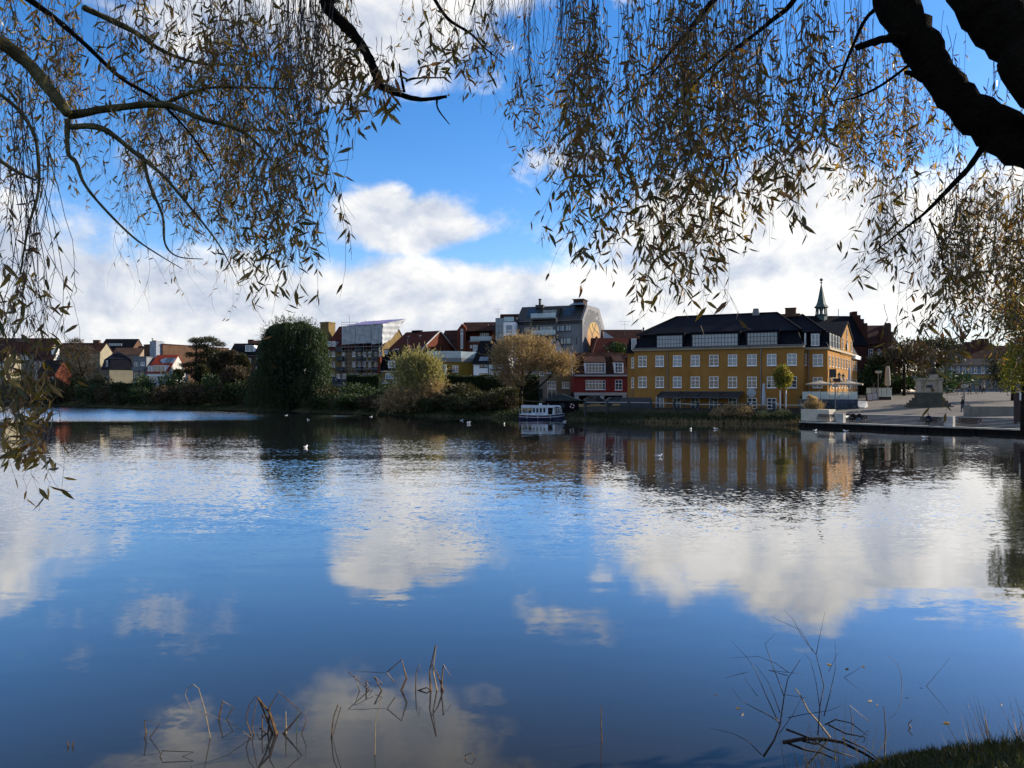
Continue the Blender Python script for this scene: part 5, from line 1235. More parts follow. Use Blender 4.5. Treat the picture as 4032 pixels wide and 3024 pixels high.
def crown_quads(blobs, n, ll, lw, droop=0.0, up=0.0, out=.6, hollow=.5, jit=1.0, lower=-.8, spray=0):
    vol = [b[3] * b[4] * b[5] for b in blobs]; tot = sum(v ** .7 for v in vol); Q = []
    for b, v in zip(blobs, vol):
        k = max(20, int(n * v ** .7 / tot)); P, d = blob_points(b[:3], b[3:6], k, hollow=hollow, lower=lower); k = len(P)
        dr = d * out + rng.normal(size=(k, 3)) * jit + np.array([0, 0, up - droop])
        Q.append(leaf_quads(P, dr, ll * rng.uniform(.6, 1.4, k), lw * rng.uniform(.7, 1.3, k)))
    if spray:                                   # twigs that stick out of the outline
        for b in blobs:
            k = max(3, int(spray / len(blobs))); P, d = blob_points(b[:3], b[3:6], k, hollow=.85, lower=-.5); ax = unit(d * .8 + rng.normal(size=d.shape) * .5 + np.array([0, 0, up - droop]))
            ln = rng.uniform(.5, 1.7, len(P)) * ll * 2.2
            for i in range(9): Q.append(leaf_quads(P + ax * (ln * i / 9)[:, None], ax + rng.normal(size=d.shape) * .5, ll * rng.uniform(.5, 1.0, len(P)), lw * .9))
    return np.concatenate(Q)


def add_crown(root, Q, mat, name='crown'):
    o = link(name, mesh_quads(name, Q, mat, rng.random(len(Q))), root); o['kind'] = 'stuff'; return o


def tree(name, label, base, blobs, n, ll, lw, mat, trunk=None, group=None, cat='tree', **k):
    """base: foot of the trunk; blobs and trunk paths are relative to it"""
    root = thing(name, label, cat, base, 0, group)
    for i, (pts, rad) in enumerate(trunk or []):
        m = MB(); m.tube(pts, rad, 7); m.build('trunk' if i == 0 else 'limb', BARK, root, smooth=True)
    add_crown(root, crown_quads(blobs, n, ll, lw, **k), mat)
    return root


def pxblob(cr, x, y, rx, ry, D, base, depth=1.0, dd=0.0):
    u, v = K(cr, x, y); s = CROP[cr][2]; q = D / F / s
    p = W(u, v, D + dd) - Vector(base); return (p.x, p.y, p.z, rx * q, max(rx, ry) * q * depth, ry * q)


def pxpt(cr, x, y, D, base): p = W(*K(cr, x, y), D) - Vector(base); return (p.x, p.y, p.z)


def foot(cr, x, D): u = K(cr, x)[0]; return (WX(u, D), D, ground(u, D) - .1)


# far left bare brown tree
b = foot(1, 1010, 218)
tree('bare_tree', 'dark brown half bare tree hiding the cream corner house', b, [pxblob(1, x, y, rx, ry, 218, b, .8) for x, y, rx, ry in ((950, 420, 190, 110), (800, 520, 130, 130), (1090, 470, 150, 120), (1000, 620, 230, 170), (850, 750, 170, 180), (1130, 700, 140, 150), (1000, 900, 240, 160))], 7000, .75, .11, L_BROWN,
     [([(0, 0, -.5), (.4, 0, 6), pxpt(1, 1000, 620, 218, b), pxpt(1, 960, 420, 218, b)], [.55, .42, .28, .08]), ([(.4, 0, 6), pxpt(1, 850, 560, 218, b)], [.3, .08]), ([(.4, 0, 7), pxpt(1, 1110, 500, 218, b)], [.3, .08])], hollow=.2, up=.5)
b = foot(1, 940, 275)
tree('bare_tree', 'small bare grey tree top showing above the brown roofs at far left', b, [pxblob(1, 940, 305, 100, 38, 275, b, .8)], 700, .9, .1, L_BROWN, [([(0, 0, 0), pxpt(1, 940, 300, 275, b)], [.4, .1])], hollow=.1, up=1)
# acacia like tree with layered tufts
b = foot(2, 545, 207)
bl = [pxblob(2, x, y, rx, ry, 207, b, 1) for x, y, rx, ry in ((540, 385, 90, 40), (700, 380, 130, 45), (820, 430, 90, 35), (600, 460, 130, 45), (760, 520, 110, 45), (470, 560, 60, 40), (640, 570, 120, 55), (420, 690, 90, 30), (430, 770, 110, 45), (560, 680, 110, 70), (700, 680, 130, 80), (820, 620, 90, 80))]
tree('acacia_tree', 'airy layered acacia tree standing before the long brick building', b, bl, 11000, .55, .16, L_OLIVE, [([(0, 0, -.5), pxpt(2, 545, 760, 207, b), pxpt(2, 545, 480, 207, b), pxpt(2, 560, 370, 207, b)], [.5, .35, .2, .06]), ([pxpt(2, 545, 700, 207, b), pxpt(2, 650, 520, 207, b), pxpt(2, 710, 390, 207, b)], [.25, .16, .05]), ([pxpt(2, 545, 760, 207, b), pxpt(2, 440, 700, 207, b)], [.16, .05]), ([pxpt(2, 560, 560, 207, b), pxpt(2, 800, 440, 207, b)], [.16, .04])], hollow=.1)
for (x, y, rx, ry, D, mt, lb) in ((880, 720, 190, 220, 204, L_OLIVE, 'dark olive tree right of the acacia below the brick building'), (1050, 850, 190, 260, 180, L_BROWN, 'dark brown leafy tree between the acacia and the big willow'), (700, 900, 230, 190, 205, L_GREEN, 'dense dark green tree under the acacia'), (1110, 640, 110, 130, 184, L_OLIVE, 'slim olive tree below the white dormer left of the willow'), (330, 800, 50, 60, 196, L_OLIVE, 'small tree at the white gable of the red roofed house'), (610, 780, 150, 130, 200, L_OLIVE, 'loose olive tree in front of the acacia trunk'), (960, 620, 140, 130, 192, L_BROWN, 'brown leafy tree hiding the right end of the brick building')):
    b = foot(2, x, D)
    tree('broadleaf_tree', lb, b, [pxblob(2, x + rnd.uniform(-.45, .45) * rx, y + rnd.uniform(-.5, .6) * ry, rx * rnd.uniform(.45, .7), ry * rnd.uniform(.35, .55), D, b, .9) for _ in range(8)], 6000, .6, .24, mt, [([(0, 0, -.3), pxpt(2, x, y, D, b)], [.35, .12])], group='trees on the left shore')
# the great dark weeping willow
b = foot(2, 1740, 163); D = 163
rt = thing('weeping_willow', 'great dark green weeping willow standing at the water on the left of centre', 'tree', b)
m = MB(); m.tube([(0, 0, -.5), (.3, 0, 4), pxpt(2, 1750, 560, D, b)], [.8, .65, .25], 8); m.build('trunk', BARK, rt, smooth=True)
Q = []
lobes = [(1560, 270, 140, 130), (1680, 200, 90, 80), (1850, 210, 150, 90), (1780, 300, 220, 150), (2000, 330, 150, 150), (1500, 420, 130, 200), (1700, 480, 260, 220), (2040, 560, 140, 220), (1480, 640, 180, 220), (1850, 640, 240, 250), (2090, 760, 120, 200), (1400, 860, 190, 190), (1650, 860, 240, 220), (1950, 900, 210, 210), (1340, 1040, 160, 150), (2080, 1000, 170, 160), (1560, 1050, 220, 130)]
TI = []
for (x, y, rx, ry) in lobes:
    c = pxblob(2, x, y, rx * rnd.uniform(.68, .95), ry * rnd.uniform(.62, .9), D, b, .85, rnd.uniform(-2.5, 2.0)); k = 430; lobe_t = rnd.uniform(0, .25)
    P, d = blob_points(c[:3], c[3:6], k, hollow=.8, lower=-.2)
    sw = rng.normal(size=(len(P), 2)) * .35; L_ = rng.uniform(1.0, 4.0, len(P)); ti = lobe_t + rng.random(len(P)) * .7
    for i in range(12):
        q = i / 11; PP = P.copy(); PP[:, 0] += sw[:, 0] * q + d[:, 0] * q * .8; PP[:, 1] += sw[:, 1] * q + d[:, 1] * q * .8; PP[:, 2] += .35 * math.sin(q * PI) - L_ * q ** 1.4; PP[:, 2] = np.maximum(PP[:, 2], .15)
        dr = np.stack([rng.normal(size=len(P)) * .45, rng.normal(size=len(P)) * .45, -np.ones(len(P))], 1)
        Q.append(leaf_quads(PP, dr, rng.uniform(.3, .75, len(P)), .12)); TI.append(ti + rng.normal(size=len(P)) * .06)
Qs = crown_quads([pxblob(2, x, y, rx, ry, D, b, .85) for x, y, rx, ry in lobes], 60, .6, .12, droop=.1, spray=1500); Q.append(Qs); TI.append(rng.random(len(Qs)))
P, d = blob_points(*(lambda c: (c[:3], c[3:6]))(pxblob(2, 1740, 760, 300, 380, D, b, .6)), 4000, hollow=.1); Q.append(leaf_quads(P, rng.normal(size=(len(P), 3)) + [0, 0, -1], .9, .3)); TI.append(np.full(len(P), .02))  # dark-tinted inner leaves stand for the shade between the clumps
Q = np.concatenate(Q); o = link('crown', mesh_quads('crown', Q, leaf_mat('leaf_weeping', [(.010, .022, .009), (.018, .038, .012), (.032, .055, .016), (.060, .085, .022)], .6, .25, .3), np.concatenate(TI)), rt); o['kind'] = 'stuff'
# golden bushy willow
b = foot(3, 1600, 138); D = 138
bl = [pxblob(3, x, y, rx, ry, D, b, .8) for x, y, rx, ry in ((1350, 800, 110, 90), (1370, 960, 150, 130), (1560, 780, 160, 95), (1700, 850, 140, 120), (1560, 960, 190, 140), (1760, 1000, 130, 150), (1450, 1120, 180, 140), (1660, 1130, 200, 150))]
rt = tree('golden_willow', 'golden leaved bushy willow overhanging the water in front of the ochre house', b, bl, 8000, .75, .14, L_GOLD, [([(0, 0, -.3), (.2, 0, 2.5), pxpt(3, 1560, 900, D, b)], [.3, .22, .06]), ([(0, 0, 0), pxpt(3, 1450, 1050, D, b)], [.2, .05]), ([(0, 0, 0), pxpt(3, 1720, 1000, D, b)], [.2, .05])], up=.9, hollow=.35, jit=.75, spray=420)
add_crown(rt, crown_quads([pxblob(3, x, y, rx, ry, D - 2, b, .8) for x, y, rx, ry in ((1250, 1270, 170, 170), (1450, 1320, 220, 180), (1680, 1300, 210, 190), (1800, 1180, 100, 150), (1150, 1380, 130, 100))], 6500, .65, .09, hollow=.3, up=.2, spray=260), L_TAN, 'lower_crown')
# tan pollard willow with visible limbs
b = foot(4, 945, 129.5); D = 130
T = lambda x, y, dd=0: (lambda p: (p[0], p[1] + dd, p[2]))(pxpt(4, x, y, D, b))
limbs = [([(0, 0, -.3), T(940, 1290), T(945, 1220)], [.36, .32, .30]), ([T(945, 1230), T(975, 1120), T(1040, 1000), T(1150, 930), T(1260, 870)], [.24, .19, .16, .10, .04]), ([T(940, 1225), T(965, 1000), T(960, 880), T(920, 760, -1)], [.22, .17, .12, .04]), ([T(950, 1270), T(1060, 1230), T(1190, 1150), T(1280, 1060), T(1400, 1000)], [.22, .2, .16, .1, .04]),
         ([T(960, 900), T(1010, 800, 1), T(1060, 700, 1)], [.12, .08, .03]), ([T(1040, 1000), T(1130, 850, -1), T(1160, 720, -1)], [.12, .07, .03]), ([T(965, 1000), T(880, 900, 1), T(760, 830, 1)], [.12, .08, .03]), ([T(1280, 1060), T(1400, 900, -1), T(1480, 820)], [.1, .06, .03]), ([T(960, 1190), T(1080, 1130, 1), T(1200, 1060, 1)], [.13, .09, .04]), ([T(920, 760), T(820, 660)], [.07, .02]), ([T(930, 1000), T(800, 960), T(700, 900)], [.1, .06, .02])]
bl = [pxblob(4, x, y, rx, ry, D, b, .75, dd) for x, y, rx, ry, dd in ((690, 780, 130, 130, 0), (800, 680, 140, 110, 1), (960, 640, 160, 100, -1), (1110, 650, 130, 100, 1), (1240, 700, 100, 90, 0), (900, 800, 200, 140, -2), (1080, 800, 180, 130, 2), (1250, 820, 170, 110, -1), (1400, 830, 130, 90, 0), (1510, 880, 130, 100, 1), (700, 930, 130, 110, 0), (850, 1000, 150, 120, 1), (860, 1120, 130, 80, -1), (1420, 970, 130, 70, 0), (1300, 940, 120, 70, 1), (760, 1060, 100, 80, 0), (1080, 940, 150, 70, -1))]
rt = tree('tan_willow', 'wide tan brown willow with dark forked trunk behind the moored boat', b, bl, 11500, .75, .085, L_TAN, limbs, up=.75, hollow=.15, jit=.85, spray=500)
# small round street tree with white stakes
b = plaza_hit(*K(6, 328, 1345)); b = (WX(K(6, 328)[0], 106.5), 106.5, 1.8); D = 106.5
rt = tree('street_tree', 'small round yellow green tree in front of the yellow building', b, [pxblob(6, x, y, rx, ry, D, b, 1) for x, y, rx, ry in ((330, 1000, 55, 45), (330, 1080, 88, 70), (290, 1060, 55, 60), (375, 1080, 55, 60), (325, 1150, 75, 40))], 2400, .30, .18, L_YG, [([(0, 0, -.3), (0, 0, 2.2), pxpt(6, 330, 1050, D, b)], [.10, .08, .03])], hollow=.25)
for dx in (-.4, .4): m = MB(); m.tube([(dx, -.1, -.3), (dx, -.1, WZ(K(6, 0, 1205)[1], D) - b[2])], .07, 6); m.build('stake', WHITE, rt)
# tall trees at the right edge and behind the square
for (u, v, ru, rv, D, n, mt, lb, z0_) in ((4035, 1330, 130, 230, 66, 12000, L_YG, 'tall yellow green tree overhanging the lake at the right edge', 1.2), (4230, 1180, 190, 330, 72, 9000, L_GREEN, 'tall dark tree rising beyond the right edge', 1.4),
                                   (3990, 1440, 130, 120, 110, 4500, L_OLIVE, 'olive tree behind the shop row side of the square', 3.2), (3560, 1400, 130, 95, 138, 4500, L_BROWN, 'dark brown tree in front of the stepped gable hall', 3.4), (3450, 1440, 70, 90, 140, 2600, L_GREEN, 'dark green tree beside the end of the yellow corner building', 3.4), (3690, 1390, 110, 70, 160, 3500, L_OLIVE, 'bushy olive tree behind the monument', 3.8)):
    q = D / F; c = W(u, v, D); base = (c.x, c.y, z0_)
    tree('broadleaf_tree', lb, base, [((rnd.uniform(-.5, .5)) * ru * q, rnd.uniform(-.5, .5) * ru * q, c.z - z0_ + rnd.uniform(-.6, .6) * rv * q, ru * q * rnd.uniform(.45, .65), ru * q * rnd.uniform(.4, .6), rv * q * rnd.uniform(.35, .5)) for _ in range(9)], n, .34 * D / 80, .14 * D / 80, mt, [([(0, 0, -.5), (0, 0, c.z - z0_)], [.35, .12])], group='trees around the square', hollow=.3, droop=.4)

# hedges: clipped boxes of small leaves
def hedge(name, label, a, b_, hgt, dep, n, mat, zf=None):
    a, b_ = Vector(a), Vector(b_); d = (b_ - a); Ln = d.length; d.normalize(); w_ = Vector((-d.y, d.x, 0)); root = thing(name, label, 'hedge', tuple(a), math.atan2(d.y, d.x))
    q = rng.random((n, 3)); side = rng.random(n); P = np.stack([q[:, 0] * Ln, np.where(side < .55, 0, q[:, 1] * dep), np.where(side < .55, q[:, 2] * hgt, hgt)], 1)
    P[:, 1:] += rng.normal(size=(n, 2)) * .10; P[:, 2] += .12 * np.sin(P[:, 0] * .9) + .07 * np.sin(P[:, 0] * 2.3 + 1)
    add_crown(root, leaf_quads(P, rng.normal(size=(n, 3)) + [0, -.5, .3], .22, .15), mat, 'foliage')
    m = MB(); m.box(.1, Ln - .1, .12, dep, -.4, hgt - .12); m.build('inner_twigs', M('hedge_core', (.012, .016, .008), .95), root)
gw_ = lambda cr, x, y, D: tuple(W(*K(cr, x, y), D))
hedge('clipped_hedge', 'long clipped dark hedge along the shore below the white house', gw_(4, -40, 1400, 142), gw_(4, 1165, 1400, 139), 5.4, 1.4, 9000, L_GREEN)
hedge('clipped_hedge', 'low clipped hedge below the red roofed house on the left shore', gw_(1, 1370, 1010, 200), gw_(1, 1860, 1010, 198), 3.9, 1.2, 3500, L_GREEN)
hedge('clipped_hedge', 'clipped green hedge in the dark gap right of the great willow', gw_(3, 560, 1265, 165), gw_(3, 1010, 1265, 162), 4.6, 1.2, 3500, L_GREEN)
# shrubs along the far shore: five kinds, each copied
SHR = []
for i in range(6):
    bl = [(rnd.uniform(-.9, .9), rnd.uniform(-.5, .5), .35 + rnd.random() * .7, rnd.uniform(.5, .8), rnd.uniform(.4, .6), rnd.uniform(.35, .55)) for _ in range(7)]
    SHR.append([mesh_quads('shrub_foliage', crown_quads(bl, 1500, .20, .075, hollow=.4, up=.3), mt, rng.random(1) if False else None) for mt in ()] or bl)
SHM = {}
def shrub(u, D, w_, h_, kind, label, group='shrubs along the far shore', name='shrub', z=None):
    key = (kind.name, rnd.randrange(3))
    if key not in SHM:
        Q = crown_quads(SHR[rnd.randrange(6)], 1700, .20, .07, hollow=.4, up=.35); SHM[key] = mesh_quads('shrub', Q, kind, rng.random(len(Q)))
    z = ground(u, D) if z is None else z
    o = link(name, SHM[key], None, (WX(u, D), D, z - .15), rnd.uniform(-.4, .4)); o.scale = (w_ / 1.5, w_ / 1.5, h_ / 1.3); tag(o, label, 'shrub', group); return o
side = ['before the hedge', 'beside the jetty', 'at the water', 'under the trees']
ORD = ['first', 'second', 'third', 'fourth', 'fifth', 'sixth', 'seventh', 'eighth', 'ninth', 'tenth', 'eleventh']; CNT = {}
def nth(key): CNT[key] = CNT.get(key, -1) + 1; return ORD[CNT[key]]
for u in range(-120, 1960, 46):
    D0 = shoreD(u); hh = 4.2 if u < 1250 else 2.6
    uu = u + rnd.uniform(-15, 15); big = rnd.uniform(.8, 1.15)
    mt = rnd.choice([L_GREEN, L_GREEN, L_OLIVE, L_BROWN] if u < 1750 else [L_OLIVE, L_BROWN, L_GREEN]); nm = {'leaf_dark_green': 'dark green', 'leaf_olive': 'olive', 'leaf_brown_twig': 'brown'}[mt.name]
    where = 'below the cream houses at far left' if u < 330 else 'below the red roofed house' if u < 740 else 'between acacia and great willow' if u < 980 else 'at the foot of the great willow' if u < 1310 else 'between great willow and golden willow' if u < 1560 else 'at the foot of the golden willow' if u < 1760 else 'on the bank between golden and tan willow'
    shrub(uu, D0 + rnd.uniform(2.2, 4.0), 4.6 * big, hh * big, mt, f'{nth(nm + where)} {nm} bank shrub from the left {where}', 'shrubs along the far shore')
    if u % 92 < 46: shrub(uu + 20, D0 + 6.5, 5 * big, hh * 1.35 * big, rnd.choice([L_GREEN, L_OLIVE]), f'{nth(where)} tall back row shrub from the left {where}')
for (x, y, w_, h_, lb) in ((1350, 1420, 2.0, 2.1, 'tan leafy shrub left of the round plaque on the lake bank'), (1630, 1420, 2.2, 2.1, 'tan leafy shrub below the round plaque on the lake bank'), (1940, 1410, 2.6, 1.5, 'low tan green shrub near the street tree on the lake bank')):
    u, v = K(5, x, y); shrub(u, shoreD(u) + 2.6, w_, h_, L_GOLD if 'green' in lb else L_TAN, lb, 'tan shrubs below the yellow building', z=.5)
for (u_, D_, w_, h_, lb) in ((3600, 150, 9, 4.2, 'dark bush closing the gap right of the stepped gable hall'), (3700, 156, 9, 4.0, 'dark bush behind the monument'), (3500, 146, 8, 4.0, 'dark bush below the stepped gable hall')): shrub(u_, D_, w_, h_, L_GREEN, lb, 'bushes behind the square', z=plaza_z(WX(u_, D_), D_))
# rough grass and dead reeds at the water's edge
def blades(n, uf, mat, label, hmin, hmax, off0, off1, name='bank_grass', lean=.35, wd=.05):
    u = uf(n); D0 = np.array([shoreD(x) for x in u]); e = rng.uniform(off0, off1, n); D_ = D0 + e
    z = np.array([ground(a, d_) for a, d_ in zip(u, D_)]); P = np.stack([(u - U0) / F * D_, D_, np.maximum(z, -.05) - .05], 1)
    dr = np.stack([rng.normal(size=n) * lean, rng.normal(size=n) * lean, np.ones(n)], 1)
    o = link(name, mesh_quads(name, leaf_quads(P, dr, rng.uniform(hmin, hmax, n), wd), mat, rng.random(n))); tag(o, label, 'grass', None, 'stuff')
blades(16000, lambda n: rng.uniform(-200, 3170, n), L_GREEN, 'rough dark grass along the far water edge', .2, .6, .3, 4.0, wd=.12)
blades(9000, lambda n: rng.uniform(1900, 3170, n), L_OLIVE, 'weedy olive growth on the bank below the yellow building', .15, .55, .4, 3.2, wd=.10)
blades(1500, lambda n: rng.uniform(2540, 3160, n), L_TAN, 'pale dead reeds at the water edge below the yellow building', .3, .8, -.1, .9, 'dead_reeds', wd=.06)

# ------------------------------------------------------------------ boat
REEDP_ROPE = M('mooring_rope', (.30, .25, .17), .9)
CROP[11] = (2030, 1560, 7.373)
f = Fr(K(11, 112)[0], 117, deg=-3, z0=0); boat = f.root('passenger_boat', 'small white passenger boat with navy and red hull moored by the dark boathouse', 'boat')
Lb = f.c(11, 1440, 600)[0]; NAVY = M('hull_navy', (.012, .014, .045), .35, .1, 1); MAROON = M('hull_maroon', (.075, .018, .030), .4); BWH = M('boat_white', (.62, .68, .74), .4, .05, 1)
def bz(y): return f.c(11, 700, y)[1]
n = 12; rowsz = []
def hb(q): return 1.15 * (1 - max(0, (q - .62) / .38) ** 2.2) * (.86 + .14 * min(1, q / .2))      # half beam
sheer = lambda q: bz(537) + (bz(556) - bz(537)) * math.sin(min(q, .5) * PI) if q < .5 else bz(556) + (bz(512) - bz(556)) * ((q - .5) / .5) ** 1.5
str1 = lambda q: sheer(q) - .28; str0 = lambda q: sheer(q) - .36
def band(fa, fb, ka, kb, name, mat, q0=0.0, q1=1.0, out=0.0):
    m = MB(); st_ = 16
    for i in range(st_ + 1):
        q = q0 + (q1 - q0) * i / st_; h = hb(q)
        for (sg, fz, k) in ((-1, fa, ka), (-1, fb, kb), (1, fb, kb), (1, fa, ka)):
            m.v.append((q * Lb + (fz(q) * .06 if q > .9 else 0), 1.2 + sg * (h * k + out), fz(q)))
    for i in range(st_):
        for j in range(3):
            if j == 1 and name != 'hull': continue
            m.f.append((i * 4 + j, (i + 1) * 4 + j, (i + 1) * 4 + j + 1, i * 4 + j + 1))
    m.f.append((0, 1, 2, 3)); e = st_ * 4; m.f.append((e + 3, e + 2, e + 1, e))
    return m.build(name, mat, boat, smooth=False)
band(lambda q: -.35, str0, .80, .97, 'hull', NAVY); band(str0, str1, .97, .975, 'white_stripe', BWH, out=.02); band(str1, sheer, .975, 1.0, 'hull_top_band', MAROON, 0, .62); band(str1, sheer, .975, 1.0, 'bow_band', NAVY, .62, 1.0)
m = MB()
for i in range(17):
    q = i / 16; h = hb(q) + .05; z = sheer(q)
    m.v += [(q * Lb, 1.2 - h, z), (q * Lb, 1.2 + h, z), (q * Lb, 1.2 - h, z + .07), (q * Lb, 1.2 + h, z + .07)]
for i in range(16): m.f += [(i * 4, i * 4 + 4, i * 4 + 6, i * 4 + 2), (i * 4 + 2, i * 4 + 6, i * 4 + 7, i * 4 + 3), (i * 4 + 1, i * 4 + 3, i * 4 + 7, i * 4 + 5), (i * 4, i * 4 + 1, i * 4 + 5, i * 4 + 4)]
m.build('deck', BWH, boat)
def bs(x, t=.2): return f.c(11, x, 400, t)[0]
t0, t1 = .25, 2.15
za, zb = bz(550), bz(285)
m = MB(); m.box(bs(487), bs(892), t0, t1, za, zb); m.build('cabin', BWH, boat)
for x in (503, 600, 700, 805):                         # arched windows
    a_, c_ = bs(x), bs(x + 62); z0_, z1_ = bz(478), bz(342); m = MB(); pr = [(a_, z0_), (c_, z0_), (c_, z1_ - .12), ((a_ * .25 + c_ * .75), z1_ - .02), ((a_ * .75 + c_ * .25), z1_ - .02), (a_, z1_ - .12)]
    m.prism([(s, t0 - .004, z) for s, z in pr], [(s, t0 - .03, z) for s, z in pr]); m.build('cabin_window', GLASS, boat)
m = MB(); m.box(bs(185), bs(1140), t0 - .08, t1 + .08, bz(335), bz(275)); m.build('roof', BWH, boat)
m = MB(); m.prism([(bs(1141), t0 - .06, bz(300)), (bs(1335), t0 + .1, bz(332)), (bs(1335), t1 - .1, bz(332)), (bs(1141), t1 + .06, bz(300))], [(bs(1141), t0 - .06, bz(268)), (bs(1300), t0 + .1, bz(275)), (bs(1300), t1 - .1, bz(275)), (bs(1141), t1 + .06, bz(268))]); m.build('wheelhouse_roof', BWH, boat)
for x in (200, 368):
    for t in (t0, t1 - .06): m = MB(); m.box(bs(x) - .03, bs(x) + .03, t, t + .06, bz(535), bz(336)); m.build('awning_post', BWH, boat)
m = MB(); m.tube([(bs(230), t0 + .03, bz(490)), (bs(335), t0 + .03, bz(355))], .022, 5); m.tube([(bs(250), t0 + .05, bz(355)), (bs(345), t0 + .05, bz(490))], .022, 5); m.build('cross_brace', BWH, boat)
m = MB(); m.tube([(bs(200), t0 + .03, bz(492)), (bs(485), t0 + .03, bz(492))], .022, 5); m.build('side_rail', BWH, boat)
m = MB(); m.box(bs(195), bs(486), t0, t0 + .05, bz(550), bz(522)); m.box(bs(195), bs(486), t1 - .05, t1, bz(550), bz(500)); m.build('coaming', BWH, boat)
for (x0, x1) in ((895, 940), (1085, 1130)): m = MB(); m.box(bs(x0), bs(x1), t0, t0 + .06, za, bz(340)); m.build('wheelhouse_pillar', BWH, boat)
m = MB(); m.box(bs(895), bs(1130), t1 - .06, t1, za, bz(440)); m.build('wheelhouse_side', BWH, boat)
m = MB(); m.prism([(bs(1145), t0 + .02, bz(510)), (bs(1260), t0 + .12, bz(505)), (bs(1195), t0 + .12, bz(336)), (bs(1150), t0 + .02, bz(305))], [(bs(1145), t0 + .05, bz(510)), (bs(1260), t0 + .15, bz(505)), (bs(1195), t0 + .15, bz(336)), (bs(1150), t0 + .05, bz(305))]); m.build('side_glass', GLASS, boat)
m = MB(); m.prism([(bs(1265), t0 + .15, bz(505)), (bs(1365), t0 + .5, bz(500)), (bs(1325), t0 + .45, bz(333)), (bs(1205), t0 + .14, bz(336))], [(bs(1265), t0 + .19, bz(505)), (bs(1365), t0 + .54, bz(500)), (bs(1325), t0 + .49, bz(333)), (bs(1205), t0 + .18, bz(336))]); m.build('windscreen', GLASS, boat)
m = MB()
for (x0, y0, x1, y1, t) in ((1140, 510, 1155, 300, t0), (1262, 506, 1200, 334, t0 + .12), (1310, 502, 1272, 334, t0 + .3), (1367, 500, 1328, 332, t0 + .5), (1367, 500, 1328, 332, t1 - .5)): m.tube([(bs(x0), t, bz(y0)), (bs(x1), t, bz(y1))], .03, 5)
m.build('window_bars', BWH, boat)
m = MB(); m.box(bs(697), bs(775), .7, 1.3, bz(274), bz(210)); m.build('roof_box', BWH, boat); m = MB(); m.tube([(bs(957), .8, bz(275)), (bs(957), .8, bz(228))], .05, 6); m.build('roof_vent', BWH, boat)
m = MB(); m.tube([(bs(205), .3, bz(258)), (bs(540), .3, bz(268)), (bs(870), .3, bz(262))], .02, 5); m.build('roof_rail', BWH, boat)
m = MB(); m.box(bs(960), bs(1075), .8, 1.5, za, bz(440)); m.build('bench', DARKW, boat)
tx = bpy.data.curves.new('lettering_curve', 'FONT'); tx.body = 'FREDERIKSBORG'; tx.size = .19; tx.extrude = .004; tx.space_character = .92; tmp = bpy.data.objects.new('tmp', tx); col.objects.link(tmp); bpy.context.view_layer.update(); me_ = bpy.data.meshes.new_from_object(tmp.evaluated_get(bpy.context.evaluated_depsgraph_get())); bpy.data.objects.remove(tmp); to = link('lettering', me_, boat); to.location = (bs(560), t0 - .012, bz(528)); to.rotation_euler = (PI / 2, 0, 0); me_.materials.clear(); me_.materials.append(M('lettering_blue', (.06, .10, .22), .5))
for x in (330, 640, 1010):
    s = bs(x, 0); m = MB(); m.lathe([(.03, -.30), (.09, -.26), (.10, 0), (.09, .24), (.03, .28)], (s, 1.2 - hb(s / Lb) - .10, sheer(s / Lb) - .32), 8); m.build('fender', M('fender_grey', (.30, .31, .33), .6), boat, smooth=True)
m = MB(); m.tube([(Lb - .1, 1.2, sheer(.98) + .1), (Lb + .8, 2.2, .75), (Lb + 1.7, 3.6, .95)], .018, 5); m.build('mooring_rope', REEDP_ROPE, boat)
m = MB(); m.tube([(.15, 1.2, sheer(0) + .05), (-.05, 1.2, sheer(0) + 1.0)], .015, 5); m.build('flag_staff', BWH, boat)
# ------------------------------------------------------------------ boathouse
f = Fr(K(11, 870)[0], 122, deg=-4, z0=.3); bh = f.root('boathouse', 'dark timber boathouse with hipped roof behind the boat', 'boathouse')
BHM = M('tarred_boards', (.012, .010, .011), .8, .3, 1.5); s1, ze = f.c(11, 1835, 132); zt = f.c(4, 1445, 1258, 2.5)[1]
nb = 26
for i in range(nb):
    a_, c_ = s1 * i / nb, s1 * (i + 1) / nb; m = MB(); m.box(a_ + .012, c_ - .012, -.03 - .012 * (i % 2), .02, -.3, ze); m.build('board', BHM, bh)
m = MB(); m.box(.03, s1 - .03, .021, 5, -.3, ze); m.build('wall', BHM, bh)
m = MB(); m.v = [(-.4, -.4, ze), (s1 + .4, -.4, ze), (s1 + .4, 5.4, ze), (-.4, 5.4, ze), (s1 * .45, 2.5, zt), (s1 * .55, 2.5, zt)]; m.f = [(0, 1, 5, 4), (1, 2, 5), (2, 3, 4, 5), (3, 0, 4), (3, 2, 1, 0)]; m.build('roof', M('boathouse_roof', (.022, .028, .026), .8, .3, 1), bh)
m = MB(); m.tube([(s1 + .4, -.4, ze + .05), (s1 * .55, 2.5, zt + .04)], .07, 5); m.build('ridge_batten', ZINC, bh)
s, z = f.c(11, 1362, 278, -.1); m = MB(); m.lathe([(.02, 0), (.38, .0), (.38, .05), (.02, .05)], n=18); o = m.build('round_window', GLASS, bh, loc=(s, -.07, z)); o.rotation_euler = (PI / 2, 0, 0)
s, z = f.c(11, 1640, 285, -.12); p = f.O + f.d * s + f.w * -.14
def ring(mat_parts, R, r_, loc, rz, label):
    root = thing('lifebuoy', label, 'lifebuoy', loc, rz)
    for k in range(8):
        m = MB(); m.tube([(R * math.cos(a_), 0, R * math.sin(a_)) for a_ in [2 * PI * (k + j / 4) / 8 for j in range(5)]], r_, 7); m.build('segment', mat_parts[k % 2], root)
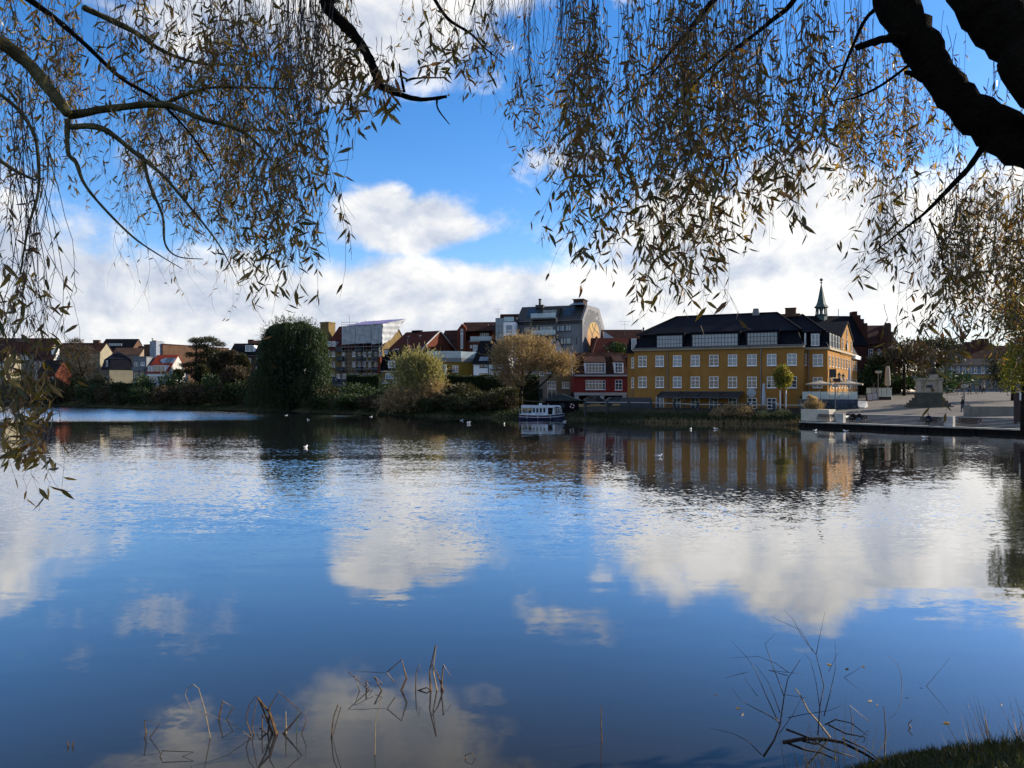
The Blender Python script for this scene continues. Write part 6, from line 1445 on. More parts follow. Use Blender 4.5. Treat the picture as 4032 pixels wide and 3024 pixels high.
ring((WHITE, M('buoy_red', (.45, .06, .03), .5)), .30, .07, (p.x, p.y, z + f.z0), f.rz, 'white and red lifebuoy on the dark boathouse wall')
m = MB(); pA, pB = W(2068, 1578.5, 123), W(2145, 1582, 121); m.tube([pA, pB], .05, 5); o = m.build('handrail', M('rail_wood', (.16, .13, .09), .8)); tag(o, 'weathered wooden handrail left of the boathouse', 'railing')
# small jetty on the left shore
f = Fr(K(1, 945)[0], 209, deg=2, z0=0); jt = f.root('jetty', 'small dark wooden jetty with railing on the left shore', 'jetty'); s1 = f.c(1, 1460, 1085)[0]; zd = f.c(1, 1200, 1086)[1]
JW = M('jetty_wood', (.06, .052, .045), .85)
for i in range(16): m = MB(); m.box(s1 * i / 16, s1 * (i + 1) / 16 - .05, 0, 2.4, zd - .12, zd); m.build('plank', JW, jt)
zt = f.c(1, 1200, 1022)[1]; m = MB()
for i in range(17):
    q = s1 * i / 16; m.box(q - .05, q + .05, .05, .15, zd, zt)
m.build('railing_posts', JW, jt); m = MB(); m.box(0, s1, .04, .16, zt, zt + .12); m.build('top_rail', JW, jt)
for i in range(5): m = MB(); m.tube([(s1 * i / 4, .2, -1), (s1 * i / 4, .2, zd - .13)], .12, 6); m.build('pile', JW, jt)

# ------------------------------------------------------------------ lattice fence on the bank below the yellow building
FEN = M('fence_dark_green', (.018, .028, .034), .7, .2, 2); CAP = M('fence_rail_pale', (.34, .36, .36), .6, .1, 2)
fp = [(2304, 1583.5, 118.5), (2391, 1584, 117), (2475.5, 1584, 115.5), (2563.5, 1585, 114), (2655, 1588, 112.5), (2749, 1591.5, 110.5), (2842, 1592, 108.8), (2945, 1592.5, 107), (3048, 1594, 105.3), (3160, 1594.5, 103.6)]
for i, ((u0, v0, D0), (u1, v1, D1)) in enumerate(zip(fp, fp[1:])):
    a, b_ = W(u0, v0, D0), W(u1, v1, D1); d = (b_ - a); Ln = d.length; hgt = 1.45
    where = ['before the left carport', 'before the right carport', 'before the dark board screen', 'at the left end of the yellow building', 'under the left end of the canopy', 'under the middle of the canopy', 'under the right end of the canopy', 'below the round plaque', 'in front of the street tree'][i]
    fe = thing('lattice_fence', f'dark lattice fence bay with pale top rail {where}', 'fence', tuple(a), math.atan2(d.y, d.x), 'lattice fence bays along the bank'); dz = d.z; Lh = math.hypot(d.x, d.y)
    m = MB(); m.box(-.14, .14, -.14, .14, -hgt - .8, .10); m.lathe([(.21, .101), (.21, .17), (.03, .24)], n=8); m.build('post', FEN, fe)
    m = MB(); m.hexa([(.15, -.06, -.07), (Lh - .15, -.06, dz - .07), (Lh - .15, .06, dz - .07), (.15, .06, -.07), (.15, -.06, .04), (Lh - .15, -.06, dz + .04), (Lh - .15, .06, dz + .04), (.15, .06, .04)]); m.build('top_rail', CAP, fe)
    m = MB(); k = int(Lh / .30)
    for j in range(-3, k + 1):
        for sg in (1, -1):
            x0, x1 = j * .30, j * .30 + 1.1
            if sg < 0: x0, x1 = x1, x0
            pa, pb = (x0, -.3), (x1, -1.3)
            def cl(p, q):
                t_ = [0, 1]; out_ = []
                if max(p[0], q[0]) < .15 or min(p[0], q[0]) > Lh - .15: return None
                for (c, e) in ((p, q), (q, p)):
                    x, z = c
                    if x < .15: r_ = (.15 - x) / (e[0] - x); x, z = .15, z + (e[1] - z) * r_
                    if x > Lh - .15: r_ = (x - Lh + .15) / (x - e[0]); x, z = Lh - .15, z + (e[1] - z) * r_
                    out_.append((x, .01 * sg, z + dz * x / Lh))
                return out_
            r_ = cl(pa, pb)
            if r_: m.tube(r_, .022, 4, cap=False)
    m.build('lattice', FEN, fe)
    m = MB(); m.box(.15, Lh - .15, -.04, .04, -hgt + .0, -hgt + .14); m.build('bottom_rail', FEN, fe)
# ------------------------------------------------------------------ cars
def car(loc, rz, c, label, van=False, group=None):
    root = thing('parked_van' if van else 'parked_car', label, 'van' if van else 'car', loc, rz, group); pm = M('car_paint_%d' % int(sum(c) * 1000), c, .25, .05, 1, ior=1.6)
    pr = [(-2.1, .35), (-2.15, .75), (-1.95, 1.0 if not van else 1.9), (-1.3, 1.42 if not van else 2.0), (.3, 1.45 if not van else 2.0), (1.1, .98 if not van else 1.85), (2.0, .82 if not van else 1.1), (2.15, .6), (2.1, .35)]
    m = MB(); m.prism([(x, -.83, z) for x, z in pr], [(x, .83, z) for x, z in pr]); m.build('body', pm, root)
    gl_ = [(-1.7, 1.02), (-1.2, 1.36), (.25, 1.39), (.9, 1.0)] if not van else [(.2, 1.3), (.2, 1.85), (.95, 1.8), (1.25, 1.3)]
    m = MB(); m.prism([(x, -.842, z) for x, z in gl_], [(x, .842, z) for x, z in gl_]); m.build('side_windows', GLASS, root)
    for x in (-1.35, 1.35):
        for y in (-.80, .80):
            m = MB(); m.lathe([(.02, -.1), (.33, -.1), (.33, .1), (.02, .1)], n=14); o = m.build('wheel', DARKF, root, loc=(x, y, .33)); o.rotation_euler = (PI / 2, 0, 0)
    for y in (-.6, .6): m = MB(); m.box(2.05, 2.17, y - .15, y + .15, .62, .76); m.build('headlight', PALE, root)
for (x, D, c, rz, lb) in ((2345, 134, (.02, .025, .03), .1, 'dark car parked in the left carport of the red house'), (2432, 128, (.05, .07, .10), .05, 'blue grey car parked behind the fence below the red house'), (2492, 125, (.03, .04, .07), 0, 'navy car parked behind the fence beside the yellow building')):
    car((WX(x, D), D, ground(x, D) + .02), rz, c, lb, group='cars parked behind the lattice fence')
p = plaza_hit(*K(10, 620, 745)); car(tuple(p), .2, (.62, .66, .72), 'white van parked at the back of the square by the shops', van=True)
u, v = K(2, 240, 1035); car((WX(u, 199), 199, WZ(v, 199)), .3, (.5, .52, .55), 'pale car parked at the brick base of the red roofed house')
u, v = K(3, 380, 1055); car((WX(u, 192), 192, WZ(v, 192)), .1, (.03, .05, .12), 'navy car parked in front of the scaffolded block')

# ------------------------------------------------------------------ the square: terrace, parasols, lamps, monument
def at8(c, x, y, D): return W(*K(c, x, y), D)
f = Fr(K(6, 518)[0], 104.5, deg=14, z0=1.75); tw = f.root('terrace_wall', 'low blue grey terrace wall of the cafe with a pale coping', 'wall')
s1 = f.c(6, 1060, 1300)[0]; zt = f.c(6, 800, 1294)[1]; TWM = M('terrace_render', (.055, .075, .11), .8, .2, .8, stain=.3)
m = MB(); m.box(0, s1, 0, .4, -.6, zt); m.build('wall', TWM, tw); m = MB(); m.box(-.05, s1 + .1, -.06, .46, zt + .003, zt + .12); m.build('coping', PALE, tw)
m = MB(); m.box(0, s1, .4, 9, -.5, zt - .05); m.build('terrace_floor', PAVE, tw)
m = MB(); m.prism([(s1 + .11, -.05, -.4), (s1 + .9, .3, -.4), (s1 + 2.0, 3.0, -.3), (s1 + .11, 3, -.3)], [(s1 + .11, -.05, .55), (s1 + .9, .3, .5), (s1 + 1.7, 3.0, 1.3), (s1 + .11, 3, 1.3)]); m.build('end_wall', PALE, tw)
zg = f.c(6, 800, 1218, .3)[1]
for i in range(6): a_ = s1 * i / 6; m = MB(); m.box(a_ + .03, a_ + s1 / 6 - .03, .18, .21, zt + .13, zg); m.build('glass_screen', CLEAR, tw)
# planting boxes and cafe furniture behind the glass
for i in range(7):
    q = s1 * (i + .5) / 7; Q = crown_quads([(0, 0, .25, .8, .3, .35)], 420, .22, .1, up=.4); o = link('terrace_plant', mesh_quads('terrace_plant', Q, rnd.choice([L_GREEN, L_OLIVE]), rng.random(len(Q)))); p = f.O + f.d * q + f.w * .9
    o.location = (p.x, p.y, zt + f.z0 - .05); tag(o, ['first', 'second', 'third', 'fourth', 'fifth', 'sixth', 'last'][i] + ' leafy plant from the left behind the cafe terrace glass', 'plant', 'plants on the cafe terrace')
FAB = M('parasol_cloth', (.38, .33, .26), .9, .08, 1.5); FABW = M('parasol_cover', (.44, .48, .54), .9, .08, 1.5)
def parasol(base, R, z1, ztop, label, rz=.3):
    root = thing('parasol', label, 'parasol', base, rz); m = MB(); n = 8; cz = z1
    m.v.append((0, 0, ztop))
    for (rr_, z_) in ((.5, (ztop + cz) / 2 - .06), (1.0, cz)):
        for j in range(n): a_ = 2 * PI * (j + .5) / n; m.v.append((R * rr_ * math.cos(a_) * 1.08, R * rr_ * math.sin(a_), z_))
    for j in range(n): j2 = (j + 1) % n; m.f += [(0, 1 + j, 1 + j2), (1 + j, 1 + n + j, 1 + n + j2, 1 + j2)]
    k = len(m.v)
    for j in range(n): x, y, z_ = m.v[1 + n + j]; m.v.append((x, y, z_ - .22))
    for j in range(n): j2 = (j + 1) % n; m.f.append((1 + n + j, k + j, k + j2, 1 + n + j2))
    can = m.build('canopy', FAB, root); sm = can.modifiers.new('thick', 'SOLIDIFY'); sm.thickness = .02
    m = MB(); m.tube([(0, 0, -.2), (0, 0, ztop - .02)], .045, 8); m.build('pole', PALE, root)
    for j in range(n): a_ = 2 * PI * (j + .5) / n; m = MB(); m.tube([(0, 0, ztop - .5), (R * .95 * math.cos(a_), R * .95 * math.sin(a_), cz - .03)], .018, 4); m.build('rib', PALE, root)
for (x, y, x0, x1, yb, D, lb) in ((480, 538, 140, 700, 610, 107.5, 'open beige parasol over the left side of the cafe terrace'), (1110, 545, 720, 1320, 610, 108.5, 'open beige parasol over the right side of the cafe terrace')):
    q = D / F / 5.531; p = at8(8, x, y, D); zb = at8(8, x, yb, D).z; base = (p.x, p.y, f.z0 + zt - .05)
    parasol(base, (x1 - x0) / 2 * q * .98, zb - base[2], p.z - base[2], lb)
def closed_parasol(base, h, w_, label, mat=FABW):
    root = thing('closed_parasol', label, 'parasol', base); m = MB(); m.lathe([(w_ * .42, .35), (w_ * .5, .5), (w_ * .46, h * .5), (w_ * .36, h * .85), (w_ * .28, h * .97), (.03, h)], n=8); m.build('folded_cloth', mat, root, smooth=True); m = MB(); m.tube([(0, 0, -.2), (0, 0, .4)], .05, 6); m.lathe([(.35, -.05), (.35, .05)], n=10); m.build('pole', ZINC, root)
D = 109.0; u, v = K(5, 1832, 1335); closed_parasol((WX(u, D), D, WZ(v, D) - .4), 3.4, .56, 'tall folded pale parasol in front of the yellow wall')
D = 112.0; p = at8(8, 1130, 610, D); closed_parasol((p.x, p.y, p.z - 1.0), 3.4, .5, 'folded white parasol standing behind the open cafe parasol')
D = 125.0; p = at8(9, 525, 600, D); closed_parasol((p.x, p.y, p.z - .8), 3.6, .95, 'folded beige parasol on the far cafe terrace', FAB)
# far cafe terrace: glass screens, tables
p0 = plaza_hit(*K(9, 60, 960)); p1 = plaza_hit(*K(9, 620, 965)); d = p1 - p0; gs = thing('glass_screen_row', 'row of glass wind screens round the far cafe terrace', 'screen', tuple(p0), math.atan2(d.y, d.x)); Lg = math.hypot(d.x, d.y)
hz = WZ(K(9, 0, 705)[1], p0.y) - p0.z
for i in range(5): a_ = Lg * i / 5; m = MB(); m.box(a_ + .05, a_ + Lg / 5 - .05, -.02, .02, .5, hz); m.build('glass_panel', CLEAR, gs); m = MB(); m.box(a_, a_ + Lg / 5 - .02, -.2, .2, -.3, .5); m.build('planter_box', DARKF, gs)
m = MB(); m.box(0, Lg, -.05, .05, hz + .002, hz + .08); m.build('top_rail', ZINC, gs)
PERG = M('pergola_wood', (.12, .11, .10), .8); pg = thing('pergola', 'grey pergola frame on the far cafe terrace', 'pergola', tuple(plaza_hit(*K(9, 480, 900)) + Vector((0, 6, 0)))); 
for i in range(5): m = MB(); m.box(-3 + i * 1.4, -2.85 + i * 1.4, -1.5, 1.5, 2.5, 2.65); m.build('beam', PERG, pg)
for x in (-3, 0, 2.7): m = MB(); m.box(x, x + .3, -1.3, -1.0, -.5, 2.498); m.build('post', PERG, pg)
# street lamps: post and shallow bowl head
LPM = M('lamp_post_grey', (.10, .10, .105), .5, metal=.4); BOWL = M('lamp_bowl', (.52, .50, .44), .3)
def lamp(base, h, label, sc_=1.0):
    root = thing('street_lamp', label, 'street lamp', base, 0, 'bowl lamps on the square'); m = MB(); m.tube([(0, 0, -.3), (0, 0, h - .32)], .075 * sc_, 8); m.build('post', LPM, root)
    m = MB(); m.lathe([(.06, -.34), (.30, -.26), (.44, -.08), (.45, 0), (.1, .02)], (0, 0, h), 16); m.build('bowl', BOWL, root); m = MB(); m.lathe([(.50, .021), (.50, .06), (.1, .12)], (0, 0, h), 16); m.build('cap', LPM, root)
D = 98.0; p = at8(8, 822, 1250, D); lamp((p.x, p.y, p.z), at8(8, 822, 640, D).z - p.z, 'street lamp in front of the cafe parasols')
D = 94.0; p = at8(10, 470, 1255, D); lamp((p.x, p.y, p.z), at8(10, 470, 670, D).z - p.z, 'street lamp beside the walking person')
D = 120; p = at8(9, 318, 900, D); lamp((p.x, p.y, p.z - .6), at8(9, 318, 345, D).z - p.z + .6, 'street lamp farther back by the folded beige parasol')
# monument
p = plaza_hit(*K(7, 1120, 1262)); q = p.y / F / 2.765; mo = thing('monument', 'stone monument on a wide stepped base with a dark bust on top', 'monument', (p.x, p.y + 3.0, p.z - .1), -.30)
SAND = M('monument_stone', (.36, .31, .24), .85, .15, 1.2, stain=.3); DST = M('monument_base', (.085, .088, .07), .9, .25, 1.5, fine=.3)
hw = 225 * q; zz = 0
for i in range(5):
    w_ = hw * (1 - i * .11); m = MB(); m.box(-w_, w_, -w_ * .62, w_ * .62, zz, zz + .34); m.build('base_step', DST, mo); zz += .341
w_ = 118 * q
m = MB(); m.box(-w_ * 1.1, w_ * 1.1, -w_ * .7, w_ * .7, zz, zz + .35); m.build('plinth', DST, mo); zz += .352
zt_ = WZ(K(7, 0, 935)[1], p.y + 3) - p.z + .1
m = MB(); m.box(-w_, w_, -w_ * .6, w_ * .6, zz, zt_ - .3); m.build('pedestal', SAND, mo)
for sx in (-1, 1): m = MB(); m.box(min(sx * w_ * .72, sx * w_ * 1.06), max(sx * w_ * .72, sx * w_ * 1.06), -w_ * .72, -w_ * .602, zz, zt_ - .3); m.build('corner_pier', SAND, mo)
m = MB(); m.box(-w_ * 1.12, w_ * 1.12, -w_ * .78, w_ * .72, zt_ - .298, zt_); m.build('cornice', SAND, mo); m = MB(); m.box(-w_ * .3, w_ * .25, -w_ * .64, -w_ * .603, zz + .6, zz + 1.0); m.build('plate', DARKF, mo)
m = MB(); m.box(w_ * .1, w_ * .8, -w_ * .4, w_ * .35, zt_ + .002, zt_ + .45); m.build('bust_block', SAND, mo)
bq = zt_ + .45; BR = M('bronze', (.030, .034, .030), .45, .2, 4, metal=.5); m = MB(); cx = w_ * .45
m.lathe_scaled([(.55, 0), (.9, .15), (1.05, .5), (.95, .85), (.5, 1.0), (.36, 1.12), (.36, 1.2)], (cx, 0, bq), (.52, .34, .85), 14); m.ellipsoid((cx, -.04, bq + 1.28), (.23, .27, .32), 12, 8); m.ellipsoid((cx, -.30, bq + 1.25), (.05, .07, .08), 6, 4); m.ellipsoid((cx, .05, bq + 1.4), (.25, .26, .24), 10, 6); m.build('bust', BR, mo, smooth=True)
# concrete wall and notice panel at the right edge
a, b_ = W(3820, 1629, 86), W(4110, 1650, 84); d = b_ - a; cw = thing('retaining_wall', 'grey concrete retaining wall at the right edge of the square', 'wall', (a.x, a.y, 1.3), math.atan2(d.y, d.x)); CON = M('concrete', (.23, .22, .20), .9, .15, .8, fine=.2, stain=.5)
for i in range(4): Lw = math.hypot(d.x, d.y) / 4; m = MB(); m.box(i * Lw + .006, (i + 1) * Lw - .006, 0, .35, -.8, W(3820, 1600, 86).z - 1.3); m.build('panel', CON, cw)
m = MB(); m.box(-.55, -.02, -.15, .45, -.5, W(3820, 1594, 86).z - 1.3); m.build('end_pillar', CON, cw)
a = W(3996, 1640, 80); sp = thing('notice_panel', 'dark brown notice panel with a white sheet at the right edge', 'sign', (a.x, a.y, a.z)); hq = W(3996, 1545, 80).z - a.z; m = MB(); m.box(0, 1.4, 0, .2, -.8, hq); m.build('panel', M('panel_brown', (.035, .018, .014), .7), sp); m = MB(); m.box(.48, .85, -.02, -.002, W(0, 1576, 80).z - a.z, W(0, 1546, 80).z - a.z - .02); m.build('sheet', WHITE, sp)
# planter with pampas grass and stone block
a = at8(8, 395, 1425, 96.5); WHITEB = M('planter_white', (.62, .56, .46), .8, .1, 2); pb = thing('stone_planter', 'slatted stone planter block at the left end of the steps', 'planter', (a.x, a.y, a.z), math.atan2(QD.y, QD.x))
for i in range(8): m = MB(); m.prism([(-2.0 + .0, 0, i * .185), (1.9 - i * .02, 0, i * .185), (1.9 - i * .02, 1.6, i * .185), (-2.0, 1.6, i * .185)], [(-2.0, 0, i * .185 + .165), (1.9 - i * .02, 0, i * .185 + .165), (1.9 - i * .02, 1.6, i * .185 + .165), (-2.0, 1.6, i * .185 + .165)]); m.build('stone_course', WHITEB, pb)
D = 98; a = at8(8, 350, 1185, D); n = 1500; root = thing('pampas_grass', 'tall dry pampas grass in the stone planter', 'plant', (a.x, a.y, a.z)); dr = np.stack([rng.normal(size=n) * .42, rng.normal(size=n) * .42, np.ones(n)], 1)
o = link('stalks', mesh_quads('stalks', leaf_quads(rng.normal(size=(n, 3)) * [.35, .35, .08], dr, rng.uniform(.9, 1.5, n), .05), L_TAN, rng.random(n)), root); o['kind'] = 'stuff'
Q = crown_quads([(x_, y_, 1.45 + rnd.uniform(-.15, .2), .16, .16, .22) for x_, y_ in [(rnd.uniform(-.55, .55), rnd.uniform(-.4, .4)) for _ in range(12)]], 1500, .20, .06, up=.6); o = link('plumes', mesh_quads('plumes', Q, leaf_mat('pampas_plume', [(.42, .31, .18), (.52, .40, .25), (.36, .26, .15)], .8, .3, .2), rng.random(len(Q))), root); o['kind'] = 'stuff'
# benches on the steps, bollard blocks
BEN = M('bench_wood', (.075, .05, .04), .7)
def bench(s, lb):
    a = qpt(s, 1.05, .64); root = thing('bench', lb, 'bench', a, math.atan2(QD.y, QD.x), 'benches on the quay deck')
    for k in range(3): m = MB(); m.box(-1.15, 1.15, -.25 + k * .17, -.11 + k * .17, .42, .46); m.build('seat_slat', BEN, root)
    for k in range(3): m = MB(); m.hexa([(-1.15, .26 + k * .03, .55 + k * .14), (1.15, .26 + k * .03, .55 + k * .14), (1.15, .29 + k * .03, .55 + k * .14), (-1.15, .29 + k * .03, .55 + k * .14), (-1.15, .28 + k * .03, .66 + k * .14), (1.15, .28 + k * .03, .66 + k * .14), (1.15, .31 + k * .03, .66 + k * .14), (-1.15, .31 + k * .03, .66 + k * .14)]); m.build('back_slat', BEN, root)
    for x in (-.95, .95): m = MB(); m.tube([(x, .25, 0), (x, .24, .5), (x, .36, .98)], .03, 5); m.tube([(x, -.22, 0), (x, -.22, .66), (x, .2, .68)], .03, 5); m.tube([(x, -.22, .40), (x, .24, .40)], .03, 5); m.build('leg_frame', ZINC, root)
def q_of(u, q=1.05):
    lo_, hi_ = -5.0, 35.0
    for _ in range(40):
        mid_ = (lo_ + hi_) / 2; P = QO + QD * mid_ + QW * q
        if 2016 + P.x / P.y * F < u: lo_ = mid_
        else: hi_ = mid_
    return mid_
bs_ = [(K(8, 600, 0)[0], 'empty bench right of the stone planter on the quay'), (K(8, 1290, 0)[0], 'bench with two seated people on the quay'), (K(9, 1440, 0)[0], 'bench with a single seated person on the quay'), (K(10, 560, 0)[0], 'empty dark bench at the right end of the quay')]
for u, lb in bs_: bench(q_of(u), lb)
for u, lb in ((K(8, 945)[0], 'upright stone block between the first two quay benches'), (K(10, 190)[0], 'upright stone block left of the empty right quay bench')):
    a = qpt(q_of(u, .9), .9, .64); m = MB(); m.box(-.45, .45, -.3, .3, 0, 1.05); m.box(-.47, .47, -.32, .32, 1.052, 1.1); o = m.build('stone_block', GRAN, None, loc=a, rz=math.atan2(QD.y, QD.x)); tag(o, lb, 'stone block', 'stone blocks on the quay')
# sandwich boards at the cafe
for (x, y, lb, c) in ((1570, 990, 'brown menu board standing at the end of the cafe terrace', (.16, .11, .08)), (1680, 975, 'blue grey menu board with white sheet beside the brown one', (.10, .12, .16))):
    p = plaza_hit(*K(8, x, y)); root = thing('menu_board', lb, 'menu board', tuple(p), -.2); m = MB(); m.hexa([(-.42, -.3, 0), (.42, -.3, 0), (.42, -.26, 0), (-.42, -.26, 0), (-.42, -.04, 1.2), (.42, -.04, 1.2), (.42, 0, 1.2), (-.42, 0, 1.2)]); m.hexa([(-.42, .26, 0), (.42, .26, 0), (.42, .3, 0), (-.42, .3, 0), (-.42, .001, 1.2), (.42, .001, 1.2), (.42, .04, 1.2), (-.42, .04, 1.2)]); m.build('frame', M('board_' + lb[:5], c, .7), root)
    m = MB(); m.hexa([(-.34, -.275, .15), (.34, -.275, .15), (.34, -.27, .15), (-.34, -.27, .15), (-.34, -.085, 1.1), (.34, -.085, 1.1), (.34, -.08, 1.1), (-.34, -.08, 1.1)]); o = m.build('sheet', PALE, root); o.location = (0, -.025, 0)
# bicycles leaning on the terrace wall
CH = M('bike_frame', (.02, .03, .05), .4); RUB = M('bike_tyre', (.012, .012, .013), .8)
def bicycle(loc, rz, label):
    root = thing('bicycle', label, 'bicycle', loc, rz, 'bicycles at the terrace wall')
    for x in (-.52, .52):
        m = MB(); pts = [(x + .34 * math.cos(2 * PI * k / 20), 0, .35 + .34 * math.sin(2 * PI * k / 20)) for k in range(21)]; m.tube(pts, .022, 5); w_ = m.build('wheel', RUB, root); m = MB()
        for k in range(8): a_ = PI * k / 8; m.tube([(x + .33 * math.cos(a_), 0, .35 + .33 * math.sin(a_)), (x - .33 * math.cos(a_), 0, .35 - .33 * math.sin(a_))], .004, 3)
        m.build('spokes', ZINC, w_)
    m = MB(); m.tube([(-.52, 0, .35), (-.08, 0, .33), (-.2, 0, .85), (-.52, 0, .35)], .018, 5); m.tube([(-.08, 0, .33), (.36, 0, .82), (-.18, 0, .78)], .02, 5); m.tube([(.52, 0, .35), (.36, 0, .82), (.33, 0, 1.0)], .018, 5); m.build('frame', CH, root)
    m = MB(); m.tube([(.26, -.26, 1.04), (.36, -.2, 1.02), (.33, 0, 1.0), (.36, .2, 1.02), (.26, .26, 1.04)], .016, 5); m.build('handlebar', ZINC, root); m = MB(); m.box(-.34, -.1, -.08, .08, .9, .95); m.build('saddle', RUB, root)
for (x, lb) in ((620, 'bicycle with pale frame leaning left on the blue terrace wall'), (760, 'dark bicycle in the middle of the blue terrace wall'), (1150, 'dark bicycle at the right end of the blue terrace wall')):
    s = f.c(8, x, 1080, -.35)[0]; p = f.O + f.d * s + f.w * -.35; bicycle((p.x, p.y, f.z0 + .28), f.rz + (.1 if x < 700 else 0), lb)

# ------------------------------------------------------------------ people
SKIN = M('skin', (.42, .26, .18), .6, .05, 4)
def person(loc, rz, joints, edges, label, cloth, trouser, hairc, head, group=None):
    """body grown from a posed skeleton as one skin surface; trousers, hair and face are its children"""
    root = thing('person', label, 'person', loc, rz, group)
    def grow(name, ids, mat, k=1.0):
        idx = {j: i for i, j in enumerate(ids)}; me = bpy.data.meshes.new(name); ed = [(idx[a_], idx[c_]) for a_, c_ in edges if a_ in idx and c_ in idx]
        me.from_pydata([joints[j][:3] for j in ids], ed, []); me.materials.append(mat); o = link(name, me, root)
        sk = o.modifiers.new('skin', 'SKIN'); sk.use_smooth_shade = True; ss_ = o.modifiers.new('sub', 'SUBSURF'); ss_.levels = 1; ss_.render_levels = 1
        for i, j in enumerate(ids): me.skin_vertices[0].data[i].radius = (joints[j][3] * k, joints[j][3] * k)
        me.skin_vertices[0].data[0].use_root = True; return o
    grow('body', list(joints), cloth)
    low = [j for j in joints if j in ('hip', 'hl', 'hr', 'kl', 'kr', 'al', 'ar')]; grow('trousers', low, trouser, 1.12)
    hx, hy, hz_ = head; m = MB(); m.ellipsoid((hx, hy, hz_), (.085, .10, .12), 12, 8); m.ellipsoid((hx, hy - .10, hz_ - .01), (.016, .022, .025), 6, 4); h = m.build('head', SKIN, root, smooth=True)
    m = MB(); m.ellipsoid((hx, hy + .02, hz_ + .035), (.097, .105, .105), 12, 8); m.build('hair', hairc, h, smooth=True)
    m = MB()
    for sx in (-.033, .033): m.ellipsoid((hx + sx, hy - .092, hz_ + .012), (.012, .010, .008), 6, 4)
    m.build('eyes', DARKF, h)
    for side_ in ('wl', 'wr'):
        if side_ in joints:
            x, y, z_, _ = joints[side_]; e = joints['el' if side_ == 'wl' else 'er']; d_ = (Vector((x, y, z_)) - Vector(e[:3])).normalized(); m = MB(); c = Vector((x, y, z_)) + d_ * .05; m.ellipsoid(tuple(c), (.04, .03, .05), 8, 6)
            for k in range(4): m.tube([c + Vector(((k - 1.5) * .018, 0, 0)), c + d_ * (.085 + .008 * (1.5 - abs(k - 1.5))) + Vector(((k - 1.5) * .02, -.01, 0))], [.010, .008], 5)
            m.tube([c, c + d_ * .04 + Vector((.045 if side_ == 'wl' else -.045, -.01, 0))], [.011, .009], 5); m.build('hand', SKIN, root, smooth=True)
    for side_ in ('al', 'ar'):
        x, y, z_, _ = joints[side_]; m = MB(); m.ellipsoid((x, y - .07, z_ - .03), (.05, .13, .05), 8, 6); m.build('shoe', DARKF, root, smooth=True)
E = [('hip', 'chest'), ('chest', 'neck'), ('neck', 'nk2'), ('chest', 'sl'), ('sl', 'el'), ('el', 'wl'), ('chest', 'sr'), ('sr', 'er'), ('er', 'wr'), ('hip', 'hl'), ('hl', 'kl'), ('kl', 'al'), ('hip', 'hr'), ('hr', 'kr'), ('kr', 'ar')]
def seated(lean=0.0, arm=0.0):
    return {'hip': (0, .05, .52, .15), 'chest': (0, .08 - lean * .4, .92, .16), 'neck': (0, .06 - lean * .6, 1.08, .07), 'nk2': (0, .04 - lean * .7, 1.15, .055), 'sl': (.19, .07 - lean * .5, 1.02, .075), 'el': (.25, -.04 - lean * .4, .76, .055), 'wl': (.12, -.26 - lean * .2, .68 + arm, .042), 'sr': (-.19, .07 - lean * .5, 1.02, .075), 'er': (-.25, -.04 - lean * .4, .76, .055), 'wr': (-.10, -.26 - lean * .2, .66, .042),
            'hl': (.10, .0, .52, .10), 'kl': (.13, -.44, .50, .075), 'al': (.13, -.42, .10, .05), 'hr': (-.10, .0, .52, .10), 'kr': (-.12, -.44, .50, .075), 'ar': (-.14, -.46, .10, .05)}
HB = M('hair_dark', (.02, .014, .010), .7); HL = M('hair_fair', (.30, .24, .15), .7)
rzq = math.atan2(QD.y, QD.x)
def on_bench(u, dx, lb, cloth, tro, hair, lean=0.0):
    s = q_of(u) + dx; J = seated(lean); person(qpt(s, 1.0, .64), rzq, J, E, lb, cloth, tro, hair, (0, J['nk2'][1] - .02, 1.29), 'people on the quay')
on_bench(K(8, 1290)[0], -.42, 'dark haired person in black sitting on the left of the shared quay bench', M('cloth_black', (.012, .012, .015), .9), M('cloth_charcoal', (.02, .02, .024), .9), HB, .1)
on_bench(K(8, 1290)[0], .38, 'fair haired person in black sitting on the right of the shared quay bench', M('cloth_black', (.012, .012, .015), .9), M('cloth_denim', (.10, .14, .20), .9), HL, .2)
on_bench(K(9, 1440)[0], 0, 'single person in navy sitting hunched on the quay bench', M('cloth_navy', (.015, .022, .06), .9), M('cloth_charcoal', (.02, .02, .024), .9), M('hair_brown', (.06, .035, .02), .7), .45)
J = {'hip': (0, 0, .93, .14), 'chest': (0, -.02, 1.30, .17), 'neck': (0, -.02, 1.47, .07), 'nk2': (0, -.03, 1.54, .055), 'sl': (.20, 0, 1.40, .075), 'el': (.26, .12, 1.14, .055), 'wl': (.24, -.02, .92, .042), 'sr': (-.20, 0, 1.40, .075), 'er': (-.27, -.06, 1.14, .055), 'wr': (-.26, -.22, .96, .042), 'hl': (.10, 0, .88, .10), 'kl': (.11, -.16, .50, .072), 'al': (.11, -.10, .09, .05), 'hr': (-.10, 0, .88, .10), 'kr': (-.11, .05, .48, .072), 'ar': (-.11, .28, .12, .05)}
p = plaza_hit(*K(10, 440, 1178)); person(tuple(p), -1.9, J, E, 'person in a dark jacket walking past the street lamp', M('cloth_slate', (.03, .035, .05), .9), M('cloth_dark_denim', (.03, .04, .07), .9), HB, (0, -.05, 1.68))
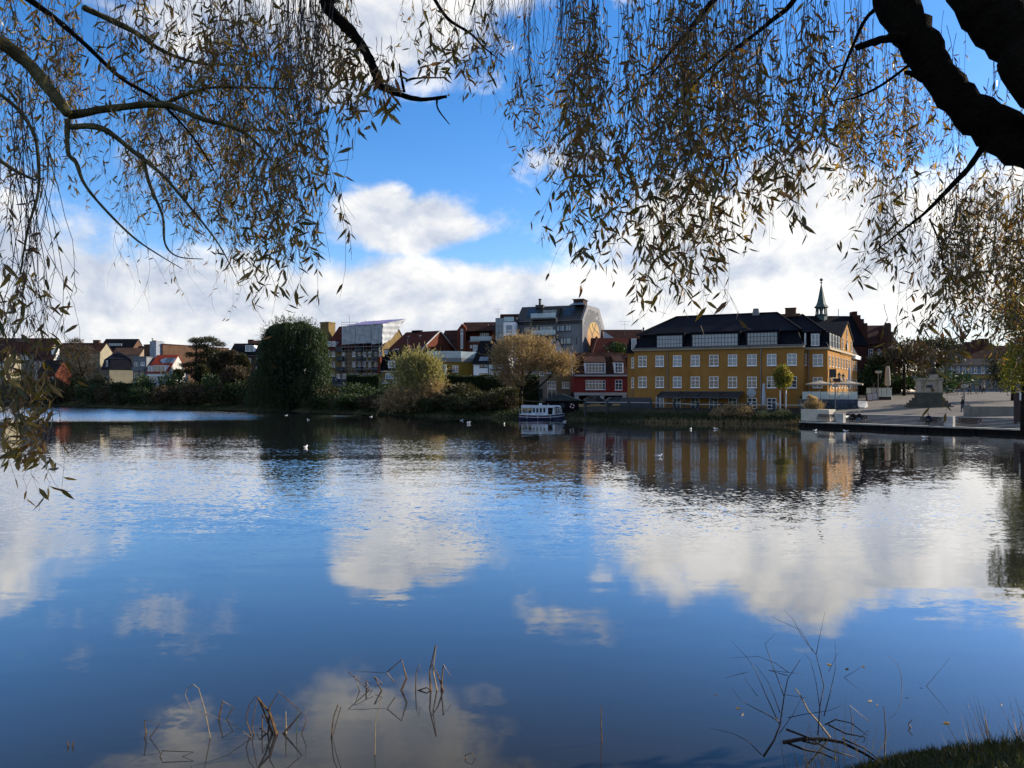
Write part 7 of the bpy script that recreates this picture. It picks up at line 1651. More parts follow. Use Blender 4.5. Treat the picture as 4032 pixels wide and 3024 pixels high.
for (x, y, c, lb) in ((575, 830, (.02, .02, .025), 'distant person in black sitting in front of the white van'), (850, 820, (.30, .28, .24), 'distant person in a pale coat near the shops'), (790, 815, (.05, .045, .05), 'distant dark dressed person between the van and the shops')):
    p = plaza_hit(*K(10, x, y)); person(tuple(p), .4, J, E, lb, M('cloth_far_%d' % x, c, .9), M('cloth_charcoal', (.02, .02, .024), .9), HB, (0, -.05, 1.68), 'people at the back of the square')
# cafe tables at the back of the square
for (x, y, lb) in ((340, 840, 'dark round cafe table at the left of the far cafe'), (430, 850, 'planter like dark cafe counter beside the street lamp'), (720, 830, 'dark cafe table group right of the seated person')):
    p = plaza_hit(*K(10, x, y)); root = thing('cafe_table', lb, 'table', tuple(p)); m = MB(); m.lathe([(.6, .72), (.6, .76)], n=14); m.build('top', BEN, root); m = MB(); m.tube([(0, 0, 0), (0, 0, .719)], .05, 6); m.lathe([(.3, -.02), (.28, .03)], n=10); m.build('stem', DARKF, root)
# ------------------------------------------------------------------ gulls
GW = M('gull_white', (.75, .76, .77), .7, .04, 6); GG = M('gull_grey', (.34, .36, .38), .7, .06, 6)
def gull(loc, rz, label, fly=False, sc_=1.0):
    root = thing('gull', label, 'gull', loc, rz, 'gulls'); root.scale = (sc_,) * 3; m = MB()
    m.tube([(-.20, 0, .10), (-.12, 0, .07), (0, 0, .06), (.10, 0, .075), (.16, 0, .13), (.19, 0, .17), (.225, 0, .172)], [.012, .05, .075, .066, .040, .042, .018], 9); m.build('body', GW, root, smooth=True)
    if fly:
        for sg in (-1, 1): m = MB(); m.prism([(.06, sg * .05, .10), (-.06, sg * .05, .10), (-.10, sg * .28, .26), (-.12, sg * .46, .24), (.04, sg * .26, .28)], [(.06, sg * .05, .115), (-.06, sg * .05, .115), (-.10, sg * .28, .27), (-.12, sg * .46, .245), (.04, sg * .26, .295)]); m.build('wing', GG, root)
    else:
        for sg in (-1, 1): m = MB(); m.tube([(.07, sg * .055, .085), (-.05, sg * .062, .095), (-.20, sg * .03, .11), (-.27, sg * .012, .115)], [.02, .034, .02, .004], 6); m.build('wing', GG, root, smooth=True)
    m = MB(); m.tube([(.225, 0, .170), (.27, 0, .160)], [.012, .004], 5); m.build('beak', M('gull_beak', (.25, .04, .02), .5), root)
for (u, v, rz, fly, lb) in ((1203, 1759, 1.3, 0, 'white gull alone on the lake left of centre'), (2592, 1795, .2, 0, 'white gull on the rippled lake right of centre'), (1845, 1664, 2.8, 1, 'gull lifting its wings on the water below the golden willow'), (1817, 1652, .5, 0, 'gull near the wing lifting gull'), (1985, 1666, 1.4, 0, 'gull left of the moored boat'), (2222, 1657, 0, 0, 'gull at the bow of the moored boat'), (2719, 1687, 1.0, 0, 'left of two gulls below the round plaque'), (2818, 1686, 3.0, 0, 'right of two gulls below the round plaque'), (1214, 1650, 2.5, 0, 'gull near the foot of the great willow'), (1460, 1638, .4, 0, 'gull close to the dark shore left of the golden willow'), (1126, 1633, .4, 0, 'gull farthest out at the great willow'), (3208, 1693, .4, 0, 'gull below the stone planter'), (3330, 1695, 2.9, 0, 'gull below the shared quay bench'), (3640, 1720, 3.0, 0, 'gull below the single person on the quay')):
    D = H * F / (v + 5 - V0); gull((WX(u, D), D, -.01), rz, lb, fly, 1.25)
for (u, v, D, lb) in ((2954, 1592, 106.9, 'gull perched on the fence rail below the round plaque'), (3052, 1592, 105.2, 'left of two gulls perched on the fence by the street tree'), (3059, 1594, 105.2, 'right of two gulls perched on the fence by the street tree')): gull((WX(u, D), D, WZ(v, D) + .02), .3, lb, sc_=1.15)

# ------------------------------------------------------------------ the two willows over the near bank
ALB[0] = 1.0
WBARK = M('willow_bark', (.085, .065, .040), .95, .45, 5, fine=.6, bump=1.0, bscale=18, c2=(.13, .12, .06))
WBARKD = M('willow_bark_dark', (.010, .008, .006), .95, .4, 4, fine=.5, bump=1.0, bscale=16)
TWIG = M('willow_twig', (.040, .026, .018), .6, .4, 3)
WLEAF = leaf_mat('willow_leaf', [(.10, .090, .024), (.075, .072, .022), (.16, .100, .036), (.135, .066, .032), (.19, .115, .040), (.085, .078, .022), (.30, .20, .045), (.10, .088, .026)], .40, .46, .5)


def leaf_mesh(name, P, dirs, Ln, Wd, tint, curl=.25):
    """lens shaped leaves: base, two pairs of edge points, tip"""
    n = len(P); dirs = unit(dirs); side = unit(np.cross(dirs, rng.normal(size=(n, 3)))); up = np.cross(side, dirs)
    Ln = Ln[:, None]; Wd = Wd[:, None]; k = rng.normal(size=(n, 1)) * curl
    a = P + dirs * Ln * .30 + up * Ln * .06 * k; b_ = P + dirs * Ln * .66 + up * Ln * .02 * k; t = P + dirs * Ln - up * Ln * .16 * k
    V = np.stack([P, a + side * Wd * .5, a - side * Wd * .5, b_ + side * Wd * .40, b_ - side * Wd * .40, t], 1)
    me = bpy.data.meshes.new(name); me.vertices.add(n * 6); me.vertices.foreach_set('co', V.astype(np.float32).ravel())
    base = (np.arange(n, dtype=np.int32) * 6)[:, None]; idx = base + np.array([[0, 2, 1, 1, 2, 4, 3, 3, 4, 5]], dtype=np.int32)
    me.loops.add(n * 10); me.loops.foreach_set('vertex_index', idx.ravel())
    me.polygons.add(n * 3); st_ = (np.arange(n, dtype=np.int32) * 10)[:, None] + np.array([[0, 3, 7]], dtype=np.int32)
    me.polygons.foreach_set('loop_start', st_.ravel()); me.polygons.foreach_set('loop_total', np.tile(np.array([3, 4, 3], dtype=np.int32), n))
    at = me.attributes.new('tint', 'FLOAT', 'POINT'); at.data.foreach_set('value', np.repeat(tint.astype(np.float32), 6))
    me.materials.append(WLEAF); me.update(calc_edges=True); return me


class Willow:
    def __init__(s, root): s.root = root; s.t = MB(); s.P = []; s.d = []; s.L = []; s.w = []
    def limb(s, pts, rad, n=8, mat=None, name='limb', wob=.0):
        P = [Vector(p) for p in pts]; out = []; rr = []
        for i in range(len(P) - 1):                        # rounded path through the points
            p0, p1, p2, p3 = P[max(0, i - 1)], P[i], P[i + 1], P[min(len(P) - 1, i + 2)]
            for j in range(5):
                t = j / 5; q = .5 * ((2 * p1) + (p2 - p0) * t + (2 * p0 - 5 * p1 + 4 * p2 - p3) * t * t + (3 * p1 - p0 - 3 * p2 + p3) * t ** 3)
                r = rad[i] + (rad[i + 1] - rad[i]) * t; out.append(q + Vector((rnd.gauss(0, 1), rnd.gauss(0, 1), rnd.gauss(0, 1))) * r * wob); rr.append(r * (1 + rnd.uniform(-.12, .12)))
        out.append(P[-1]); rr.append(rad[-1])
        m = MB(); m.tube(out, rr, n); return m.build(name, mat or WBARK, s.root, smooth=True)
    def strand(s, u0, v0, u1, v1, D, dens=9.0, f0=.15, ls=1.0, r=.0026, side=1.0):
        k = 11; a, b_ = W(u0, v0, D), W(u1, v1, D + rnd.uniform(-.4, .4)); L_ = (b_ - a).length; amp = .125 * min(1.5, L_)
        ph, fr_ = rnd.uniform(0, 6.3), rnd.uniform(1.5, 3.5); pts = []
        for i in range(k + 1):
            q = i / k; p = a.lerp(b_, q); p.x += amp * math.sin(ph + q * fr_ * 2) * q + rnd.gauss(0, .006); p.y += amp * math.cos(ph + q * fr_) * q + rnd.gauss(0, .006)
            p.x -= (b_.x - a.x) * .35 * math.sin(q * PI)          # falls steeply first or last
            pts.append(p)
        s.t.tube(pts, [r * (1 - .7 * i / k) for i in range(k + 1)], 3, cap=False)
        # side shoots
        for _ in range(int(L_ * 1.8 * side)):
            q = rnd.uniform(.1, .95); i = int(q * k); p = pts[i]; l = rnd.uniform(.10, .38); e = p + Vector((rnd.gauss(0, .35), rnd.gauss(0, .35), -1)).normalized() * l; mid_ = p.lerp(e, .5) + Vector((rnd.gauss(0, .02), rnd.gauss(0, .02), 0))
            s.t.tube([p, mid_, e], [r * .55, r * .45, r * .25], 3, cap=False)
            for _ in range(int(l * dens * 1.2 * rnd.random() + .5)): s.leaf(p.lerp(e, rnd.uniform(.4, 1)), ls)
        for _ in range(int(L_ * dens * (1 - f0) + rnd.random())):
            q = f0 + (1 - f0) * rnd.random() ** .9; x = q * k; i = min(k - 1, int(x)); s.leaf(pts[i].lerp(pts[i + 1], x - i), ls)
    def leaf(s, p, ls):
        s.P.append(tuple(p)); s.d.append((rnd.gauss(0, .75), rnd.gauss(0, .75), -.85 + rnd.gauss(0, .5))); l = rnd.uniform(.062, .112) * ls; s.L.append(l); s.w.append(l * rnd.uniform(.15, .23))
    def done(s, n_parts=300):
        s.t.build('hanging_twigs', TWIG, s.root)['kind'] = 'stuff'
        P = np.array(s.P); d = np.array(s.d); L_ = np.array(s.L); w_ = np.array(s.w)
        vis = (P[:, 2] - H) / P[:, 1] < .51; size = np.where(vis, L_ / P[:, 1], 0); order = np.argsort(-size); top, rest = order[:n_parts], order[n_parts:]
        link('foliage', leaf_mesh('foliage', P[rest], d[rest], L_[rest], w_[rest], rng.random(len(rest))), s.root)['kind'] = 'stuff'
        var = [leaf_mesh('leaf', np.zeros((1, 3)), np.array([[0, 0, -1.0]]), np.array([1.0]), np.array([rnd.uniform(.19, .26)]), np.array([i / 7])) for i in range(7)]
        for i in top:
            o = bpy.data.objects.new('leaf', var[rnd.randrange(7)]); col.objects.link(o); o.parent = s.root; o.location = Vector(P[i]); o.scale = (L_[i],) * 3
            o.rotation_euler = (Vector((0, 0, -1)).rotation_difference(Vector(d[i]).normalized()) @ Matrix.Rotation(rnd.uniform(0, 6.3), 3, 'Z').to_quaternion()).to_euler()


def lerp_tab(tab, x):
    if x <= tab[0][0]: return tab[0][1]
    for (a, b_), (c, d) in zip(tab, tab[1:]):
        if x <= c: return b_ + (d - b_) * (x - a) / (c - a)
    return tab[-1][1]


G = lambda pts, D: [W(u, v, D if not isinstance(D, (list, tuple)) else D[i]) for i, (u, v) in enumerate(pts)]
px_r = lambda px, D: px * D / F / 2
# ---- left willow
bx, by = -8.2, 3.0
wl = Willow(thing('willow_tree', 'left willow whose lit branches and yellowing leaves hang over the upper left', 'tree', (0, 0, 0)))
T0 = Vector((bx, by, near_z(bx, by) - .2))
wl.limb([T0, (-8.0, 3.1, 4.4), (-7.4, 3.6, 6.2), (-6.0, 4.7, 7.3), W(-150, 90, 6)], [.36, .30, .22, .13, .06], 10, WBARK, 'trunk')
wl.limb(G([(-150, 90), (40, 190), (170, 320), (270, 450)], 6), [.06, .052, .048, .036], 8, WBARK, wob=.06)
wl.limb(G([(270, 455), (420, 430), (640, 412), (800, 470), (960, 520), (1080, 640)], 6.1), [.034, .030, .027, .020, .014, .005], 7, wob=.06)
wl.limb(G([(640, 412), (740, 370), (830, 345), (1000, 345), (1180, 350)], 6.2), [.016, .013, .011, .008, .003], 6)
wl.limb(G([(275, 500), (400, 505), (530, 600), (640, 690), (760, 830), (860, 960), (930, 1090)], 5.9), [.024, .022, .017, .013, .010, .007, .003], 6)
wl.limb(G([(265, 470), (268, 600), (300, 640), (330, 720), (400, 810), (520, 930), (620, 1000), (720, 1060)], 5.8), [.022, .017, .017, .013, .010, .008, .005, .002], 6)
wl.limb(G([(560, 610), (590, 730), (640, 850), (650, 960), (700, 1010), (800, 1020)], 5.9), [.016, .013, .010, .008, .005, .003], 5)
wl.limb(G([(-60, 330), (60, 420), (130, 520), (150, 620), (150, 760), (110, 900), (80, 1080)], 5.4), [.014, .014, .013, .012, .010, .008, .005], 6)
wl.limb(G([(60, -40), (200, 60), (330, 170), (480, 310), (620, 395), (760, 540), (860, 700)], 6.6), [.030, .026, .021, .017, .013, .009, .003], 7, WBARKD)
wl.limb(G([(330, 30), (520, 120), (640, 200), (790, 250), (960, 255)], 7.2), [.03, .024, .018, .012, .005], 6)
wl.limb(G([(-80, 570), (40, 660), (140, 710)], 6.4), [.024, .018, .008], 6)
# branch reaching over the middle
wl.limb([(-7.4, 3.6, 6.2), (-5.8, 4.2, 8.4), (-3.4, 5.0, 8.9), W(1180, -130, 5.6), W(1290, 30, 5.6), W(1400, 145, 5.6), W(1465, 255, 5.6), W(1490, 335, 5.6)], [.22, .17, .11, .060, .048, .040, .034, .026], 8, WBARKD, wob=.04)
wl.limb(G([(1490, 335), (1560, 368), (1660, 392), (1760, 380)], 5.6), [.024, .020, .016, .011], 6, WBARKD, wob=.08)
wl.limb(G([(1592, 362), (1580, 300), (1572, 250)], 5.6), [.012, .010, .005], 5, WBARKD)
wl.limb(G([(1597, 320), (1640, 308), (1760, 306)], 5.6), [.010, .008, .004], 5, WBARKD)
wl.limb(G([(1720, 390), (1725, 430), (1770, 490)], 5.6), [.009, .006, .003], 5, WBARKD)
wl.limb(G([(1690, -40), (1760, 70), (1850, 130), (1910, 190), (1960, 230)], 6.2), [.018, .014, .010, .007, .003], 5, WBARKD)
def curtain(w, n, u0, u1, vt, bot, D, dens, lean=(0, 0), f0=.15, ls=1.0, r=.0026, cut=(.55, 1.0), clump=0, side=1.0):
    cs = [rnd.uniform(u0, u1) for _ in range(clump)] if clump else None
    for _ in range(n):
        u = rnd.uniform(u0, u1) if not cs else min(u1, max(u0, rnd.choice(cs) + rnd.gauss(0, (u1 - u0) * .045)))
        v0 = rnd.uniform(*vt); vb = (lerp_tab(bot, u) if isinstance(bot, list) else bot) * rnd.uniform(*cut)
        if vb < v0 + 60: v0 = vb - rnd.uniform(60, 200)
        w.strand(u, v0, u + rnd.uniform(*lean), vb, rnd.uniform(*D), dens, f0, ls, r, side)
curtain(wl, 170, -60, 1000, (-160, 160), [(-60, 620), (400, 470), (1000, 560)], (5.4, 8.0), 14, (-110, 90), .05, cut=(.35, 1.0), clump=22)
curtain(wl, 210, -60, 1250, (-60, 480), [(-60, 1050), (300, 800), (600, 980), (900, 1050), (1250, 950)], (7.5, 12), 10, (-120, 60), .05, 1.0, .0030, clump=20, cut=(.4, 1.0))
curtain(wl, 130, 350, 1250, (200, 600), [(350, 700), (700, 960), (1250, 1000)], (6.5, 9), 9, (-120, 60), .05, 1.0, .0028, clump=12)
curtain(wl, 120, 600, 1260, (350, 750), [(600, 850), (900, 1050), (1260, 1080)], (6.0, 9.5), 10, (-120, 40), .05, 1.0, .0026, clump=12)
curtain(wl, 70, -60, 700, (300, 650), [(-60, 900), (350, 760), (700, 900)], (6.5, 10), 9, (-100, 60), .05, 1.0, .0026, clump=10)
curtain(wl, 70, 500, 1150, (520, 900), [(500, 1230), (700, 1340), (1000, 1300), (1150, 1200)], (8.5, 12), 3.5, (-30, 30), .2, .8, .0028, clump=7, side=2.0)
curtain(wl, 46, 1120, 1335, (-160, 60), [(1120, 1130), (1220, 1250), (1335, 1080)], (5.0, 6.2), 9, (-130, -10), .35, 1.05, .0032, cut=(.5, 1.0))
curtain(wl, 26, 960, 1240, (650, 820), [(960, 1250), (1240, 1270)], (5.0, 6.0), 15, (-60, 20), .15, 1.1)
curtain(wl, 26, -40, 190, (250, 800), [(-40, 1800), (120, 1980), (190, 1500)], (4.6, 5.6), 4.0, (-40, 40), .45, 1.0, .0034, cut=(.8, 1.0), side=1.6)
curtain(wl, 46, -10, 210, (1250, 1550), [(-10, 1850), (120, 2040), (210, 1900)], (4.4, 5.2), 15, (-30, 40), .25, 1.15, .0024)
curtain(wl, 34, 0, 220, (1500, 1750), [(0, 1880), (60, 1950), (190, 2060)], (4.4, 5.0), 16, (-20, 30), .25, 1.2, .002)
curtain(wl, 90, 1000, 1400, (-150, 50), [(1000, 520), (1400, 420)], (5.6, 8), 8, (-40, 30), .15)
curtain(wl, 36, 1330, 1560, (120, 330), [(1330, 400), (1420, 520), (1560, 480)], (5.3, 5.9), 17, (-60, 60), .1, 1.15)
curtain(wl, 26, 1640, 1920, (-60, 220), [(1640, 330), (1760, 400), (1920, 300)], (5.3, 6.2), 13, (-30, 50), .15, 1.1)
curtain(wl, 34, 1560, 2000, (-160, 0), [(1560, 200), (2000, 330)], (7, 10), 6, (-30, 30), .15, .9)
# ---- right willow
wr = Willow(thing('willow_tree', 'right willow with thick black limbs and a dense hanging curtain of leaves', 'tree', (0, 0, 0)))
T1 = Vector((5.9, 3.5, near_z(5.9, 3.5) - .2))
wr.limb([T1, (5.7, 3.7, 3.9), (5.1, 4.2, 5.3), (4.25, 4.75, 5.95), W(4110, 585, 5.0), W(3940, 512, 5.1), W(3800, 415, 5.15), W(3695, 290, 5.2), W(3605, 150, 5.3), W(3520, -10, 5.4), W(3350, -400, 5.7), (1.2, 6.4, 9.6)], [.48, .42, .34, .25, .155, .138, .120, .112, .122, .142, .12, .06], 16, WBARKD, 'trunk', wob=.035)
wr.limb([(5.1, 4.2, 5.3), (4.7, 4.2, 6.2), W(4180, 330, 4.6), W(4040, 200, 4.75), W(3920, 70, 4.85), W(3825, -60, 4.9), W(3700, -400, 5.2), (2.0, 6.2, 10.5)], [.32, .24, .165, .150, .155, .16, .13, .06], 12, WBARKD)
wr.limb(G([(3560, 150), (3500, 150), (3430, 168), (3372, 188)], 5.2), [.05, .030, .026, .020], 7, WBARKD, wob=.06)
wr.limb(G([(3640, 310), (3590, 290), (3562, 284)], 5.1), [.03, .018, .012], 6, WBARKD)
wr.limb(G([(3900, 520), (3830, 640), (3740, 740), (3640, 840), (3550, 910), (3430, 1000)], 5.3), [.03, .020, .015, .011, .007, .003], 6, WBARKD, wob=.05)
wr.limb(G([(3660, 860), (3700, 960), (3720, 1080)], 5.4), [.008, .006, .003], 5, WBARKD)
wr.limb([W(3300, -420, 5.8), W(2960, -140, 6), W(2820, -10, 6), W(2720, 110, 6), W(2640, 205, 6), W(2560, 300, 6)], [.06, .035, .026, .020, .014, .006], 7, WBARKD)
wr.limb([W(3350, -400, 5.7), W(3140, -20, 6.2), W(3040, 80, 6.2), W(2900, 190, 6.2), W(2760, 300, 6.2), W(2650, 420, 6.3)], [.05, .024, .018, .014, .009, .004], 6, WBARKD)
wr.limb([W(3535, -10, 5.4), W(3420, 60, 5.8), W(3350, 200, 5.8), W(3290, 340, 5.9), W(3200, 420, 5.9)], [.03, .016, .012, .008, .004], 6, WBARKD)
wr.limb(G([(3600, 240), (3480, 330), (3380, 380), (3300, 400)], 5.6), [.012, .010, .007, .003], 5, WBARKD)
wr.limb([W(3350, -400, 5.7), W(2900, -420, 6.2), W(2350, -300, 6.6), W(1950, -120, 6.8), W(1850, 60, 6.9)], [.06, .05, .035, .015, .005], 6, WBARKD)
RB = [(2200, 900), (2300, 1050), (2420, 1240), (2560, 1200), (2700, 1300), (2820, 1230), (2900, 1010), (3020, 930), (3120, 900), (3250, 760)]
curtain(wr, 185, 2260, 3250, (-160, 60), RB, (5.0, 7.5), 10, (-130, 60), .02, 1.05, .0030, cut=(.45, 1.0), clump=26, side=1.3)
curtain(wr, 105, 2250, 3260, (0, 420), RB, (4.6, 6.0), 10, (-110, 60), .2, 1.15, .0028, cut=(.6, 1.0))
curtain(wr, 130, 2200, 3300, (-100, 300), [(2200, 800), (2700, 900), (3300, 620)], (8.0, 12), 8, (-90, 50), .02, 1.0, .0030, clump=18)
curtain(wr, 40, 2350, 2900, (800, 950), [(2350, 1200), (2500, 1290), (2700, 1320), (2900, 1220)], (4.5, 5.4), 9, (-40, 30), .2, 1.15)
curtain(wr, 55, 1930, 2290, (-160, 0), [(1930, 330), (2060, 640), (2160, 760), (2290, 700)], (7.0, 9.5), 5, (-70, 10), .35, 1.0, .0032, cut=(.6, 1.05), clump=6, side=1.5)
curtain(wr, 16, 2020, 2180, (180, 300), [(2020, 520), (2180, 600)], (6.6, 7.4), 14, (-30, 20), .3, 1.0)
curtain(wr, 170, 3260, 4060, (-60, 500), [(3260, 760), (3500, 900), (4060, 1100)], (6.0, 10.5), 12, (-110, 10), .1, 1.0, .0030, clump=14)
curtain(wr, 130, 3420, 4060, (620, 980), [(3420, 1150), (3700, 1380), (4060, 1500)], (5.0, 8.0), 8, (-160, -10), .1, 1.0, .0026, clump=14, cut=(.75, 1.0))
curtain(wr, 140, 3780, 4080, (650, 1000), [(3780, 1400), (4080, 1500)], (7.5, 11), 15, (-90, 10), .05, 1.1, .0024)
curtain(wr, 36, 3420, 3860, (1180, 1330), [(3420, 1420), (3600, 1560), (3860, 1640)], (4.8, 6.2), 11, (-130, -20), .15, 1.1)
curtain(wr, 16, 3560, 3800, (1380, 1480), [(3560, 1620), (3800, 1680)], (4.6, 5.4), 9, (-60, 10), .2, 1.2)
# crowns above and beside the frame, which shade what hangs below
def high_crown(w, blobs, n):
    Q = []
    for b_ in blobs:
        P, d = blob_points(b_[:3], b_[3:6], n if not b_[6] else int(n / 1.6), hollow=.2); P = P[(P[:, 2] - H) / np.maximum(P[:, 1], .3) > .56] if b_[6] else P
        Q.append(leaf_quads(P, rng.normal(size=(len(P), 3)) * .6 + [0, 0, -1], rng.uniform(.16, .30, len(P)), .10))
    Q = np.concatenate(Q); o = link('crown', mesh_quads('crown', Q, WLEAF, rng.random(len(Q))), w.root); o['kind'] = 'stuff'
high_crown(wr, [(4.5, 5.5, 11.5, 4, 3.5, 2.6, 1), (1.0, 5.5, 11.5, 3.5, 3, 2.2, 1), (8.8, 5.5, 8.0, 3.0, 3.5, 4.0, 0), (7.5, 8.5, 11.5, 3.2, 3.0, 2.2, 1), (11.5, 6.5, 10.5, 3.4, 3.4, 3.2, 1), (9.5, 5.0, 4.6, 2.2, 2.4, 2.4, 0), (5.5, 1.0, 9.5, 4, 3, 3, 1), (10.2, 8.5, 6.5, 2.5, 2.5, 3.2, 0), (10.0, 10.5, 4.8, 1.8, 2, 2.6, 0)], 5200)
high_crown(wl, [(-7.0, 4.5, 11.5, 3.5, 3, 2.4, 1), (-3.0, 5.0, 11.8, 3, 2.6, 2.0, 1), (-9.5, 3.5, 8.8, 3, 3, 3, 1)], 4000)
wl.done(); wr.done()

# ------------------------------------------------------------------ broken reeds standing in the water
CROP[12] = (200, 2450, 1.229); CROP[13] = (2500, 2300, 1.4439)
REED = M('reed_brown', (.060, .030, .014), .6, .45, 9, c2=(.15, .085, .035)); REEDG = M('reed_green', (.07, .12, .03), .6, .2, 9); REEDP = M('reed_pale', (.34, .26, .15), .6, .3, 9)
def water_D(v): return H * F / (v - V0)
def blade(root, pts, w_, mat=REED, name='reed_stem'):
    """flat folded reed: a narrow bent strip with a keel"""
    m = MB(); P = [Vector(p) for p in pts]; n = len(P)
    for i, p in enumerate(P):
        d = (P[min(i + 1, n - 1)] - P[max(i - 1, 0)]).normalized(); sd = d.cross(Vector((0, 1, .15))); sd = (sd.normalized() if sd.length > .05 else Vector((1, 0, 0))); k = w_ * .95 * (1 - .55 * i / max(1, n - 1)) / 2
        m.v += [tuple(p - sd * k), tuple(p + Vector((0, -k * .8, 0))), tuple(p + sd * k), tuple(p + Vector((0, k * .5, 0)))]
    for i in range(n - 1):
        for j in range(4): j2 = (j + 1) % 4; m.f.append((i * 4 + j, i * 4 + j2, (i + 1) * 4 + j2, (i + 1) * 4 + j))
    m.build(name, mat, root)
def reeds(label, cr, cx, cy, stems):
    D = water_D(K(cr, cx, cy)[1]); base = (WX(K(cr, cx)[0], D), D, 0); root = thing('reed_clump', label, 'reeds', base, 0, 'broken reed clumps')
    for st in stems:
        pts, w_ = st[0], st[1]; mat = st[2] if len(st) > 2 else REED; dd = st[3] if len(st) > 3 else 0.0
        P = []
        for i, (x, y) in enumerate(pts):
            p = W(*K(cr, x, y), D + dd); q = p - Vector(base); P.append(q)
        # the first point goes down into the water
        P[0] = Vector((P[0].x, P[0].y, min(P[0].z, -.05)))
        blade(root, P, w_, mat)
reeds('upper right reed clump with a tall upright blade', 12, 1780, 330, [([(1840, 330), (1833, 240), (1862, 110)], .035), ([(1872, 345), (1850, 230), (1864, 112)], .03, REEDP), ([(1905, 335), (1872, 250), (1845, 205)], .03), ([(1888, 300), (1900, 205), (1935, 260)], .03), ([(1690, 330), (1722, 270), (1698, 180), (1627, 242), (1665, 295)], .035), ([(1765, 330), (1768, 240), (1783, 200), (1788, 248)], .02), ([(1530, 370), (1525, 285), (1555, 330)], .03), ([(1560, 320), (1440, 240), (1530, 240), (1620, 245)], .016), ([(1610, 320), (1565, 262), (1605, 295), (1570, 310)], .025), ([(1500, 330), (1470, 258), (1560, 300)], .02), ([(1735, 345), (1820, 316), (1875, 360)], .03)])
reeds('middle reed clump with crossing bent stems', 12, 1060, 540, [([(985, 590), (945, 470), (960, 400), (995, 355)], .020), ([(1080, 560), (1040, 450), (1000, 362)], .045), ([(1098, 535), (1060, 440), (1003, 366)], .06), ([(990, 600), (975, 500), (1000, 360)], .02), ([(1050, 490), (1060, 410), (1102, 335), (1210, 432)], .026), ([(1110, 550), (1160, 500), (1215, 436)], .035), ([(1140, 570), (1137, 430)], .028, REEDP), ([(1185, 640), (1190, 520), (1193, 420)], .014, REEDG), ([(1200, 575), (1236, 480), (1232, 425), (1205, 470)], .014), ([(1022, 495), (1024, 445), (1045, 490)], .02), ([(1065, 560), (1010, 510), (990, 555)], .03), ([(1075, 615), (830, 590), (1080, 612), (1190, 612)], .02)])
reeds('hooked pale reed curling over left of the middle clump', 12, 760, 560, [([(778, 590), (745, 420), (715, 320), (690, 300), (660, 320), (650, 350), (665, 385), (683, 425)], .016, REEDP), ([(1000, 515), (860, 480), (690, 425)], .012, REEDP)])
reeds('small square folded reed beside the hooked reed', 12, 830, 470, [([(822, 495), (813, 465), (833, 380), (882, 412), (850, 470)], .03)])
reeds('narrow looped reed right of the middle clump', 12, 1375, 560, [([(1355, 565), (1368, 460), (1390, 398), (1404, 410), (1375, 510), (1362, 560)], .018), ([(1388, 640), (1368, 580), (1362, 555)], .02)])
reeds('single tall straight reed below the upper right clump', 12, 1567, 640, [([(1567, 690), (1572, 480), (1608, 333)], .014, REEDP)])
reeds('two leaning reed stubs at the left', 12, 450, 560, [([(448, 590), (462, 535), (452, 475)], .03), ([(465, 560), (530, 490), (452, 474)], .016)])
reeds('tiny split reed stub at the far left', 12, 95, 600, [([(90, 605), (80, 575)], .035), ([(103, 610), (110, 574)], .03)])
reeds('low flat triangular reed near the bottom edge', 12, 560, 650, [([(520, 665), (540, 622), (690, 628)], .02), ([(540, 690), (692, 628)], .012)])
reeds('small bent reed right of the straight one at the bottom', 12, 2035, 660, [([(2015, 690), (2005, 645), (2038, 632), (2060, 672)], .018)])
reeds('thin upright reed stake at the bottom centre', 13, -185, 900, [([(-185, 1010), (-192, 800), (-190, 690)], .022)])
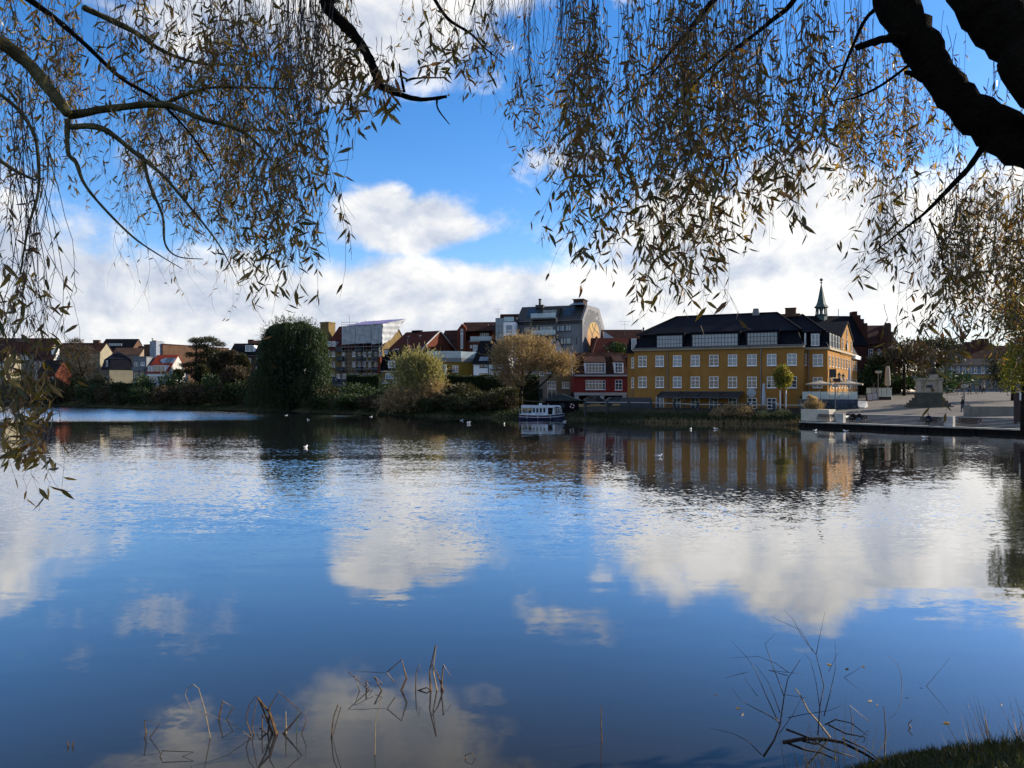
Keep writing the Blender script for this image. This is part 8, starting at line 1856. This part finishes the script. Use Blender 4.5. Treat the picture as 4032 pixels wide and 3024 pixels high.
# ------------------------------------------------------------------ fallen branch at the lower right bank
DEAD = M('dead_twig', (.030, .018, .016), .7, .4, 8)
db = thing('fallen_branch', 'bare dark fallen branch with forked twigs standing in the water at lower right', 'branch', tuple(W(*K(13, 735, 975), 9.6)))
O_ = Vector(db.location)
def twig(pts, r0, r1, D, name='twig'):
    P = [W(*K(13, x, y), (D if not isinstance(D, tuple) else D[0] + (D[1] - D[0]) * i / (len(pts) - 1))) - O_ for i, (x, y) in enumerate(pts)]; n = len(P); m = MB(); m.tube(P, [.72 * (r0 + (r1 - r0) * i / (n - 1)) for i in range(n)], 5); m.build(name, DEAD, db, smooth=True)
for pts, r0, r1, D in (
    ([(730, 980), (790, 890), (825, 800), (848, 640), (868, 540), (940, 430)], .020, .004, (9.5, 9.9)), ([(825, 800), (790, 730), (740, 620), (690, 500), (640, 420), (545, 320)], .012, .002, (9.7, 10.2)), ([(815, 780), (760, 745), (680, 705), (600, 660), (550, 590)], .011, .002, 9.7), ([(825, 730), (800, 660), (760, 560), (680, 450)], .009, .002, 9.8), ([(848, 640), (820, 560), (770, 430), (740, 340), (800, 280)], .010, .002, (9.8, 10.3)), ([(868, 520), (760, 490), (960, 512)], .008, .003, 10.0), ([(870, 500), (800, 450), (700, 410), (550, 420)], .007, .002, 10.0),
    ([(1040, 860), (1050, 700), (1075, 580), (1030, 400), (950, 300), (900, 200), (850, 150)], .012, .002, (9.6, 10.6)), ([(1030, 400), (1050, 300), (1080, 160)], .007, .002, 10.4), ([(1075, 750), (1110, 620), (1140, 480), (1138, 320)], .010, .002, (9.7, 10.4)), ([(1010, 380), (940, 260), (830, 210), (775, 185)], .006, .0015, 10.3), ([(1050, 700), (1030, 560), (1000, 440), (965, 390)], .007, .002, 10.0), ([(870, 760), (960, 740), (1100, 720), (1200, 680)], .008, .002, 9.7), ([(720, 970), (640, 890), (560, 850), (415, 815)], .009, .002, 9.5), ([(1190, 530), (1260, 490), (1280, 470)], .005, .002, 10.4), ([(1190, 530), (1250, 580), (1300, 610)], .005, .002, 10.3), ([(820, 850), (900, 740), (950, 640)], .007, .002, 9.8), ([(640, 500), (560, 520), (515, 535)], .005, .002, 10.1), ([(700, 640), (640, 560), (600, 480)], .005, .0015, 10.0), ([(860, 630), (960, 645), (1010, 640)], .005, .0015, 10.0), ([(1100, 500), (1140, 420), (1160, 380)], .005, .0015, 10.2)):
    twig(pts, r0, r1, D)
for pts, r0, r1 in (([(840, 900), (950, 880), (1080, 880), (1180, 900), (1300, 960), (1380, 1010)], .035, .02), ([(860, 900), (960, 940), (1060, 960), (1150, 1000)], .022, .012), ([(950, 890), (1030, 910), (1060, 890), (1140, 885)], .02, .012), ([(860, 825), (980, 870), (1100, 940), (1250, 985)], .02, .010), ([(1080, 800), (1140, 770), (1230, 790), (1320, 860)], .014, .006), ([(1100, 800), (1200, 850), (1310, 870), (1300, 900)], .016, .006), ([(1180, 880), (1300, 930), (1390, 1000)], .016, .010)):
    twig(pts, r0, r1, 9.25, 'bough')
for (pts, lb, w_) in (([(1125, 870), (1040, 780), (985, 720), (945, 640), (910, 590)], 'pale broken reed leaning over the fallen branch', .03), ([(1240, 805), (1222, 690), (1330, 780)], 'dark folded reed right of the fallen branch', .02), ([(1420, 950), (1425, 830), (1415, 695)], 'dark upright reed stake right of the fallen branch', .022), ([(1580, 815), (1555, 795), (1578, 770)], 'short dark reed stub far right in the water', .03), ([(1520, 590), (1515, 520), (1490, 450), (1440, 410)], 'thin hooked twig standing in the water at right', .010), ([(1640, 580), (1700, 530), (1790, 420)], 'thin leaning twig standing in the water farthest right', .010)):
    reeds(lb, 13, pts[0][0], pts[0][1], [(pts, w_, REEDP if 'pale' in lb else REED)])
# floating leaves
FL = [leaf_mesh('floating_leaf', np.zeros((1, 3)), np.array([[1.0, 0, .03]]), np.array([1.0]), np.array([.3]), np.array([t_])) for t_ in (.2, .55, .85)]
spots = [(600, 710, 'left of the fallen branch'), (1090, 455, 'above the fallen branch, left one'), (1195, 485, 'above the fallen branch, right one'), (1310, 475, 'beside the thin hooked twig'), (1350, 665, 'dark, right of the fallen branch'), (1375, 695, 'dark and small, right of the fallen branch'), (1640, 590, 'at the leaning twig'), (1750, 790, 'small and dark, low at far right'), (1560, 645, 'midway to the right edge'), (1900, 690, 'near the grass at far right'), (2090, 680, 'closest to the right edge'), (1540, 980, 'pale, by the bank'), (620, 735, 'long and pale, left of the fallen branch'), (470, 625, 'alone at the left')]
for (x, y, lb) in spots:
    D = water_D(K(13, x, y)[1]); o = link('floating_leaf', rnd.choice(FL), None, (WX(K(13, x)[0], D), D, .008), rnd.uniform(0, 6.3)); o.scale = (rnd.uniform(.06, .105),) * 3; tag(o, 'floating willow leaf ' + lb, 'leaf', 'leaves floating on the lake')
# grass on the near bank
n = 42000; gx = rng.uniform(1.2, 8.5, n); ge = np.array([near_edge(x) for x in gx]); gy = ge - rng.random(n) ** 1.6 * 5.5 + .12; gz_ = np.array([near_z(a, c) for a, c in zip(gx, gy)])
tuft = .6 + .8 * np.clip(np.sin(gx * 2.3) * .5 + np.sin(gx * 5.1 + gy * 3) * .5 + .3, 0, 1)
lowl = np.clip((gx - 3.6) / 1.2, .35, 1); dr = np.stack([rng.normal(size=n) * .45, rng.normal(size=n) * .45 + .15, np.ones(n)], 1)
L_GRASS = leaf_mat('grass_blade', [(.016, .028, .008), (.024, .040, .010), (.045, .046, .016), (.020, .032, .009), (.075, .062, .026)], .5, .35, .3)
o = link('bank_grass', mesh_quads('bank_grass', leaf_quads(np.stack([gx, gy, gz_ - .02], 1), dr, rng.uniform(.12, .30, n) * tuft * lowl, .010), L_GRASS, rng.random(n))); tag(o, 'long tufted grass on the near bank at lower right', 'grass', None, 'stuff')
n = 120; gx = np.concatenate([rng.uniform(3.0, 4.0, 50), rng.uniform(5.2, 6.6, 70)]); gy = np.array([near_edge(x) for x in gx]) - rng.random(n) * .5; gz_ = np.array([near_z(a, c) for a, c in zip(gx, gy)]); dr = np.stack([rng.normal(size=n) * .3 - .15, rng.normal(size=n) * .2, np.ones(n)], 1)
o = link('dry_grass', mesh_quads('dry_grass', leaf_quads(np.stack([gx, gy, gz_], 1), dr, rng.uniform(.4, .95, n), .008), L_TAN, rng.random(n))); tag(o, 'tall dry grass stalks on the near bank', 'grass', None, 'stuff')
